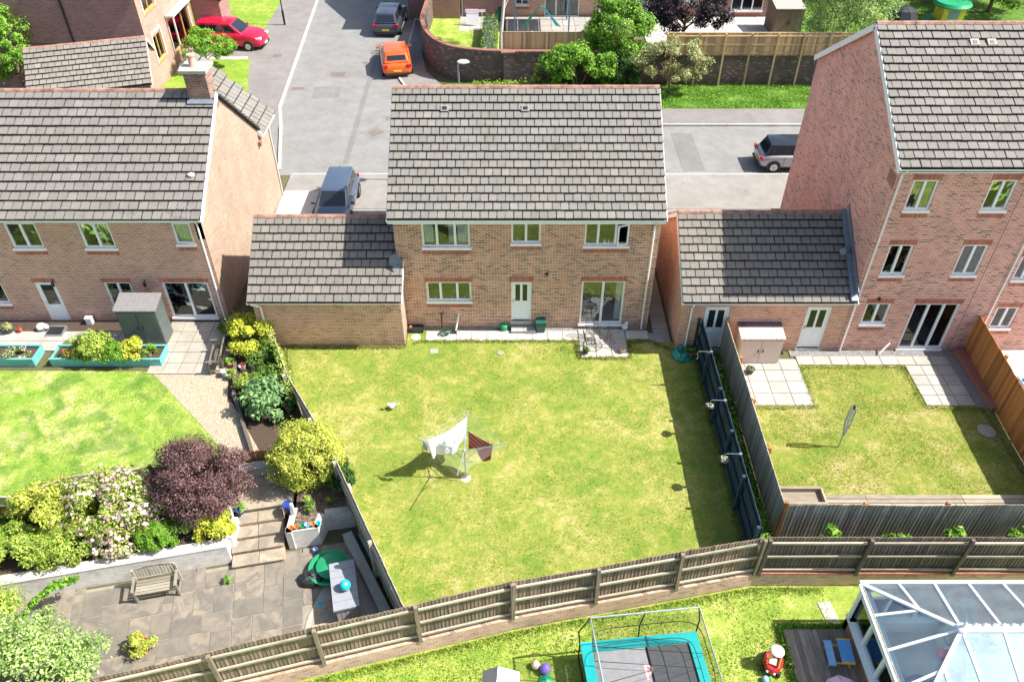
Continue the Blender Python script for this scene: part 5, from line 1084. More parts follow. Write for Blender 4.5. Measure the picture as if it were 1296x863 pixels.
toys = [('orange_plastic', 'leftmost orange toy pot on the white planter wall', 0), ('orange_plastic', 'second orange toy pot on the white planter wall', .16), ('green_plastic', 'green toy pot on the white planter wall', .34), ('blue_light', 'blue toy watering pot on the white planter wall', .5), ('orange_plastic', 'third orange toy pot next to the blue toys on the planter wall', .68), ('aqua_plastic', 'aqua toy pot at the right end of the planter wall', .84)]
for m_, l_, u in toys:
    t = thing('toy_pot', l_, 'toy', (-7.05 + u * 1.0, -9.86 + u * .2, -.15)); MB().lathe([(.05, 0), (.08, .13), (.07, .13), (.045, .03)], n=10).build('cup', m_, t, smooth=True); MB().tube([(.07, 0, .1), (.12, 0, .07), (.08, 0, .03)], .012, 5).build('handle', m_, t)
for i in range(7):
    o = -.05 * i; q = thing('garden_cane', ['green cane nearest the kerb wall in the bundle by the old fence', 'second green cane from the kerb wall in the bundle', 'third green cane from the kerb wall in the bundle', 'middle green cane of the bundle by the old fence', 'third green cane from the old fence in the bundle', 'second green cane from the old fence in the bundle', 'green cane nearest the old fence in the bundle'][i], 'cane', (-4.98 + .035 * i, -9.7 - .05 * i, -.58 + .02 * (i % 3)), 0, 'canes along the old fence'); MB().tube([(0, 0, 0), (1.12 + .02 * i, -2.0 - .05 * i, .03)], .018, 6).build('stick', 'teal_paint', q); 
sn = thing('drain_cover', 'small round drain cover in the sandy patch', 'drain', (*G(405, 764, -1), -1.0)); MB().lathe([(.09, 0), (.09, .02), (.07, .025), (.01, .025)], n=12).build('cover', 'aqua_plastic', sn); MB().bx(-.05, .05, -.01, .01, .026, .03).build('slot', 'rubber', sn)
wd_ = bush('weed', 'lone weed growing between the flagstones', *G(290, 735, -1), -1.0, .12, .12, .12, 120, 'leaf_fresh', .09, 6, .06, 'plant', stem=.008)
# ------------------------------------------------------------ middle garden things
plain('lid_weathered', (.30, .31, .24), .9, var=.12, scale=9)
def cover(label, x, y, z, sx, sy, m='lid_weathered', round_=False):
    t = thing('drain_cover', label, 'drain cover', (x, y, z))
    (MB().lathe([(sx * .5, 0), (sx * .5, .02), (.01, .022)], n=20) if round_ else MB().bx(-sx / 2, sx / 2, -sy / 2, sy / 2, 0, .02)).build('lid', m, t); MB().bx(-.02, .02, sy * .3, sy * .36, .022, .03).build('lifting_eye', 'stone_grey', t)
cover('square pale drain cover in the lawn near the middle house', -3.1, -1.45, .0, .32, .3); cover('round pale drain cover in the lawn below the back door', -.45, -1.57, .0, .26, .26, 'lid_weathered', True); cover('round grey manhole cover in the shade of the right lawn', 16.94, -5.74, .0, .62, .62, 'concrete', True)
cover('round white lid beside the black trough', -3.9, -.6, .0, .38, .38, 'concrete_white', True)
tk = thing('drain_trough', 'black drain box against the wall corner of the middle house', 'box', (-3.95, -.05, 0)); MB().bx(-.42, .32, -.3, .05, 0, .18).build('box', 'black_plastic', tk); MB().lathe([(.06, .18), (.08, .2), (.04, .24)], -.2, -.1, 0, 8).build('orange_cap', 'orange_plastic', tk)
pm = thing('hand_pump', 'black garden hose stand against the middle house wall', 'hose reel', (-2.85, -.25, 0)); MB().tube([(0, 0, 0), (0, .1, .9)], .03, 6).build('post', 'black_metal', pm); MB().tube([(-.12, .08, .95), (0, .1, .88), (.1, .1, .98)], .02, 6).build('handle', 'black_metal', pm)
hs = thing('garden_hose', 'coiled green hose heap on the slab path', 'hose', (-2.8, -.45, .03)); b = MB()
for k in range(5): pr = [(.16 * math.cos(a * .5 + k) * (1 + .25 * k * .4) + .03 * k, .15 * math.sin(a * .5 + k), .03 + .035 * k + .02 * math.sin(a)) for a in range(13)]; b.tube(pr, .016, 5)
b.build('coil', 'green_dark_plastic', hs)
fb = thing('waste_pipe', 'white waste pipe leaning at the wall beside the hose', 'pipe', (-2.3, -.3, 0)); MB().tube([(0, 0, .08), (.15, .28, .75)], .035, 8).build('pipe', 'upvc', fb); MB().box(-.05, -.03, .06, .2, .18, .12).build('gully', 'black_plastic', fb)
wc = thing('watering_can', 'green plastic watering can on the slab path left of the back door', 'watering can', (-.32, -.12, .03)); MB().lathe([(.14, 0), (.15, .02), (.14, .22), (.1, .25), (.05, .25)], n=16).build('body', 'green_plastic', wc, smooth=True); MB().tube([(-.12, 0, .06), (-.3, 0, .2), (-.38, 0, .27)], .025, 8, .018).build('spout', 'green_plastic', wc); MB().lathe([(.02, 0), (.05, .05)], n=10).build('rose', 'green_plastic', wc, (-.38, 0, .27), (0, R(-55), 0)); MB().tube([(.13, 0, .05), (.22, 0, .15), (.13, 0, .27), (0, 0, .33), (-.05, 0, .25)], .018, 8).build('handle', 'green_plastic', wc, smooth=True)
bn = thing('food_bin', 'small dark green food waste bin right of the back door', 'bin', (1.17, -.2, .03)); b = MB(); b.add([(-.16, -.15, 0), (.16, -.15, 0), (.16, .15, 0), (-.16, .15, 0), (-.2, -.19, .48), (.2, -.19, .48), (.2, .19, .48), (-.2, .19, .48)], [(0, 3, 2, 1), (4, 5, 6, 7), (0, 1, 5, 4), (1, 2, 6, 5), (2, 3, 7, 6), (3, 0, 4, 7)]); b.build('body', 'green_dark_plastic', bn); MB().bx(-.21, .21, -.2, .2, .482, .53).build('lid', 'green_dark_plastic', bn); MB().tube([(-.2, -.19, .4), (-.2, -.26, .45), (.2, -.26, .45), (.2, -.19, .4)], .012, 6).build('handle', 'black_plastic', bn)
ds = thing('door_slab', 'pair of low grey step slabs below the back door', 'step', (dw[0] + MX, -.28, .03)); 
for k in range(2): MB().bx(k * .5, k * .5 + .49, -.12, .24, 0, .12).build('slab', 'slab_grey', ds)
# wrought iron table and two chairs
tb_ = thing('patio_table', 'round black wrought iron table on the small patio', 'table', (3.85, -1.15, .04)); b = MB(); n = 24
b.tube([(.36 * math.cos(2 * math.pi * i / n), .36 * math.sin(2 * math.pi * i / n), .7) for i in range(n + 1)], .014, 6, close=False); b.build('rim', 'wrought_iron', tb_)
for k in range(4): a = k * math.pi / 2 + .4; MB().tube([(.35 * math.cos(a), .35 * math.sin(a), .7), (.16 * math.cos(a), .16 * math.sin(a), .71), (0, 0, .70)], .01, 5).build('spoke', 'wrought_iron', tb_); MB().tube([(.12 * math.cos(a), .12 * math.sin(a), .7), (.08 * math.cos(a), .08 * math.sin(a), .35), (.34 * math.cos(a), .34 * math.sin(a), 0)], .013, 5).build('leg', 'wrought_iron', tb_)
def ichair(label, x, y, rz):
    t = thing('patio_chair', label, 'chair', (x, y, .04), rz, 'wrought iron patio chairs'); b = MB(); b.tube([(-.2, -.2, .42), (.2, -.2, .42), (.19, .2, .42), (-.19, .2, .42), (-.2, -.2, .42)], .013, 5)
    for i in range(9): b.bar((-.18 + i * .045, -.2, .42), (-.18 + i * .045, .2, .42), .008)
    b.build('seat', 'wrought_iron', t); b = MB(); b.tube([(-.19, .2, .42), (-.2, .28, .85), (-.12, .3, .93), (.12, .3, .93), (.2, .28, .85), (.19, .2, .42)], .013, 5)
    for i in range(7): b.bar((-.14 + i * .047, .2, .44), (-.14 + i * .047, .295, .9), .008)
    b.build('backrest', 'wrought_iron', t)
    for sx in (-1, 1):
        for yy in (-.19, .19): MB().tube([(sx * .18, yy, .42), (sx * .22, yy * 1.25, 0)], .012, 5).build('leg', 'wrought_iron', t)
        MB().tube([(sx * .19, .22, .62), (sx * .24, 0, .63), (sx * .2, -.2, .42)], .012, 5).build('armrest', 'wrought_iron', t)
ichair('black wrought iron chair left of the round table near the wall', 3.25, -.75, R(30)); ichair('black wrought iron chair left of the round table near the lawn', 3.1, -1.35, R(100))
go = thing('garden_ornament', 'white stone bird ornament at the corner of the patio doors', 'ornament', (4.62, -.12, .03)); MB().ball(0, 0, .14, .14, sz=1.1).build('body', 'white_glaze', go, smooth=True); MB().ball(.04, -.04, .34, .08).build('head', 'white_glaze', go, smooth=True); MB().lathe([(.03, 0), (.005, .07)], n=8).build('beak', 'stone_grey', go, (.1, -.08, .34), (0, R(90), 0))
pot('dark pot with a small plant at the lawn corner of the patio', 2.92, -1.6, .04, .13, .2, 'pot_plant_dark', 'leaf_mid', .14, 160, .08); pot('small pinkish pot at the right corner of the patio', 4.38, -1.55, .04, .12, .17, 'terracotta_pale', 'flower_white', .1, 60, .05)
gl_ = thing('gull', 'white gull standing alone on the middle lawn', 'bird', (-4.4, -4.65, 0), R(200)); MB().ball(0, 0, .17, .12, sz=.75).build('body', 'white_glaze', gl_, (0, 0, 0), smooth=True); MB().ball(.13, 0, .29, .06).build('head', 'white_glaze', gl_, smooth=True); MB().lathe([(.018, 0), (.003, .07)], n=6).build('beak', 'yellow_plastic', gl_, (.18, 0, .29), (0, R(90), 0)); b = MB(); b.add([(-.08, 0, .2), (-.3, .03, .17), (-.3, -.03, .17), (-.08, 0, .15)], [(0, 1, 2), (3, 2, 1), (0, 2, 3), (0, 3, 1)]); b.build('tail', 'stone_grey', gl_)
for s in (-1, 1): MB().tube([(0, s * .03, 0), (0, s * .03, .1)], .008, 5).build('leg', 'orange_plastic', gl_); b = MB(); b.add([(.08, s * .1, .2), (-.2, s * .12, .2), (-.22, s * .08, .15), (.06, s * .115, .12)], [(0, 1, 2, 3), (3, 2, 1, 0)]); b.build('wing', 'silver', gl_)
# rotary clothes dryer in use
rd = thing('rotary_dryer', 'open rotary clothes dryer on the middle lawn', 'clothes dryer', (-1.55, -7.9, 0)); MB().tube([(0, 0, 0), (0, 0, 1.38)], .025, 8).build('pole', 'steel_tube', rd); MB().lathe([(.04, 0), (.05, .03), (.05, .12), (.03, .14)], 0, 0, 1.32, 10).build('hub', 'grey_plastic', rd)
tips = [(-1.45, .03, 1.95), (-.14, -1.42, 1.86), (1.4, -.18, 1.93), (.08, 1.32, 1.92)]
for tx in tips: MB().tube([(0, 0, 1.38), tx], .017, 6, .013).build('arm', 'steel_tube', rd); MB().tube([(0, 0, .95), tuple((a * .42 + b_ * .58) for a, b_ in zip((tx[0], tx[1], tx[2]), (0, 0, 1.38)))], .011, 5).build('stay', 'steel_tube', rd)
for k in range(4):
    p, q = Vector(tips[k]), Vector(tips[(k + 1) % 4]); c0 = Vector((0, 0, 1.38))
    for j in range(9):
        f = 1 - j * .09; a, c_ = c0.lerp(p, f), c0.lerp(q, f); m = (a + c_) / 2 - Vector((0, 0, .02)); MB().tube([a, m, c_], .004, 4).build('line', 'grey_plastic', rd)
def cloth(name, label, p, q, drop, m, folds=3, amp=.05, skew=(0, 0), sx=1, sag=.04):
    t = thing(name, label, 'towel', tuple(p)); b = MB(); nu, nv = 28, 14; p, q = Vector(p), Vector(q); d = q - p; n = Vector((d.y, -d.x, 0)).normalized()
    for j in range(nv + 1):
        for i in range(nu + 1):
            u, v = i / nu, j / nv; w = amp * v * math.sin(u * folds * 2 * math.pi + v) + amp * .5 * v * math.sin(u * 17 + 2 * v); r = d * (u + (.5 - u) * .12 * v) + n * w + Vector((skew[0] * v, skew[1] * v, -drop * v * (1 - .18 * math.sin(u * math.pi * 2 + .5)) - sag * math.sin(u * math.pi))); b.v.append(tuple(r))
    for j in range(nv):
        for i in range(nu): a = j * (nu + 1) + i; b.f.append((a, a + 1, a + nu + 2, a + nu + 1))
    o = b.build('fabric', m, t, smooth='all'); md = o.modifiers.new('thickness', 'SOLIDIFY'); md.thickness = .012; 
    for u in (.1, .5, .9): MB().bx(-.015, .015, -.02, .02, -.05, .04).build('peg', 'grey_plastic', t, tuple(d * u + Vector((0, 0, -.02)))) 
def onr(k, u, f=1.0): 
    a = Vector((0, 0, 1.38)).lerp(Vector(tips[k]), f); c_ = Vector((0, 0, 1.38)).lerp(Vector(tips[(k + 1) % 4]), f); return tuple(a.lerp(c_, u) + Vector((-1.55, -7.9, 0)))
cloth('towel', 'large white towel hanging on the left side of the rotary dryer', onr(3, .98, .84), onr(3, .02, .84), 1.05, 'cloth_white', 2, .07, sag=.16)
cloth('towel', 'small second white towel folded behind the large one', onr(3, .75, .6), onr(3, .4, .6), .5, 'cloth_white', 2, .04)
cloth('towel', 'rust red towel hanging on the right side of the rotary dryer', onr(2, .9, .52), onr(2, .06, .70), .85, 'cloth_rust', 2, .06)
cloth('towel', 'small grey cloth at the left tip of the rotary dryer', onr(0, .03, .92), onr(0, .16, .92), .35, 'curtain_blind', 1, .04)
pgs = thing('ground_socket', 'worn bare patch of earth at the foot of the rotary dryer', 'ground socket', (-1.55, -7.9, .004)); MB().lathe([(.17, 0), (.1, .010), (.04, .025), (.01, .025)], n=14).build('soil_ring', 'bark_pale', pgs)
rd2 = thing('folded_dryer', 'folded rotary clothes dryer standing on the right lawn', 'clothes dryer', (11.43, -6.49, 0)); MB().tube([(0, 0, 0), (0, 0, 1.95)], .024, 8).build('pole', 'steel_tube', rd2)
for k in range(4): a = k * math.pi / 2 + .5; c, s_2 = math.cos(a), math.sin(a); MB().tube([(c * .03, s_2 * .03, .62), (c * .13, s_2 * .13, 1.3), (c * .09, s_2 * .09, 1.98)], .016, 6).build('arm', 'steel_tube', rd2); MB().tube([(c * .05, s_2 * .05, .7), (c * .17, s_2 * .1, 1.2), (c * .12, s_2 * .12, 1.9)], .008, 5).build('line', 'grey_plastic', rd2)
MB().lathe([(.05, 0), (.05, .12)], 0, 0, 1.9, 8).build('hub', 'black_plastic', rd2)
# tarp bag and pot in the corner
tp = thing('garden_bag', 'crumpled teal green tarpaulin bag at the garage downpipe', 'bag', (6.72, -1.72, .0)); b = MB(); b.lathe([(.38, 0), (.42, .08), (.3, .22), (.26, .30), (.2, .24), (.05, .12)], n=18); b.v = [(x * (1 + rr.gauss(0, .1)), y * (1 + rr.gauss(0, .1)), max(0, z + rr.gauss(0, .03))) for x, y, z in b.v]; b.build('sheet', 'tarp_green', tp); MB().tube([(-.2, 0, .25), (-.1, .05, .45), (.1, .05, .4), (.2, 0, .25)], .02, 5).build('strap', 'tarp_green', tp)
pot('terracotta pot with leaves at the top of the navy fence', 7.02, -1.75, .0, .17, .26, 'terracotta', 'leaf_mid', .26, 380, .1)
for i, y in enumerate([-3.45, -5.95, -8.35]):
    t = thing('hanging_basket', ['empty hook basket on the bracket nearest the house', 'white flowered basket on the middle bracket of the navy fence', 'white flowered basket on the bracket nearest the brown fence'][i], 'hanging basket', (6.78, y, 1.62), 0, 'brackets along the navy fence'); MB().tube([(.5, 0, .12), (.05, 0, .14), (0, 0, .1)], .011, 6).build('bracket', 'grey_metal', t); MB().bx(.45, .54, -.045, .045, .07, .14).build('bracket_plate', 'grey_metal', t)
    MB().tube([(0, 0, .1), (0, 0, -.05)], .01, 5).build('hook', 'silver', t)
    if i: MB().lathe([(.03, -.3), (.13, -.24), (.17, -.14), (.15, -.14)], n=14).build('basket', 'black_metal', t); P, N = crown_pts(420, (.11, .11, .08), 14, .05, -.3); P[:, 2] -= .14; leaf_mesh('flowers', P[:200], N[:200], .05, 'flower_white', t); leaf_mesh('foliage', P[200:], N[200:], .06, 'leaf_cream', t)
    else: MB().tube([(0, 0, -.05), (.06, 0, -.12), (.05, 0, -.2), (-.02, 0, -.22)], .014, 6).build('ring', 'silver', t)
strip = thing('weeds', 'strip of weeds between the navy and the grey fences', 'weeds', (7.45, -1.5, 0)); strip['kind'] = 'stuff'; k = NR.uniform(0, 1, 2600); Q = np.stack([NR.uniform(.05, .65, 2600), -k * 9.2, np.abs(NR.normal(0, .14, 2600)) * (NR.uniform(0, 1, 2600) > .1) + .02], 1); o = leaf_mesh('leaves', Q, np.tile([0., 0., 1.], (2600, 1)), .13, 'leaf_fresh', strip); o['kind'] = 'stuff'
for i, (px, cnt) in enumerate([(1045, 90), (1200, 120), (1285, 260), (1130, 60)]):
    x, y = G(px, 680, .3); bush('dock_plant', ['broad leaved weed behind the fence left of the gap', 'broad leaved weed clump in the middle behind the straight fence', 'large broad leaved clump at the right end behind the fence', 'small weed tuft behind the straight fence'][i], x, -10.8, .0, .3 + cnt / 900, .22, .75, int(cnt * 1.3), 'leaf_fresh', .3, 8, .14, 'plant', stem=.012)
# right garden: storage shed, deck
shed('storage_shed', 'beige storage shed with purple lid behind the grey fence', 8.75, -2.2, .035, 1.62, .72, 1.22, 1.35, 'shed_beige', 'shed_beige', over=.04)
q = thing('shed_lid', 'dark purple rear lid strip on the beige storage shed', 'lid', (8.72, -1.62, 1.42)); MB().bx(0, 1.68, 0, .3, -.1, .06).build('panel', 'shed_purple', q); MB().bx(.12, .26, -.05, .05, .06, .12).build('hinge', 'black_plastic', q)
pot('dark pot with trailing plant in front of the beige storage shed', 9.15, -2.75, .035, .16, .24, 'pot_plant_dark', 'leaf_cream', .15, 160, .07)
dk = thing('sleeper_deck', 'long low timber deck in front of the dark back fence', 'deck', (8.4, -9.95, 0))
for i in range(7): 
    for j in range(3): MB().box(1.6 + j * 3.15, 0, .1, 3.13, .152, .04).build('plank', 'deck_wood', dk, (0, .13 + i * .175, random.uniform(-.003, .003)))
tbx = thing('timber_planter', 'shallow timber edged box on the left end of the deck', 'planter', (8.55, -9.25, .14)); 
for a in ((0, 1.6, .62, .72), (0, 1.6, .0, .08)): MB().bx(a[0], a[1], a[2], a[3], 0, .22).build('side_board', 'deck_wood', tbx)
for a in ((0, .06, .085, .615), (1.54, 1.6, .085, .615)): MB().bx(*a, 0, .22).build('end_board', 'deck_wood', tbx)
MB().bx(.065, 1.535, .085, .615, 0, .05).build('base_board', 'deck_wood', tbx)
sp_ = MB().bx(18.0, 28, -10, -1.42, -.02, .03); struct(sp_.build('neighbour_patio', 'slab_path'))
x, y = G(1290, 484, .3); tt = thing('toy_box', 'colourful toy box just over the orange fence', 'toy', (x + .35, y, .03)); MB().bx(-.3, .3, -.3, .3, 0, .35).build('body', 'blue_light', tt); MB().ball(0, 0, .42, .16).build('ball', 'yellow_plastic', tt, smooth=True)
# ------------------------------------------------------------ lower garden: trampoline, conservatory, toys
tr_ = thing('trampoline', 'rectangular trampoline with turquoise pad and safety net', 'trampoline', (3.72, -14.75, -1.0), R(6)); hx, hy = 1.68, 1.22; zt_ = .82
b = MB()
b.bx(-hx, hx, hy - .3, hy, zt_, zt_ + .05); b.build('pad', 'cyan_pad', tr_); MB().bx(-hx, hx, -hy, -hy + .3, zt_, zt_ + .05).build('pad', 'cyan_pad', tr_); MB().bx(-hx, -hx + .3, -hy + .302, hy - .302, zt_, zt_ + .05).build('pad', 'cyan_pad', tr_); MB().bx(hx - .3, hx, -hy + .302, hy - .302, zt_, zt_ + .05).build('pad', 'cyan_pad', tr_)
MB().bx(-hx + .3, .12, -hy + .3, hy - .3, zt_ - .02, zt_ - .01).build('jump_mat', 'mesh_light', tr_); MB().bx(.19, hx - .3, -hy + .3, hy - .3, zt_ - .02, zt_ - .01).build('jump_mat', 'mesh_mat', tr_); MB().bx(.122, .188, -hy + .3, hy - .3, zt_ - .02, zt_ - .005).build('dark_band', 'black_plastic', tr_)  # mat halves in two greys with a darker band between them
P_ = MB(); 
for a in ((.3, .05, -.52), ): pass
b = MB(); zz = zt_ - .006; x0, y0 = .0, -.02   # pink letter on the mat, read from the other side
for p, q in (((0, 0), (0, .44)),): b.bar((x0 + p[0], y0 + p[1], zz), (x0 + q[0], y0 + q[1], zz), .075, .008, up=(0, 0, 1))
pts_ = [(x0 + .0 - .0 + .17 * math.sin(t) * 1.0, y0 + .29 + .13 * math.cos(t), zz) for t in [i * math.pi / 8 for i in range(9)]]
for p, q in zip(pts_[:-1], pts_[1:]): b.bar(p, q, .065, .009)
b.build('letter_p', 'lettering_pink', tr_)
for sx in (-1, 0, 1):
    for sy in (-1, 1): MB().tube([(sx * hx, sy * hy, 0), (sx * hx, sy * hy, zt_), (sx * (hx + .05), sy * (hy + .08), zt_ + .5), (sx * (hx - .18), sy * (hy - .12), 2.35)], .022, 8).build('net_pole', 'black_metal', tr_, smooth=True)
b = MB(); tp_ = [(sx * (hx - .18), sy * (hy - .12), 2.36) for sx, sy in ((-1, -1), (1, -1), (1, 1), (-1, 1), (-1, -1))]; b.tube(tp_, .03, 8); b.build('top_frame', 'steel_tube', tr_)
b = MB(); i_ = hx - .3; j_ = hy - .3
for (a, c) in (((-i_, -j_), (i_, -j_)), ((i_, -j_), (i_, j_)), ((i_, j_), (-i_, j_)), ((-i_, j_), (-i_, -j_))):
    f = lambda p, k: (p[0] * k, p[1] * k); e, h = f(a, 1.08), f(c, 1.08); b.add([(a[0], a[1], zt_), (c[0], c[1], zt_), (h[0], h[1], 2.33), (e[0], e[1], 2.33)], [(0, 1, 2, 3)])
b.build('safety_net', 'net', tr_)
rr_ = lambda z, k: [(k * i_ * (1 - .0) * (1 if abs(math.cos(t)) > .999 else math.copysign(abs(math.cos(t)) ** .35, math.cos(t))), k * j_ * math.copysign(abs(math.sin(t)) ** .35, math.sin(t)), z) for t in [2 * math.pi * m / 40 for m in range(41)]]
MB().tube(rr_(1.9, 1.1), .012, 5, close=False).build('net_hoop', 'black_metal', tr_); MB().tube(rr_(1.15, 1.03), .01, 5, close=False).build('net_hoop', 'black_metal', tr_)
for sx in (-hx, hx): MB().tube([(sx, -hy, .06), (sx, hy, .06)], .022, 6).build('base_tube', 'black_metal', tr_)
# toy car
tc_ = thing('toy_car', 'red and yellow ride on toy car with a white roof', 'toy car', (7.45, -13.95, -1.0), R(-115)); b = MB()
b.lathe([(.20, .08), (.27, .12), (.29, .25), (.26, .36), (.22, .36), (.2, .2), (.01, .18)], n=18); b.v = [(x * 1.25, y * .95, z) for x, y, z in b.v]; b.build('body', 'red_plastic', tc_, smooth=True); b = MB(); b.ball(0, 0, 0, .2, sz=.35); b.build('roof', 'cream_plastic' if 0 else 'white_glaze', tc_, (-.04, 0, .78), smooth=True)
for sx, sy in ((.2, .16), (.2, -.16), (-.2, .16), (-.2, -.16)): MB().tube([(sx, sy, .34), (sx * .6 - .03, sy * .8, .78)], .025, 6).build('pillar', 'yellow_plastic', tc_); MB().tube([(sx * 1.1, sy * 1.3, .09), (sx * 1.1, sy * 1.75, .09)], .09, 12).build('wheel', 'black_plastic', tc_)
MB().bx(-.12, .1, -.1, .1, .19, .26).build('seat', 'grey_plastic', tc_); MB().ball(.36, .1, .24, .035).build('headlight', 'white_glaze', tc_); MB().ball(.36, -.1, .24, .035).build('headlight', 'white_glaze', tc_)
tk2 = thing('toy', 'small blue toy on the grass below the red toy car', 'toy', (*G(968, 861, -1), -1.0)); MB().ball(0, 0, .09, .1).build('body', 'blue_light', tk2, smooth=True); MB().bx(-.05, .12, -.04, .04, .1, .16).build('handle', 'green_plastic', tk2)
for l_, (px, py), m_, r_b in (('purple ball on the grass beside the trampoline', (690, 846), 'purple_plastic', .16), ('beige ball on the grass left of the purple ball', (678, 841), 'cream_plastic', .13)):
    x, y = G(px, py, -1 + r_b); t = thing('ball', l_, 'ball', (x, y, -1 + r_b)); MB().ball(0, 0, 0, r_b).build('shell', m_, t, smooth=True); MB().lathe([(r_b * .5, r_b * .87), (r_b * .1, r_b * 1.005)], n=10).build('seam_cap', m_, t)
sw = thing('swingball_set', 'green based pole toy standing in front of the purple ball', 'toy', (*G(691, 862, -1), -1.0)); MB().lathe([(.2, 0), (.2, .05), (.08, .12), (.03, .14)], n=14).build('base', 'green_plastic', sw, smooth=True); MB().tube([(0, 0, .1), (0, .0, .85)], .012, 6).build('pole', 'silver', sw)
ph = thing('play_house', 'grey plastic play shed at the bottom edge left of the trampoline', 'play house', (-.32, -15.05, -1.0), R(-4)); b = MB(); b.bx(-.42, .42, -.45, .45, 0, .85); b.build('walls', 'grey_plastic', ph); b = MB()
b.add([(-.52, -.5, .83), (-.1, -.5, 1.14), (-.1, .5, 1.14), (-.52, .5, .83), (-.52, -.5, .78), (-.1, -.5, 1.09), (-.1, .5, 1.09), (-.52, .5, .78)], [(0, 1, 2, 3), (7, 6, 5, 4), (0, 4, 5, 1), (1, 5, 6, 2), (2, 6, 7, 3), (3, 7, 4, 0)]); b.build('roof', 'shed_roof', ph)
b = MB(); b.add([(-.095, -.5, 1.14), (.5, -.5, .9), (.5, .5, .9), (-.095, .5, 1.14), (-.095, -.5, 1.09), (.5, -.5, .85), (.5, .5, .85), (-.095, .5, 1.09)], [(0, 1, 2, 3), (7, 6, 5, 4), (0, 4, 5, 1), (1, 5, 6, 2), (2, 6, 7, 3), (3, 7, 4, 0)]); b.build('roof', 'white_paint', ph); MB().bx(-.15, .15, .452, .47, .1, .6).build('door', 'stone_grey', ph)
# deck, picnic table, pink parasol roof
dk2 = thing('garden_deck', 'dark timber deck beside the conservatory', 'deck', (8.05, -15.8, -1.0)); 
for i in range(13): MB().box(.07, 1.48, .05, .135, 2.95, .04).build('plank', 'deck_dark', dk2, (i * .142, 0, random.uniform(-.003, .003)))
pc = thing('picnic_table', 'blue and yellow plastic picnic table on the dark deck', 'picnic table', (9.42, -13.75, -.93), R(-4)); pc.scale = (.85, .8, .8); b = MB()
for x, w_, z_ in ((-.36, .24, .3), (.12, .42, .48)): b = MB(); b.bx(x - w_ / 2, x + w_ / 2, -.42, .42, z_, z_ + .06); b.build('table_top' if w_ > .3 else 'seat', 'blue_light' if w_ < .3 else 'blue_plastic', pc); [MB().bx(x - w_ / 2 - .01, x + w_ / 2 + .01, min(sg * .422, sg * .47), max(sg * .422, sg * .47), z_ - .03, z_ + .055).build('trim', 'yellow_plastic' if w_ > .3 else 'blue_light', pc) for sg in (-1, 1)]
for sy in (-.34, .34): MB().tube([(-.42, sy, .02), (-.3, sy, .28), (.0, sy, .26), (.12, sy, .46)], .035, 6).build('leg', 'yellow_plastic', pc); MB().tube([(.12, sy, .46), (.3, sy, .0)], .035, 6).build('leg', 'yellow_plastic', pc)
pk = thing('play_tent', 'pink slatted toy roof at the bottom edge of the deck', 'play house', (9.0, -15.05, -.95)); b = MB(); n = 8
for k in range(n): a0, a1 = 2 * math.pi * k / n, 2 * math.pi * (k + .93) / n; c = MB(); c.add([(.5 * math.cos(a0), .5 * math.sin(a0), .62), (.5 * math.cos(a1), .5 * math.sin(a1), .62), (0, 0, .86), (.5 * math.cos(a0), .5 * math.sin(a0), .58), (.5 * math.cos(a1), .5 * math.sin(a1), .58), (0, 0, .82)], [(0, 1, 2), (5, 4, 3), (0, 3, 4, 1), (1, 4, 5, 2), (2, 5, 3, 0)]); c.build('roof_panel', 'pink_plastic', pk)
for k in range(4): a0 = math.pi / 4 + k * math.pi / 2; MB().tube([(.4 * math.cos(a0), .4 * math.sin(a0), 0), (.4 * math.cos(a0), .4 * math.sin(a0), .6)], .03, 6).build('post', 'pink_plastic', pk)
# conservatory
cv = thing('conservatory', 'white framed conservatory with pale blue glass roof in the bottom right corner', 'conservatory', (9.85, -12.72, -1.0)); CD = 3.85; CWd = 5.6; ze_ = 2.2; zr_ = 3.05
wall(cv, 'brick_far', (CWd, 0), (0, 0), -.1, .6, th=.2, caps=True); wall(cv, 'brick_far', (0, 0), (0, -CD), -.1, .6, th=.2, caps=True); wall(cv, 'brick_far', (0, -CD), (CWd, -CD), -.1, .6, th=.2, caps=True)
MB().bx(.2, CWd, -CD + .2, -.2, .0, .06).build('floor', 'slab_pale', cv); MB().bx(.21, CWd, -.23, -.203, .06, .6).build('wall_lining', 'render_bright', cv); MB().bx(.203, .23, -CD + .25, -.25, .06, .6).build('wall_lining', 'render_bright', cv)
def cbar(nm, p, q, w=.07, h=.07, m='upvc'): b = MB(); b.bar(p, q, w, h); return b.build(nm, m, cv)
for (p, q) in (((0, 0), (CWd, 0)), ((0, 0), (0, -CD)), ((0, -CD), (CWd, -CD))):
    L = math.dist(p, q); n = max(1, round(L / .95)); pass
    off = (0.1 if p[0] == q[0] else 0, (-.1 if p[1] == 0 and q[1] == 0 else .1) if p[1] == q[1] else 0); P_ = lambda u, z: (p[0] + (q[0] - p[0]) * u + off[0], p[1] + (q[1] - p[1]) * u + off[1], z)
    cbar('sill', P_(0, .64), P_(1, .64), .3, .07); cbar('eaves_beam', P_(0, ze_ - .05), P_(1, ze_ - .05), .1, .12); cbar('transom', P_(0.01, 1.72), P_(.99, 1.72), .05, .06)
    for i in range(n + 1): cbar('mullion', P_(i / n, .68), P_(i / n, ze_ - .11), .08, .08)
    for i in range(n): a, c = P_((i + .04) / n, .69), P_((i + .96) / n, 1.68); b = MB(); b.add([(a[0], a[1], a[2]), (c[0], c[1], a[2]), (c[0], c[1], c[2]), (a[0], a[1], c[2])], [(0, 1, 2, 3)]); o = b.build('pane', 'glass', cv); md = o.modifiers.new('thickness', 'SOLIDIFY'); md.thickness = .02
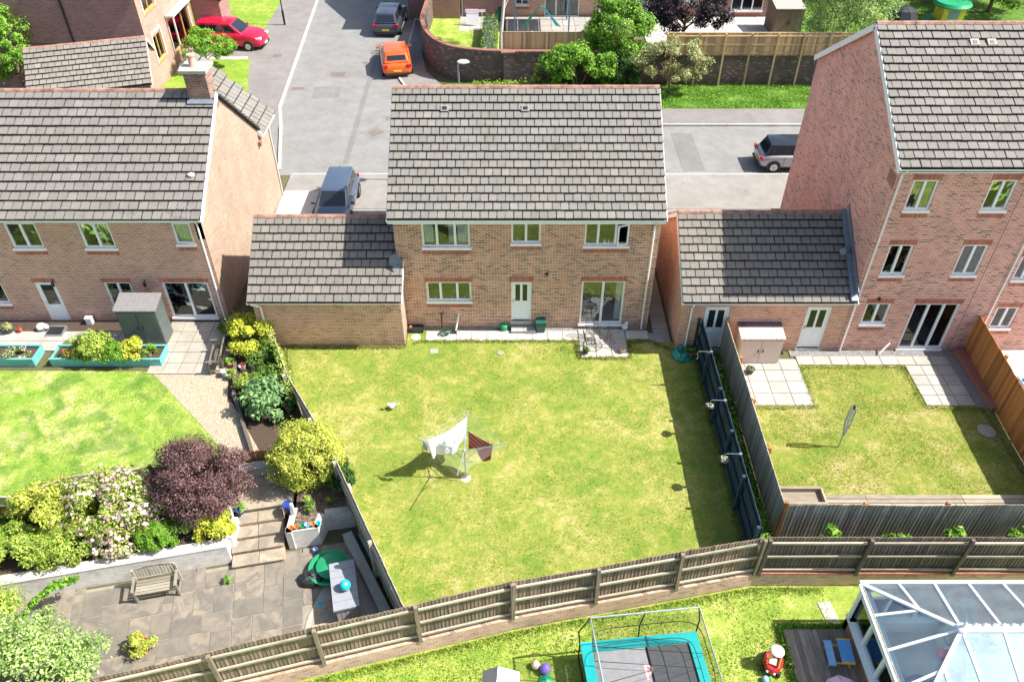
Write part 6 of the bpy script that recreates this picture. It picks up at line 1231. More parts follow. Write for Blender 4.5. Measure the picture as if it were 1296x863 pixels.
gt_ = MB(); gt_.bar((-.05, .08, ze_ + .02), (CWd, .08, ze_ + .02), .1, .06); gt_.build('gutter', 'upvc', cv); gt_ = MB(); gt_.bar((-.06, .0, ze_ + .02), (-.06, -CD, ze_ + .02), .1, .06); gt_.build('gutter', 'upvc', cv)
MB().bx(-.045, -.02, -CD, -.1, ze_ + .051, ze_ + .06).build('gutter_debris', 'bark_chips', cv)
A_ = Vector((0, 0, ze_)); B_ = Vector((0, -CD, ze_)); Rg = Vector((1.68, -1.83, zr_)); Re = Vector((CWd, -1.83, zr_)); Cc = Vector((CWd, 0, ze_)); Dd = Vector((CWd, -CD, ze_))
def facet(pts, m='glass_roof'):
    b = MB(); b.add([tuple(p) for p in pts], [tuple(range(len(pts)))]); o = b.build('roof_pane', m, cv); md = o.modifiers.new('thickness', 'SOLIDIFY'); md.thickness = .025
ks = [0, .24, .47, 1.0]
xs_ = [0, 1.02, 2.02, 2.98, 3.95, 4.9, CWd]
# rear slope
tops = [Rg * 0 + Vector((x + .68 if x + .68 > 1.68 else 0, -1.83, zr_)) for x in xs_]
hip = lambda P, Q, t: P.lerp(Q, t)
rear = [(A_, A_), (Vector((1.02, 0, ze_)), hip(A_, Rg, .60)), (Vector((2.02, 0, ze_)), Rg), (Vector((2.98, 0, ze_)), Vector((2.75, -1.83, zr_))), (Vector((3.95, 0, ze_)), Vector((3.8, -1.83, zr_))), (Vector((4.9, 0, ze_)), Vector((4.8, -1.83, zr_))), (Cc, Re)]
for i in range(len(rear) - 1):
    a, b_ = rear[i]; c, d__ = rear[i + 1]
    if i == 0: facet([a, c, d__], 'glass_roof')
    else: facet([a, c, d__, b_])
    if i: cbar('glazing_bar', tuple(a + Vector((0, 0, .03))), tuple(b_ + Vector((0, 0, .03))), .07, .05)
side = [(A_, A_), (Vector((0, -.95, ze_)), hip(A_, Rg, .60)), (Vector((0, -1.95, ze_)), Rg), (Vector((0, -2.95, ze_)), hip(B_, Rg, .55)), (B_, B_)]
for i in range(4):
    a, b_ = side[i]; c, d__ = side[i + 1]
    pts = [a, b_, d__, c] if 0 < i < 3 else ([a, d__, c] if i == 0 else [a, b_, c]); facet(pts, 'glass_roof')
    if i: cbar('glazing_bar', tuple(a + Vector((0, 0, .03))), tuple(b_ + Vector((0, 0, .03))), .07, .05)
front = [(B_, B_), (Vector((1.1, -CD, ze_)), hip(B_, Rg, .6)), (Vector((2.0, -CD, ze_)), Rg), (Vector((2.9, -CD, ze_)), Vector((2.75, -1.83, zr_))), (Vector((3.9, -CD, ze_)), Vector((3.8, -1.83, zr_))), (Dd, Re)]
for i in range(5):
    a, b_ = front[i]; c, d__ = front[i + 1]; facet([a, d__, c] if i == 0 else [a, b_, d__, c], 'glass_blue')
    if i: cbar('glazing_bar', tuple(a + Vector((0, 0, .03))), tuple(b_ + Vector((0, 0, .03))), .07, .05)
cbar('hip_bar', tuple(A_ + Vector((0, 0, .04))), tuple(Rg + Vector((0, 0, .04))), .09, .07); cbar('hip_bar', tuple(B_ + Vector((0, 0, .04))), tuple(Rg + Vector((0, 0, .04))), .09, .07); cbar('ridge_beam', tuple(Rg + Vector((0, 0, .05))), tuple(Re + Vector((0, 0, .05))), .2, .12)
for i in range(16): MB().lathe([(.04, 0), (.045, .06), (.01, .1)], Rg.x + .1 + i * .24, Rg.y + .06, zr_ + .11, 6).build('cresting', 'upvc', cv)
MB().lathe([(.14, 0), (.14, .08), (.05, .14), (.03, .3), (.005, .34)], Rg.x, Rg.y, zr_ + .04, 10).build('finial', 'upvc', cv, smooth=True)
for l_, x, y, s_x, s_y, m_ in (('wicker bench with golden cushion inside the conservatory', 3.0, -.65, .8, .5, 'gravel_gold'), ('wicker chair with golden cushion at the conservatory window', 4.3, -.65, .8, .5, 'gravel_gold')):
    t = thing('wicker_seat', l_, 'seat', (9.85 + x, -12.72 + y, -.94)); MB().bx(-s_x / 2, s_x / 2, -s_y / 2, s_y / 2, 0, .35).build('base', 'cream_frame', t); MB().bx(-s_x / 2 + .04, s_x / 2 - .04, -s_y / 2 + .04, s_y / 2 - .1, .352, .5).build('cushion', m_, t); MB().bx(-s_x / 2, s_x / 2, s_y / 2 - .09, s_y / 2, .352, .9).build('backrest', 'cream_frame', t)
t = thing('bean_bag', 'dark blue beanbag seen through the conservatory roof', 'seat', (11.3, -14.9, -.94)); MB().lathe([(.4, 0), (.55, .15), (.5, .35), (.25, .55), (.02, .58)], n=18).build('bag', 'blue_glaze', t, smooth=True); MB().ball(.02, 0, .6, .06).build('loop', 'blue_glaze', t)
t = thing('toy_bricks', 'red toy box on the conservatory floor', 'toy', (12.6, -13.7, -.94)); MB().bx(-.3, .3, -.12, .12, 0, .2).build('body', 'red_plastic', t); MB().bx(-.32, .32, -.14, .14, .2, .24).build('lid', 'red_plastic', t)
MB().prism([(9.35, -11.95), (9.75, -11.9), (9.85, -12.6), (9.45, -12.6)], -1.0, -.98).build('stepping_stone', 'slab_pale').__setitem__('kind', 'structure')
# ------------------------------------------------------------ far side: cars
def car(label, x, y, hd, L, Wd, H, paintm, kind='hatch', plate='plate_yellow', roofm=None, z=0.0):
    t = thing('parked_car', label, 'car', (x, y, z), hd); hw = Wd / 2; zs, zb = .22, .62 * H; bon = {'hatch': .26, 'suv': .27, 'estate': .25, 'mini': .24, 'mpv': .22}[kind]
    xf = L / 2; xr = -L / 2
    # stations: x, belt height, half-width, sill
    S = [(xr, .40 * H, hw * .80, .34), (xr + .05, .50 * H, hw * .90, .26), (xr + .22, .60 * H, hw * .96, .22), (xr + .8, zb, hw, .2), (0, zb, hw, .2), (xf - bon * L - .1, zb, hw, .2), (xf - bon * L * .6, zb - .05, hw * .98, .2), (xf - .35, zb - .14, hw * .94, .2), (xf - .1, .40 * H, hw * .84, .24), (xf, .32 * H, hw * .7, .32)]
    b = MB(); rings = []
    for (sx, zt, w, z0) in S:
        pr = [(0, z0), (w * .86, z0), (w * .97, z0 + .1), (w, (z0 + zt) * .52), (w * .975, zt - .09), (w * .90, zt), (w * .5, zt + .03), (0, zt + .04)]
        full = [(-a, c) for a, c in pr[::-1]][:-1] + pr; rings.append([(sx, a, c) for a, c in full])
    n = len(rings[0])
    for rg in rings: b.v += rg
    for i in range(len(rings) - 1):
        for j in range(n): k = (j + 1) % n; b.f.append((i * n + j, (i + 1) * n + j, (i + 1) * n + k, i * n + k))
    b.f.append(tuple(range(n))); b.f.append(tuple((len(rings) - 1) * n + j for j in reversed(range(n))))
    body = b.build('body', paintm, t, smooth='all'); md = body.modifiers.new('sub', 'SUBSURF'); md.levels = md.render_levels = 1
    # greenhouse
    rb = xr + (.14 if kind in ('suv', 'estate', 'mpv') else .22); rt = xr + (.42 if kind in ('suv', 'estate', 'mpv') else .62 if kind != 'mini' else .5); fb = xf - bon * L + (.02 if kind != 'mpv' else .15); ft = fb - (.78 if kind != 'mini' else .55)
    wb_, wt_ = hw * .90, hw * .72; zr = H; q = lambda xx, w, z: [(xx, -w, z), (xx, w, z)]
    bot = [(rb, -wb_ * .9, zb - .02), (fb, -wb_ * .92, zb - .02), (fb, wb_ * .92, zb - .02), (rb, wb_ * .9, zb - .02)]
    top = [(rt, -wt_ * .95, zr - .07), (ft, -wt_, zr - .07), (ft, wt_, zr - .07), (rt, wt_ * .95, zr - .07)]
    g = MB(); g.add(bot + top, [(0, 1, 5, 4), (1, 2, 6, 5), (2, 3, 7, 6), (3, 0, 4, 7)]); cabin = g.build('cabin', 'car_black' if kind == 'mini' else paintm, t, smooth='all'); md = cabin.modifiers.new('b', 'BEVEL'); md.width = .11 if kind == 'mini' else .08; md.segments = 4; md.limit_method = 'NONE'
    r_ = MB(); m = 8; nn = 6; vs = []
    for i in range(m + 1):
        u = i / m; cx = rt + (ft - rt) * u; 
        for j in range(nn + 1):
            v = j / nn * 2 - 1; w = wt_ * (.95 + .05 * u); vs.append((cx + (.0), v * w, zr - .07 + .07 * (1 - abs(v) ** 2.5) * (1 - abs(2 * u - 1) ** 3 * .9)))
    r_.add(vs, [(i * (nn + 1) + j, (i + 1) * (nn + 1) + j, (i + 1) * (nn + 1) + j + 1, i * (nn + 1) + j + 1) for i in range(m) for j in range(nn)]); rr2 = r_.build('roof', roofm or paintm, t, smooth='all')
    MB().tube([(rt + .25, 0, zr - .01), (rt + .15, 0, zr + .06)], .012, 6).build('aerial', 'black_plastic', rr2)
    def pane(nm, A, B, C, D, m0=.06, m1=.06, off=.008, splits=()):
        A, B, C, D = map(Vector, (A, B, C, D)); nrm = (B - A).cross(D - A).normalized(); cen = (A + B + C + D) / 4
        if nrm.dot(cen - Vector((0, 0, zb))) < 0: nrm = -nrm
        P = lambda u, v: (A.lerp(B, u)).lerp(D.lerp(C, u), v) + nrm * off
        es = [m0] + [e for e in splits] + [1 - m0]
        for a_, b__ in zip(es[:-1], es[1:]):
            a2, b2 = a_ + (.012 if a_ != m0 else 0), b__ - (.012 if b__ != 1 - m0 else 0)
            k = MB(); k.add([P(a2, m1), P(b2, m1), P(b2, 1 - m1 * 1.4), P(a2, 1 - m1 * 1.4)], [(0, 1, 2, 3)]); o = k.build(nm, 'car_glass', t); md = o.modifiers.new('t', 'SOLIDIFY'); md.thickness = .006; md.offset = 0
    pane('side_window', bot[0], bot[1], top[1], top[0], .07, .12, splits=(.36, .66) if kind != 'mini' else (.5,)); pane('side_window', bot[3], bot[2], top[2], top[3], .07, .12, splits=(.36, .66) if kind != 'mini' else (.5,))
    pane('windscreen', bot[1], bot[2], top[2], top[1], .05, .07); pane('rear_window', bot[0], bot[3], top[3], top[0], .1, .12 if kind != 'hatch' else .22)
    for sx in (xf - .19 * L, xr + .185 * L):
        for sy in (-1, 1):
            wh = MB().tube([(sx, sy * (hw - .2), .31), (sx, sy * (hw + .012), .31)], .31, 20).build('wheel', 'rubber', t); MB().tube([(sx, sy * (hw + .013), .31), (sx, sy * (hw + .022), .31)], .20, 16).build('rim', 'silver', wh)
            k = MB()
            for a in range(5): aa = a * 2 * math.pi / 5; k.bar((sx, sy * (hw + .026), .31), (sx + .19 * math.cos(aa + .6), sy * (hw + .026), .31 + .19 * math.sin(aa + .6)), .03, .006)
            k.build('spoke_gap', 'black_plastic', wh); MB().tube([(sx, sy * (hw - .12), .33), (sx, sy * (hw + .004), .33)], .37, 20).build('wheel_arch', 'black_plastic', t)
    for sy in (-1, 1):
        hgt = .17 if kind != 'mini' else .2
        zz = zb - .18; MB().box(xr + .05, sy * hw * .76, zz, .1, hw * .3, hgt).build('tail_light', 'red_lamp', t); MB().box(xf - .14, sy * hw * .66, .43 * H, .2, hw * .3, .12).build('headlight', 'clear_lamp', t)
        MB().box(fb - .28, sy * (hw + .1), zb + .06, .11, .18, .12).build('wing_mirror', roofm or paintm, t)
        MB().box(-.1, sy * (hw + .004), zb - .16, .16, .02, .03).build('door_handle', 'black_plastic', t); MB().box(.2, sy * hw, (.2 + zb) / 2 + .05, .012, .012, zb - .35).build('door_seam', 'black_plastic', t); MB().box(-.75, sy * hw, (.2 + zb) / 2 + .05, .012, .012, zb - .35).build('door_seam', 'black_plastic', t)
    MB().box(xr - .02, 0, .52, .02, .52, .11).build('number_plate', plate, t); MB().box(xf + .012, 0, .34, .02, .52, .11).build('number_plate', 'plate_white', t)
    MB().box(xr + .02, 0, .28, .1, Wd * .78, .12).build('bumper', 'black_plastic', t); MB().box(xf - .05, 0, .28, .14, Wd * .62, .14).build('grille', 'black_plastic', t)
    return t
_t = NT('car_glass'); _t.col((.015, .02, .028), .05, 0, .9)
car('bright orange hatchback parked half on the pavement by the curved wall', -7.8, 27.5, R(90 + 10), 4.3, 2.0, 1.6, 'car_orange', 'hatch')
car('dark grey estate car parked in the shade beyond the orange car', -9.0, 35.1, R(88), 4.7, 2.0, 1.62, 'car_grey', 'estate')
car('steel blue hatchback on the drive behind the left garage', -8.6, 9.15, R(-90), 4.2, 1.72, 1.5, 'car_blue', 'mpv', z=.07)
car('silver small hatchback with black roof half hidden by the tall house', 15.15, 13.85, 0, 3.9, 1.85, 1.52, 'car_silver', 'mini', roofm='car_black')
car('shiny red SUV on the driveway at the top left', -19.7, 31.1, R(-6), 4.9, 2.05, 1.8, 'car_red', 'suv', z=.072)
def road_patch(x0, x1, y0, y1, rz=0, m='patch'):
    struct(MB().bx(-(x1 - x0) / 2, (x1 - x0) / 2, -(y1 - y0) / 2, (y1 - y0) / 2, 0, .003).build('road_repair', m, None, ((x0 + x1) / 2, (y0 + y1) / 2, -.0195 + .0042), (0, 0, rz)))
road('tar_dark', (.165, .162, .155), (.20, .197, .19))
road_patch(9.2, 10.4, 13.2, 17.6, 0, 'tar_dark'); road_patch(-12.6, -10.9, 22.5, 24.2, .06, 'tar_dark'); road_patch(-9.4, -9.1, 14, 31, .02, 'tar_dark')
# street lamps
def lamp(label, x, y, h, col_, head=True):
    t = thing('street_lamp', label, 'street lamp', (x, y, 0)); MB().tube([(0, 0, 0), (0, 0, 1.1)], .08, 10).build('base', col_, t); MB().tube([(0, 0, 1.1), (0, 0, h - .4), (0, -.06, h - .1), (.1, -.12, h)], .045, 8, .03).build('pole', col_, t, smooth=True)
    if head: b = MB(); b.ball(.25, -.12, h + .02, .2, sz=.42); b.v = [((x_ - .25) * 1.5 + .25, y_, z_) for x_, y_, z_ in b.v]; b.build('lamp_head', 'white_paint', t, smooth=True)
    return t
lamp('white headed street lamp rising behind the middle house ridge', -2.55, 11.9, 6.45, 'grey_metal')
lamp('black lamp post on the far lawn at the top', -16.95, 35.2, 5.5, 'black_metal')
# road ironwork and patches
for l_, px, py, s_x, s_y, rz in (('large rectangular drain cover set in a patch of the side road', 428, 94, .95, .7, 0), ('small reddish drain cover on the left of the side road', 377, 112, .8, .35, 0), ('diamond shaped drain cover in the middle of the junction', 475, 167, .75, .75, R(45)), ('dark drain cover at the left edge of the middle roof', 494, 150, .6, .5, 0), ('dark gully grate in the left pavement', 352, 72, .6, .5, 0)):
    x, y = G(px, py); t = thing('drain_cover', l_, 'drain cover', (x, y, -.019 if px > 360 else .061), rz); MB().bx(-s_x * .85, s_x * .85, -s_y * .85, s_y * .85, 0, .006).build('tarmac_patch', 'patch', t); MB().bx(-s_x / 2, s_x / 2, -s_y / 2, s_y / 2, .007, .014).build('lid', 'iron', t)
for px, py in ((281, 82), (296, 93)): x, y = G(px, py); t = thing('drain_cover', 'round pale cover in the front lawn ' + ('near the small tree' if px < 290 else 'nearer the pavement'), 'drain cover', (x, y, .03)); MB().lathe([(.45, 0), (.45, .02), (.01, .025)], n=18).build('lid', 'concrete', t); MB().bx(-.04, .04, .2, .3, .026, .035).build('lifting_eye', 'stone_grey', t)
# ------------------------------------------------------------ curved brick garden wall
gw = thing('garden_wall', 'tall dark brick wall curving round the corner of the far gardens', 'wall', (0, 0, 0))
cp = [(-6.15, 36.3), (-6.3, 31.2), (-6.1, 29.4), (-5.65, 27.8), (-5.0, 26.5), (-4.1, 25.5), (-3.0, 24.95), (-1.6, 24.62), (0, 24.5), (2.5, 24.45), (33, 24.45)]
def smoothpts(P, k=6):
    out = []
    for i in range(len(P) - 1):
        p0, p1, p2, p3 = [Vector(P[max(0, min(len(P) - 1, i + j))]) for j in (-1, 0, 1, 2)]
        if (p2 - p1).length > 4: out += [tuple(p1)]; continue
        for s in range(k): u = s / k; out.append(tuple(.5 * ((2 * p1) + (-p0 + p2) * u + (2 * p0 - 5 * p1 + 4 * p2 - p3) * u * u + (-p0 + 3 * p1 - 3 * p2 + p3) * u ** 3)))
    return out + [P[-1]]
pts = smoothpts(cp); th2 = .24; hgt = 2.1; V = []; Fc = []; UV = []; s0 = 0
nrm = []
for i, p in enumerate(pts):
    a = Vector(pts[max(0, i - 1)]); c = Vector(pts[min(len(pts) - 1, i + 1)]); d = (c - a).normalized(); nrm.append(Vector((d.y, -d.x)))
arc = [0]
for p, q in zip(pts[:-1], pts[1:]): arc.append(arc[-1] + math.dist(p, q))
for i, p in enumerate(pts): o = Vector(p); n2 = nrm[i]; V += [(o.x, o.y, -.05), (o.x, o.y, hgt), (o.x - n2.x * th2, o.y - n2.y * th2, -.05), (o.x - n2.x * th2, o.y - n2.y * th2, hgt)]
me = bpy.data.meshes.new('wall_body')
for i in range(len(pts) - 1):
    a = i * 4; c = a + 4; Fc += [(a, c, c + 1, a + 1), (c + 2, a + 2, a + 3, c + 3), (a + 1, c + 1, c + 3, a + 3)]; UV += [(arc[i], 0), (arc[i + 1], 0), (arc[i + 1], hgt), (arc[i], hgt), (arc[i + 1], 0), (arc[i], 0), (arc[i], hgt), (arc[i + 1], hgt), (arc[i], 0), (arc[i + 1], 0), (arc[i + 1], .24), (arc[i], .24)]
me.from_pydata(V, [], Fc); ul = me.uv_layers.new(name='UVMap')
for i, uv in enumerate(UV): ul.data[i].uv = uv
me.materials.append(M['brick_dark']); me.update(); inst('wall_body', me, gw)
def along(s):
    for i in range(len(pts) - 1):
        if arc[i + 1] >= s: u = (s - arc[i]) / (arc[i + 1] - arc[i]); return Vector(pts[i]).lerp(Vector(pts[i + 1]), u), nrm[i].lerp(nrm[i + 1], u).normalized()
    return Vector(pts[-1]), nrm[-1]
s0 = 0; k = 0
while s0 < arc[-1] - .5 and k < 290:
    p, n2 = along(s0 + .22); d2 = Vector((-n2.y, n2.x)); o = MB().box(0, 0, .035, .435, .29, .07).build('coping', 'brick_red', gw, (p.x - n2.x * .12, p.y - n2.y * .12, hgt + .002), (0, 0, math.atan2(d2.y, d2.x))) if k < 8 else inst('coping', cop_me, gw, (p.x - n2.x * .12, p.y - n2.y * .12, hgt + .002 + random.gauss(0, .003)), (0, 0, math.atan2(d2.y, d2.x)))
    cop_me = o.data; s0 += .445; k += 1
MB().bx(-6.05, -3.9, 36.0, 36.24, -.05, 2.1).build('end_pier', 'brick_far', gw)
sheet('garden_lawn_far', [(-6, 36.3), (-6.1, 30), (-4.6, 26.4), (-2.4, 24.9), (-.7, 24.8), (-.7, 33.4), (-3.9, 33.4), (-3.9, 36.3)], .25, 'grass_low', .3)
slabs('far_patio', 'pale patio under the clothes airer in the walled garden', grid(-3.9, -.7, 33.4, 36.4, 4, 4), 'slab_pale', .22)
slabs('far_patio', 'pale patio behind the new timber fence with the pergola', grid(-.5, 7.2, 27.0, 36.4, 9, 10), 'slab_grey', .2); slabs('far_patio', 'bright patio behind the dark purple tree', grid(9.5, 19.5, 28.5, 36.4, 9, 7), 'slab_path', .2)
struct(MB().bx(-1, 60, 24.7, 60, -.1, .17).build('garden_ground', 'ground')) ; sheet('lawn_far', [(19.5, 24.8), (60, 24.8), (60, 60), (19.5, 60)], .21, 'grass_verge')
hd_ = thing('hedge', 'dark hedge between the walled garden and the timber fence', 'hedge', (-1.6, 29.5, .2)); P = np.stack([NR.uniform(-.5, .6, 6000), NR.uniform(-4.3, 4.3, 6000), NR.uniform(0, 1.3, 6000) * NR.uniform(.7, 1, 6000)], 1); leaf_mesh('foliage', P, np.tile([0.2, -.3, .7], (6000, 1)), .14, 'leaf_mid', hd_); MB().tube([(0, -4, 0), (0, -4, 1)], .05, 5).build('stem', 'bark', hd_); MB().bx(-.35, .4, -4.1, 4.1, 0, 1.0).build('inner_twigs', 'pot_plant_dark', hd_)
# new timber fence behind the wall and the posted fence to the right
fence('timber_fence', 'new pale vertical board fence standing behind the curved wall', [(-.55, 25.05), (6.6, 25.05)], 1.2, 3.12, -1, 'fence_new', 'fence_newpost', None, bw=.14, pitch=1.8, rails=2, capped=True)
fence('posted_fence', 'new timber fence on tall posts standing against the brick wall', [(9.6, 24.30), (22.5, 24.30)], 1.95, 3.35, 1, 'fence_new', 'fence_newpost', None, bw=.14, pitch=30, rails=3, capped=True, post_h=1.4)
pf = bpy.data.objects['posted_fence']
for i in range(8): MB().box(0, 0, .65, .1, .1, 3.4).build('tall_post', 'fence_newpost', pf, (.35 + i * 1.62, -.14, -.95), (0, 0, 0))
# terrace of houses along the top
def terrace(name, label, x0, x1, y, holes, mat='brick_far'):
    t = thing(name, label, 'house', (x0, y, .15)); w = x1 - x0; wall(t, mat, (0, 0), (w, 0), -.2, 5.2, holes); wall(t, mat, (w, 0), (w, 8), -.2, 5.2); wall(t, mat, (0, 8), (0, 0), -.2, 5.2); wall(t, mat, (w, 8), (0, 8), -.2, 5.2)
    for h in holes: window(t, (0, 0), (w, 0), *h, lights=(1, 1) if h[1] - h[0] < 1.8 else (1, 1, 1), under=h[2] > .3, kind='patio_door' if h[2] < .3 else 'window')
    ap = math.atan2(2.8, 4.3); roof_slope(t, (-.0, -.3, 5.25), 0, ap, w, 5.13, .34, .36, 'tile_far', 0); roof_slope(t, (w, 8.3, 5.25), math.pi, ap, w, 5.13, .34, .36, 'tile_far', 0, name='front_roof'); MB().bx(.3, w - .3, .3, 7.7, -.1, .05).build('room_floor', 'room_floor', t); return t
terrace('terraced_house', 'brick terraced house with white patio door behind the walled garden', -7.8, -.6, 36.5, [(2.3, 4.1, .05, 2.1), (.8, 2.2, 3.2, 4.4), (4.6, 6.2, 3.2, 4.4)])
tz_ = bpy.data.objects['terraced_house']; MB().bx(.1, 1.8, -2.2, -.01, 2.75, 5.2).build('added_shadow_block', 'brick_far', tz_); MB().bx(0, 1.9, -2.3, -.01, 5.2, 5.3).build('added_shadow_block_top', 'lead', tz_)  # overhang and its top added out of view to cast the side road shadow
terrace('terraced_house', 'brick terraced house with glazed doors behind the pergola', -.55, 7.4, 36.6, [(3.0, 5.6, .05, 2.1), (.8, 1.8, .9, 2.0), (2, 3.4, 3.2, 4.4)], 'brick_brown')
terrace('terraced_house', 'brick house behind the green and purple trees', 7.45, 19.6, 36.5, [(1.0, 3.6, .05, 2.1), (9.0, 11.4, .5, 2.0), (5, 6.6, 1, 2)])
terrace('terraced_house', 'brick house at the top right beyond the birch', 24, 34, 40, [(2.0, 3.6, .9, 2.1)])
# garden things behind the wall
ar = thing('clothes_airer', 'white clothes airer with washing on the far patio', 'clothes airer', (-2.7, 34.8, .26)); b = MB()
for sx in (-.5, .5): b.tube([(sx, -.3, 0), (sx, .2, .95)], .015, 5); b.tube([(sx, .3, 0), (sx, -.2, .95)], .015, 5)
for k in range(6): b.tube([(-.75, -.25 + k * .1, .95), (.75, -.25 + k * .1, .95)], .01, 5)
b.build('frame', 'white_paint', ar)
cq = thing('washing', 'white sheet with a pink edge drying on the far airer', 'washing', (-2.9, 34.5, .7)); MB().box(0, 0, 0, .9, .04, .9).build('sheet', 'cloth_white', cq, (0, 0, .1), (R(-14), 0, 0)); MB().box(0, 0, 0, .92, .05, .14).build('pink_edge', 'pink_plastic', cq, (0, .12, .62), (R(-14), 0, 0))
gb = thing('compost_bin', 'dark green compost bin against the far house wall', 'bin', (-.9, 35.6, .25)); b = MB(); b.lathe([(.36, 0), (.3, .75), (.28, .8), (.05, .86)], n=14); b.build('body', 'green_dark_plastic', gb); MB().lathe([(.3, .8), (.3, .88), (.01, .9)], n=14).build('lid', 'green_dark_plastic', gb)
bt = thing('birch_tree', 'pale trunked tree standing at the left end of the timber fence', 'tree', (-.75, 25.3, .2)); MB().tube([(0, 0, 0), (.05, .1, 2.5), (.35, .6, 5.5), (.3, 1.2, 9)], .13, 8, .06).build('trunk', 'bark_pale', bt); P, N = crown_pts(5000, (2.2, 2.2, 2.2), 40, .5, -.9); P += np.array([3.5, 4.6, 10.5]); leaf_mesh('crown', P, N, .16, 'leaf_lime', bt)
for i in range(4): MB().tube([(.2, .4, 4 + i), (.8 * math.cos(i * 1.7), .8 + .9 * math.sin(i * 1.7), 5.2 + i * 1.2)], .04, 5, .015).build('limb', 'bark_pale', bt)
pg = thing('pergola', 'white framed canopy over the far patio', 'pergola', (.2, 33.2, .22)); 
for x in (0, 3.9):
    for y in (0, 2.6): MB().bx(x - .05, x + .05, y - .05, y + .05, 0, 2.3).build('post', 'shed_blue', pg)
b = MB(); b.bar((-.1, 0, 2.33), (4.0, 0, 2.33), .08, .1); b.bar((-.1, 2.6, 2.33), (4.0, 2.6, 2.33), .08, .1)
for i in range(6): b.bar((i * .78, 0, 2.35), (i * .78, 2.6, 2.35), .05, .06)
b.build('beams', 'white_paint', pg); 
for i in range(5): MB().bx(.04 + i * .78, .74 + i * .78, .06, 2.55, 2.4, 2.42).build('canopy_panel', 'grey_lid', pg)
hm = thing('hammock', 'turquoise hanging cloth under the white canopy', 'hammock', (2.0, 32.2, .3)); b = MB(); b.add([(0, 0, 2.1), (.18, -.02, 2.1), (1.1, .1, .7), (1.5, .1, .6), (1.2, .12, .8)], [(0, 1, 4), (1, 3, 4), (1, 2, 3)]); o = b.build('cloth', 'aqua_plastic', hm); md = o.modifiers.new('t', 'SOLIDIFY'); md.thickness = .03; b = MB(); b.add([(0, 0, 2.1), (-.1, 0, 2.05), (-1.3, .1, .7), (-1.0, .1, .7)], [(0, 1, 2, 3)]); o = b.build('cloth', 'green_plastic', hm); md = o.modifiers.new('t', 'SOLIDIFY'); md.thickness = .03
bq = thing('garden_table', 'grey garden table with a pink cloth on the far patio', 'table', (1.7, 29.2, .22)); MB().bx(-1.0, 1.3, -.4, .4, .70, .76).build('table_top', 'grey_plastic', bq); MB().bx(-.8, .1, -.3, .32, .762, .79).build('cloth', 'pink_plastic', bq); MB().bx(-.95, .3, -.32, .32, 0, .62).build('cabinet', 'bark_pale', bq)
for x, y in ((-.95, -.35), (1.25, -.35), (-.95, .35), (1.25, .35)): MB().bx(x - .03, x + .03, y - .03, y + .03, 0, .7).build('leg', 'silver', bq)
pot('yellow flowering pot at the far patio edge behind the timber fence', 4.4, 27.6, .22, .3, .5, 'cream_plastic', 'leaf_cream', .35, 400, .12); pot('leafy pot plant beside the pale tree trunk', .4, 28.4, .22, .28, .6, 'pot_plant_dark', 'leaf_mid', .6, 900, .15)
bk = thing('bicycle', 'bicycle leaning beside the blue garden shed', 'bicycle', (5.0, 29.2, .22), R(60)); 
for sx in (-.5, .5): w_ = MB().tube([(sx + .32 * math.cos(a * math.pi / 10), 0, .33 + .32 * math.sin(a * math.pi / 10)) for a in range(21)], .025, 5, close=False).build('wheel', 'rubber', bk)
b = MB(); b.tube([(-.5, 0, .33), (-.15, 0, .8), (.35, 0, .8), (.5, 0, .33)], .02, 5); b.tube([(-.15, 0, .8), (0, 0, .3), (.35, 0, .8)], .02, 5); b.build('frame', 'red_plastic', bk); MB().tube([(.35, -.22, .98), (.38, 0, .95), (.35, .22, .98)], .015, 5).build('handlebar', 'black_metal', bk); MB().bx(-.28, -.06, -.06, .06, .88, .93).build('saddle', 'black_plastic', bk)
shed('garden_shed', 'blue garden shed with a pale roof behind the timber fence', 5.75, 29.6, .22, 1.35, 1.3, 1.95, 2.35, 'shed_blue', 'grey_lid', cat='shed')
shed('garden_shed', 'weathered brown garden shed beside the birch at the top', 18.6, 32.3, .22, 2.0, 2.3, 1.9, 2.2, 'bark', 'concrete')
# ------------------------------------------------------------ far trees and shrubs
bush('shrub', 'round bright green bush against the dark brick wall', 4.2, 23.35, .04, 2.4, 1.0, 1.6, 11000, 'leaf_fresh', .2, 70, .42, lift=.75)
bush('shrub', 'dark lower growth between the round bush and the pale small tree', 6.7, 23.6, .04, 1.5, .8, 1.3, 5600, 'leaf_dark', .18, 34, .36, lift=.7)
tree('tree', 'tall bright green tree beside the blue shed', 6.6, 25.3, .2, 1.1, 1.95, 1.4, 2.4, 14000, 'leaf_fresh', .2, 60, .5, .12)
tree('tree', 'dark purple almost black tree in the far garden', 11.6, 29.2, .2, 1.9, 2.9, 2.2, 1.9, 13000, 'leaf_black', .2, 62, .55, .13)
tree('tree', 'small pale leaved tree on the verge in front of the wall', 9.85, 23.0, .04, 1.1, 2.5, 1.3, 1.35, 5200, 'leaf_cream', .17, 46, .36, .07)
wt = tree('willow_tree', 'loose drooping pale green birch behind the tall house gable', 21.3, 26.4, .2, 2.9, 3.1, 2.6, 3.3, 17000, 'leaf_pale', .16, 80, .6, .14)
k = NR.uniform(0, 1, 6000); a_ = NR.uniform(0, 6.28, 6000); st_ = NR.integers(0, 90, 6000); aa = st_ * .69; rr3 = 1.2 + (st_ % 7) * .28; P = np.stack([np.cos(aa) * rr3 + NR.normal(0, .08, 6000), np.sin(aa) * rr3 * .9 + NR.normal(0, .08, 6000), 4.6 - k * 3.8 + (st_ % 5) * .2], 1); leaf_mesh('hanging_sprays', P, np.tile([0., -.6, .5], (6000, 1)), .14, 'leaf_pale', wt)
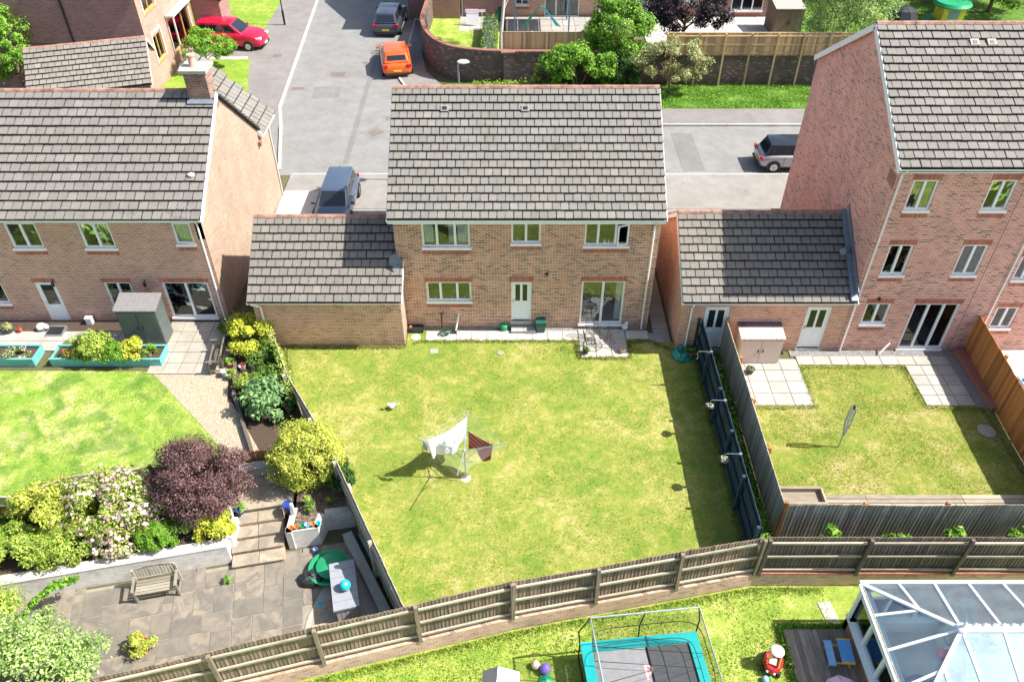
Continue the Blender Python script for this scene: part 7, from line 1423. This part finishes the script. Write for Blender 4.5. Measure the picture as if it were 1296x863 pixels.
tree('tree', 'dense dark green tree at the top right corner', 36.5, 37.5, .2, 1.2, 4.2, 3, 2.6, 9000, 'leaf_mid', .3, 50, .8, .2)
tree('tree', 'small leafy tree in front of the red SUV', -20.2, 26.9, .03, .9, 1.85, 1.4, 1.0, 5200, 'leaf_fresh', .17, 46, .36, .07)
bush('conifer', 'tiny dark conifer behind the red SUV', -21.7, 34.4, .05, .35, .35, .8, 900, 'leaf_dark', .13, 12, .16, 'tree', lift=.9)
tree('tree', 'pale green tree at the top left corner edge', -30.3, 22.6, .0, 1.7, 1.9, 1.9, 2.2, 11000, 'leaf_fresh', .17, 60, .45, .12)
bush('shrub', 'young shrub at the foot of the curved wall behind the ridge', 1.6, 23.9, .04, .35, .25, .8, 500, 'leaf_lime', .15, 10, .2, lift=.8)
o = thing('verge_weeds', 'long grass along the foot of the dark brick wall', 'weeds', (-2.5, 23.6, .04)); o['kind'] = 'stuff'; Q = np.stack([NR.uniform(0, 7, 4000), NR.normal(.2, .35, 4000), np.abs(NR.normal(0, .16, 4000))], 1); oo = leaf_mesh('leaves', Q, np.tile([0., -.8, .4], (4000, 1)), .16, 'leaf_lime', o); oo['kind'] = 'stuff'
tt = thing('inflatable_playhouse', 'green and yellow plastic playhouse beyond the tall house roof', 'play house', (32.0, 34.6, .2)); MB().lathe([(1.6, 0), (1.7, .2), (1.6, .4), (.02, .42)], n=20).build('base', 'green_plastic', tt, smooth=True); MB().bx(-.8, .8, -.7, .7, .42, 1.5).build('walls', 'yellow_plastic', tt); MB().bx(-.4, .4, -.72, -.702, .7, 1.3).build('window', 'grey_lid', tt); MB().lathe([(1.25, 1.5), (1.35, 1.6), (1.2, 1.8), (.02, 1.85)], n=20).build('roof', 'green_plastic', tt, smooth=True)
tt = thing('black_cover', 'black covered object beside the plastic playhouse', 'cover', (28.8, 35, .2)); b = MB(); b.lathe([(1.1, 0), (1.2, .5), (.9, 1.1), (.3, 1.3), (.02, 1.3)], n=9); b.build('sheet', 'black_plastic', tt); MB().bx(-.9, .9, .9, 1.5, 0, .5).build('crate', 'black_plastic', tt)
# fallen leaves / petals: nothing; grass blades at edges of the lower garden
def blades(name, label, x0, x1, yf, n, h, mat, z):
    o = thing(name, label, 'grass', (0, 0, z)); o['kind'] = 'stuff'; X = NR.uniform(x0, x1, n); Y = yf(X, n); Q = np.stack([X, Y, np.abs(NR.normal(0, h, n)) + .01], 1); q = leaf_mesh('blades', Q, np.tile([0., 0., .3], (n, 1)), h * 1.6, mat, o, .9, .25); q['kind'] = 'stuff'
blades('long_grass', 'ragged grass growing along the foot of the low brick wall', -11, 9.7, lambda X, n: np.where(X < 0, FB[1] + (FB[1] - FA[1]) / (FB[0] - FA[0]) * X, np.where(X < 7.42, FB[1] + (FC[1] - FB[1]) / 7.42 * X, FC[1])) - .12 - np.abs(NR.normal(0, .12, n)), 9000, .05, 'leaf_lime', -1.0)

def tufts(name, label, poly, n, h, mat, z, sz):
    o = thing(name, label, 'grass', (0, 0, z)); o['kind'] = 'stuff'; xs = [p[0] for p in poly]; ys = [p[1] for p in poly]
    X = NR.uniform(min(xs), max(xs), n); Y = NR.uniform(min(ys), max(ys), n); c = np.zeros(n, bool); j = len(poly) - 1
    for i in range(len(poly)):
        xi, yi = poly[i]; xj, yj = poly[j]; cr = ((yi > Y) != (yj > Y)) & (X < (xj - xi) * (Y - yi) / ((yj - yi) or 1e-9) + xi); c ^= cr; j = i
    w = np.sin(X * 1.9 + Y) + np.sin(Y * 2.7 - X * .8) + NR.normal(0, .8, n); c &= w > -.6; X, Y = X[c], Y[c]; m = len(X)
    Q = np.stack([X, Y, np.abs(NR.normal(0, h, m)) + .008], 1); q = leaf_mesh('blades', Q, np.tile([0., 0., .5], (m, 1)), sz, mat, o, .8, .3); q['kind'] = 'stuff'
tufts('lawn_grass', 'short worn grass blades of the middle lawn', [(-4.2, -1.2), (-9.1, -1.2), *LF[:-1], (-3.1, -13.1), (0, -12.5), (7.2, -11.05), (7.2, -1.9), (4.7, -1.9), (2.6, -1.9), (2.6, -.95), (-3.6, -.95)], 42000, .012, 'leaf_lawn', 0, .055)
tufts('lawn_grass', 'short grass blades of the left neighbour lawn', [(-20, -2.6), (-13.7, -2.7), (-11.1, -5.6), (-9.7, -6.7), (-12, -8.3), (-14.4, -8.6), (-15.3, -9.4), (-20, -9.5)], 11000, .012, 'leaf_lawn', 0, .055)
tufts('lawn_grass', 'short grass blades of the right neighbour lawn', [(8.4, -4.6), (11.2, -4.6), (11.2, -2.4), (15.2, -2.4), (15.2, -4.6), (17.6, -4.7), (17.3, -9.2), (8.4, -9.2)], 26000, .012, 'leaf_lawn', 0, .055)
tufts('lawn_grass', 'coarse bright grass blades of the lower garden lawn', [(-9, -17.5), (-8, -14.9), (0, -12.95), (7.4, -11.5), (9.6, -11.5), (9.6, -12.5), (7.9, -12.8), (7.9, -17)], 60000, .02, 'leaf_lime', -1.0, .07)
tufts('verge_grass', 'grass blades of the roadside verge', [(5, 20.8), (19, 20.8), (19, 24.3), (5, 24.3)], 22000, .04, 'leaf_fresh', .04, .12)
def edge_blades(label, pts, n, z=0, side=.06, mat='leaf_lawn', h=.05):
    o = thing('edge_grass', label, 'grass', (0, 0, z)); o['kind'] = 'stuff'; A = np.array(pts); L = np.hypot(*(A[1:] - A[:-1]).T); k = NR.choice(len(L), n, p=L / L.sum()); u = NR.uniform(0, 1, (n, 1)); P = A[k] + (A[k + 1] - A[k]) * u + NR.normal(0, side, (n, 2)); Q = np.concatenate([P, np.abs(NR.normal(0, h, (n, 1))) + .01], 1); q = leaf_mesh('blades', Q, np.tile([0., 0., .3], (n, 1)), h * 1.6, mat, o, .9, .25); q['kind'] = 'stuff'
edge_blades('ragged grass along the navy fence and the paving of the middle garden', [(7.15, -11), (7.15, -1.9), (5.5, -.85), (4.7, -.95), (4.68, -1.9), (2.62, -1.9), (2.62, -.88), (-3.5, -.88), (-3.9, -1.0)], 6000, 0)
edge_blades('ragged grass along the left fence and the left garage wall', [(-4.3, -1.25), (-9.0, -1.25), *LF[1:]], 6000, 0)
edge_blades('ragged grass round the right neighbour lawn', [(8.4, -9.1), (8.4, -4.62), (11.2, -4.6), (11.2, -2.4), (15.2, -2.4), (15.25, -4.6), (17.3, -4.7), (17.3, -9.1), (8.4, -9.15)], 5000, 0)
edge_blades('weeds round the edges of the dark deck', [(7.95, -16), (7.95, -12.75), (9.9, -12.75)], 2500, -1.0, .06, 'leaf_fresh', .07)

for i, (px, py) in enumerate([(552, 378), (560, 378), (572, 378), (588, 378), (655, 305), (765, 306), (770, 307), (777, 306), (1150, 262), (1252, 262), (1120, 344)]):
    yy = .12 if px < 1000 else -1.28; a = W(px, py, yy); t = thing('sill_ornament', ['white jar at the left of the lower kitchen window', 'glass jar second on the kitchen window sill', 'white cup in the middle kitchen pane', 'pale bottle in the right kitchen pane', 'small bottle in the bathroom window', 'white bottle left of the bedroom sill group', 'tall white bottle in the bedroom sill group', 'short white bottle right of the bedroom sill group', 'white vase in the top left window of the tall house', 'white cushion in the top right window of the tall house', 'white vase in the middle left window of the tall house'][i], 'ornament', (a[0], yy, a[1] - .12))
    MB().lathe([(.05, 0), (.06, .05), (.055, .14), (.025, .18), (.02, .24)], n=8).build('body', 'white_glaze', t, smooth=True); MB().lathe([(.026, .242), (.026, .26), (.01, .262)], n=8).build('cap', 'cream_plastic', t)
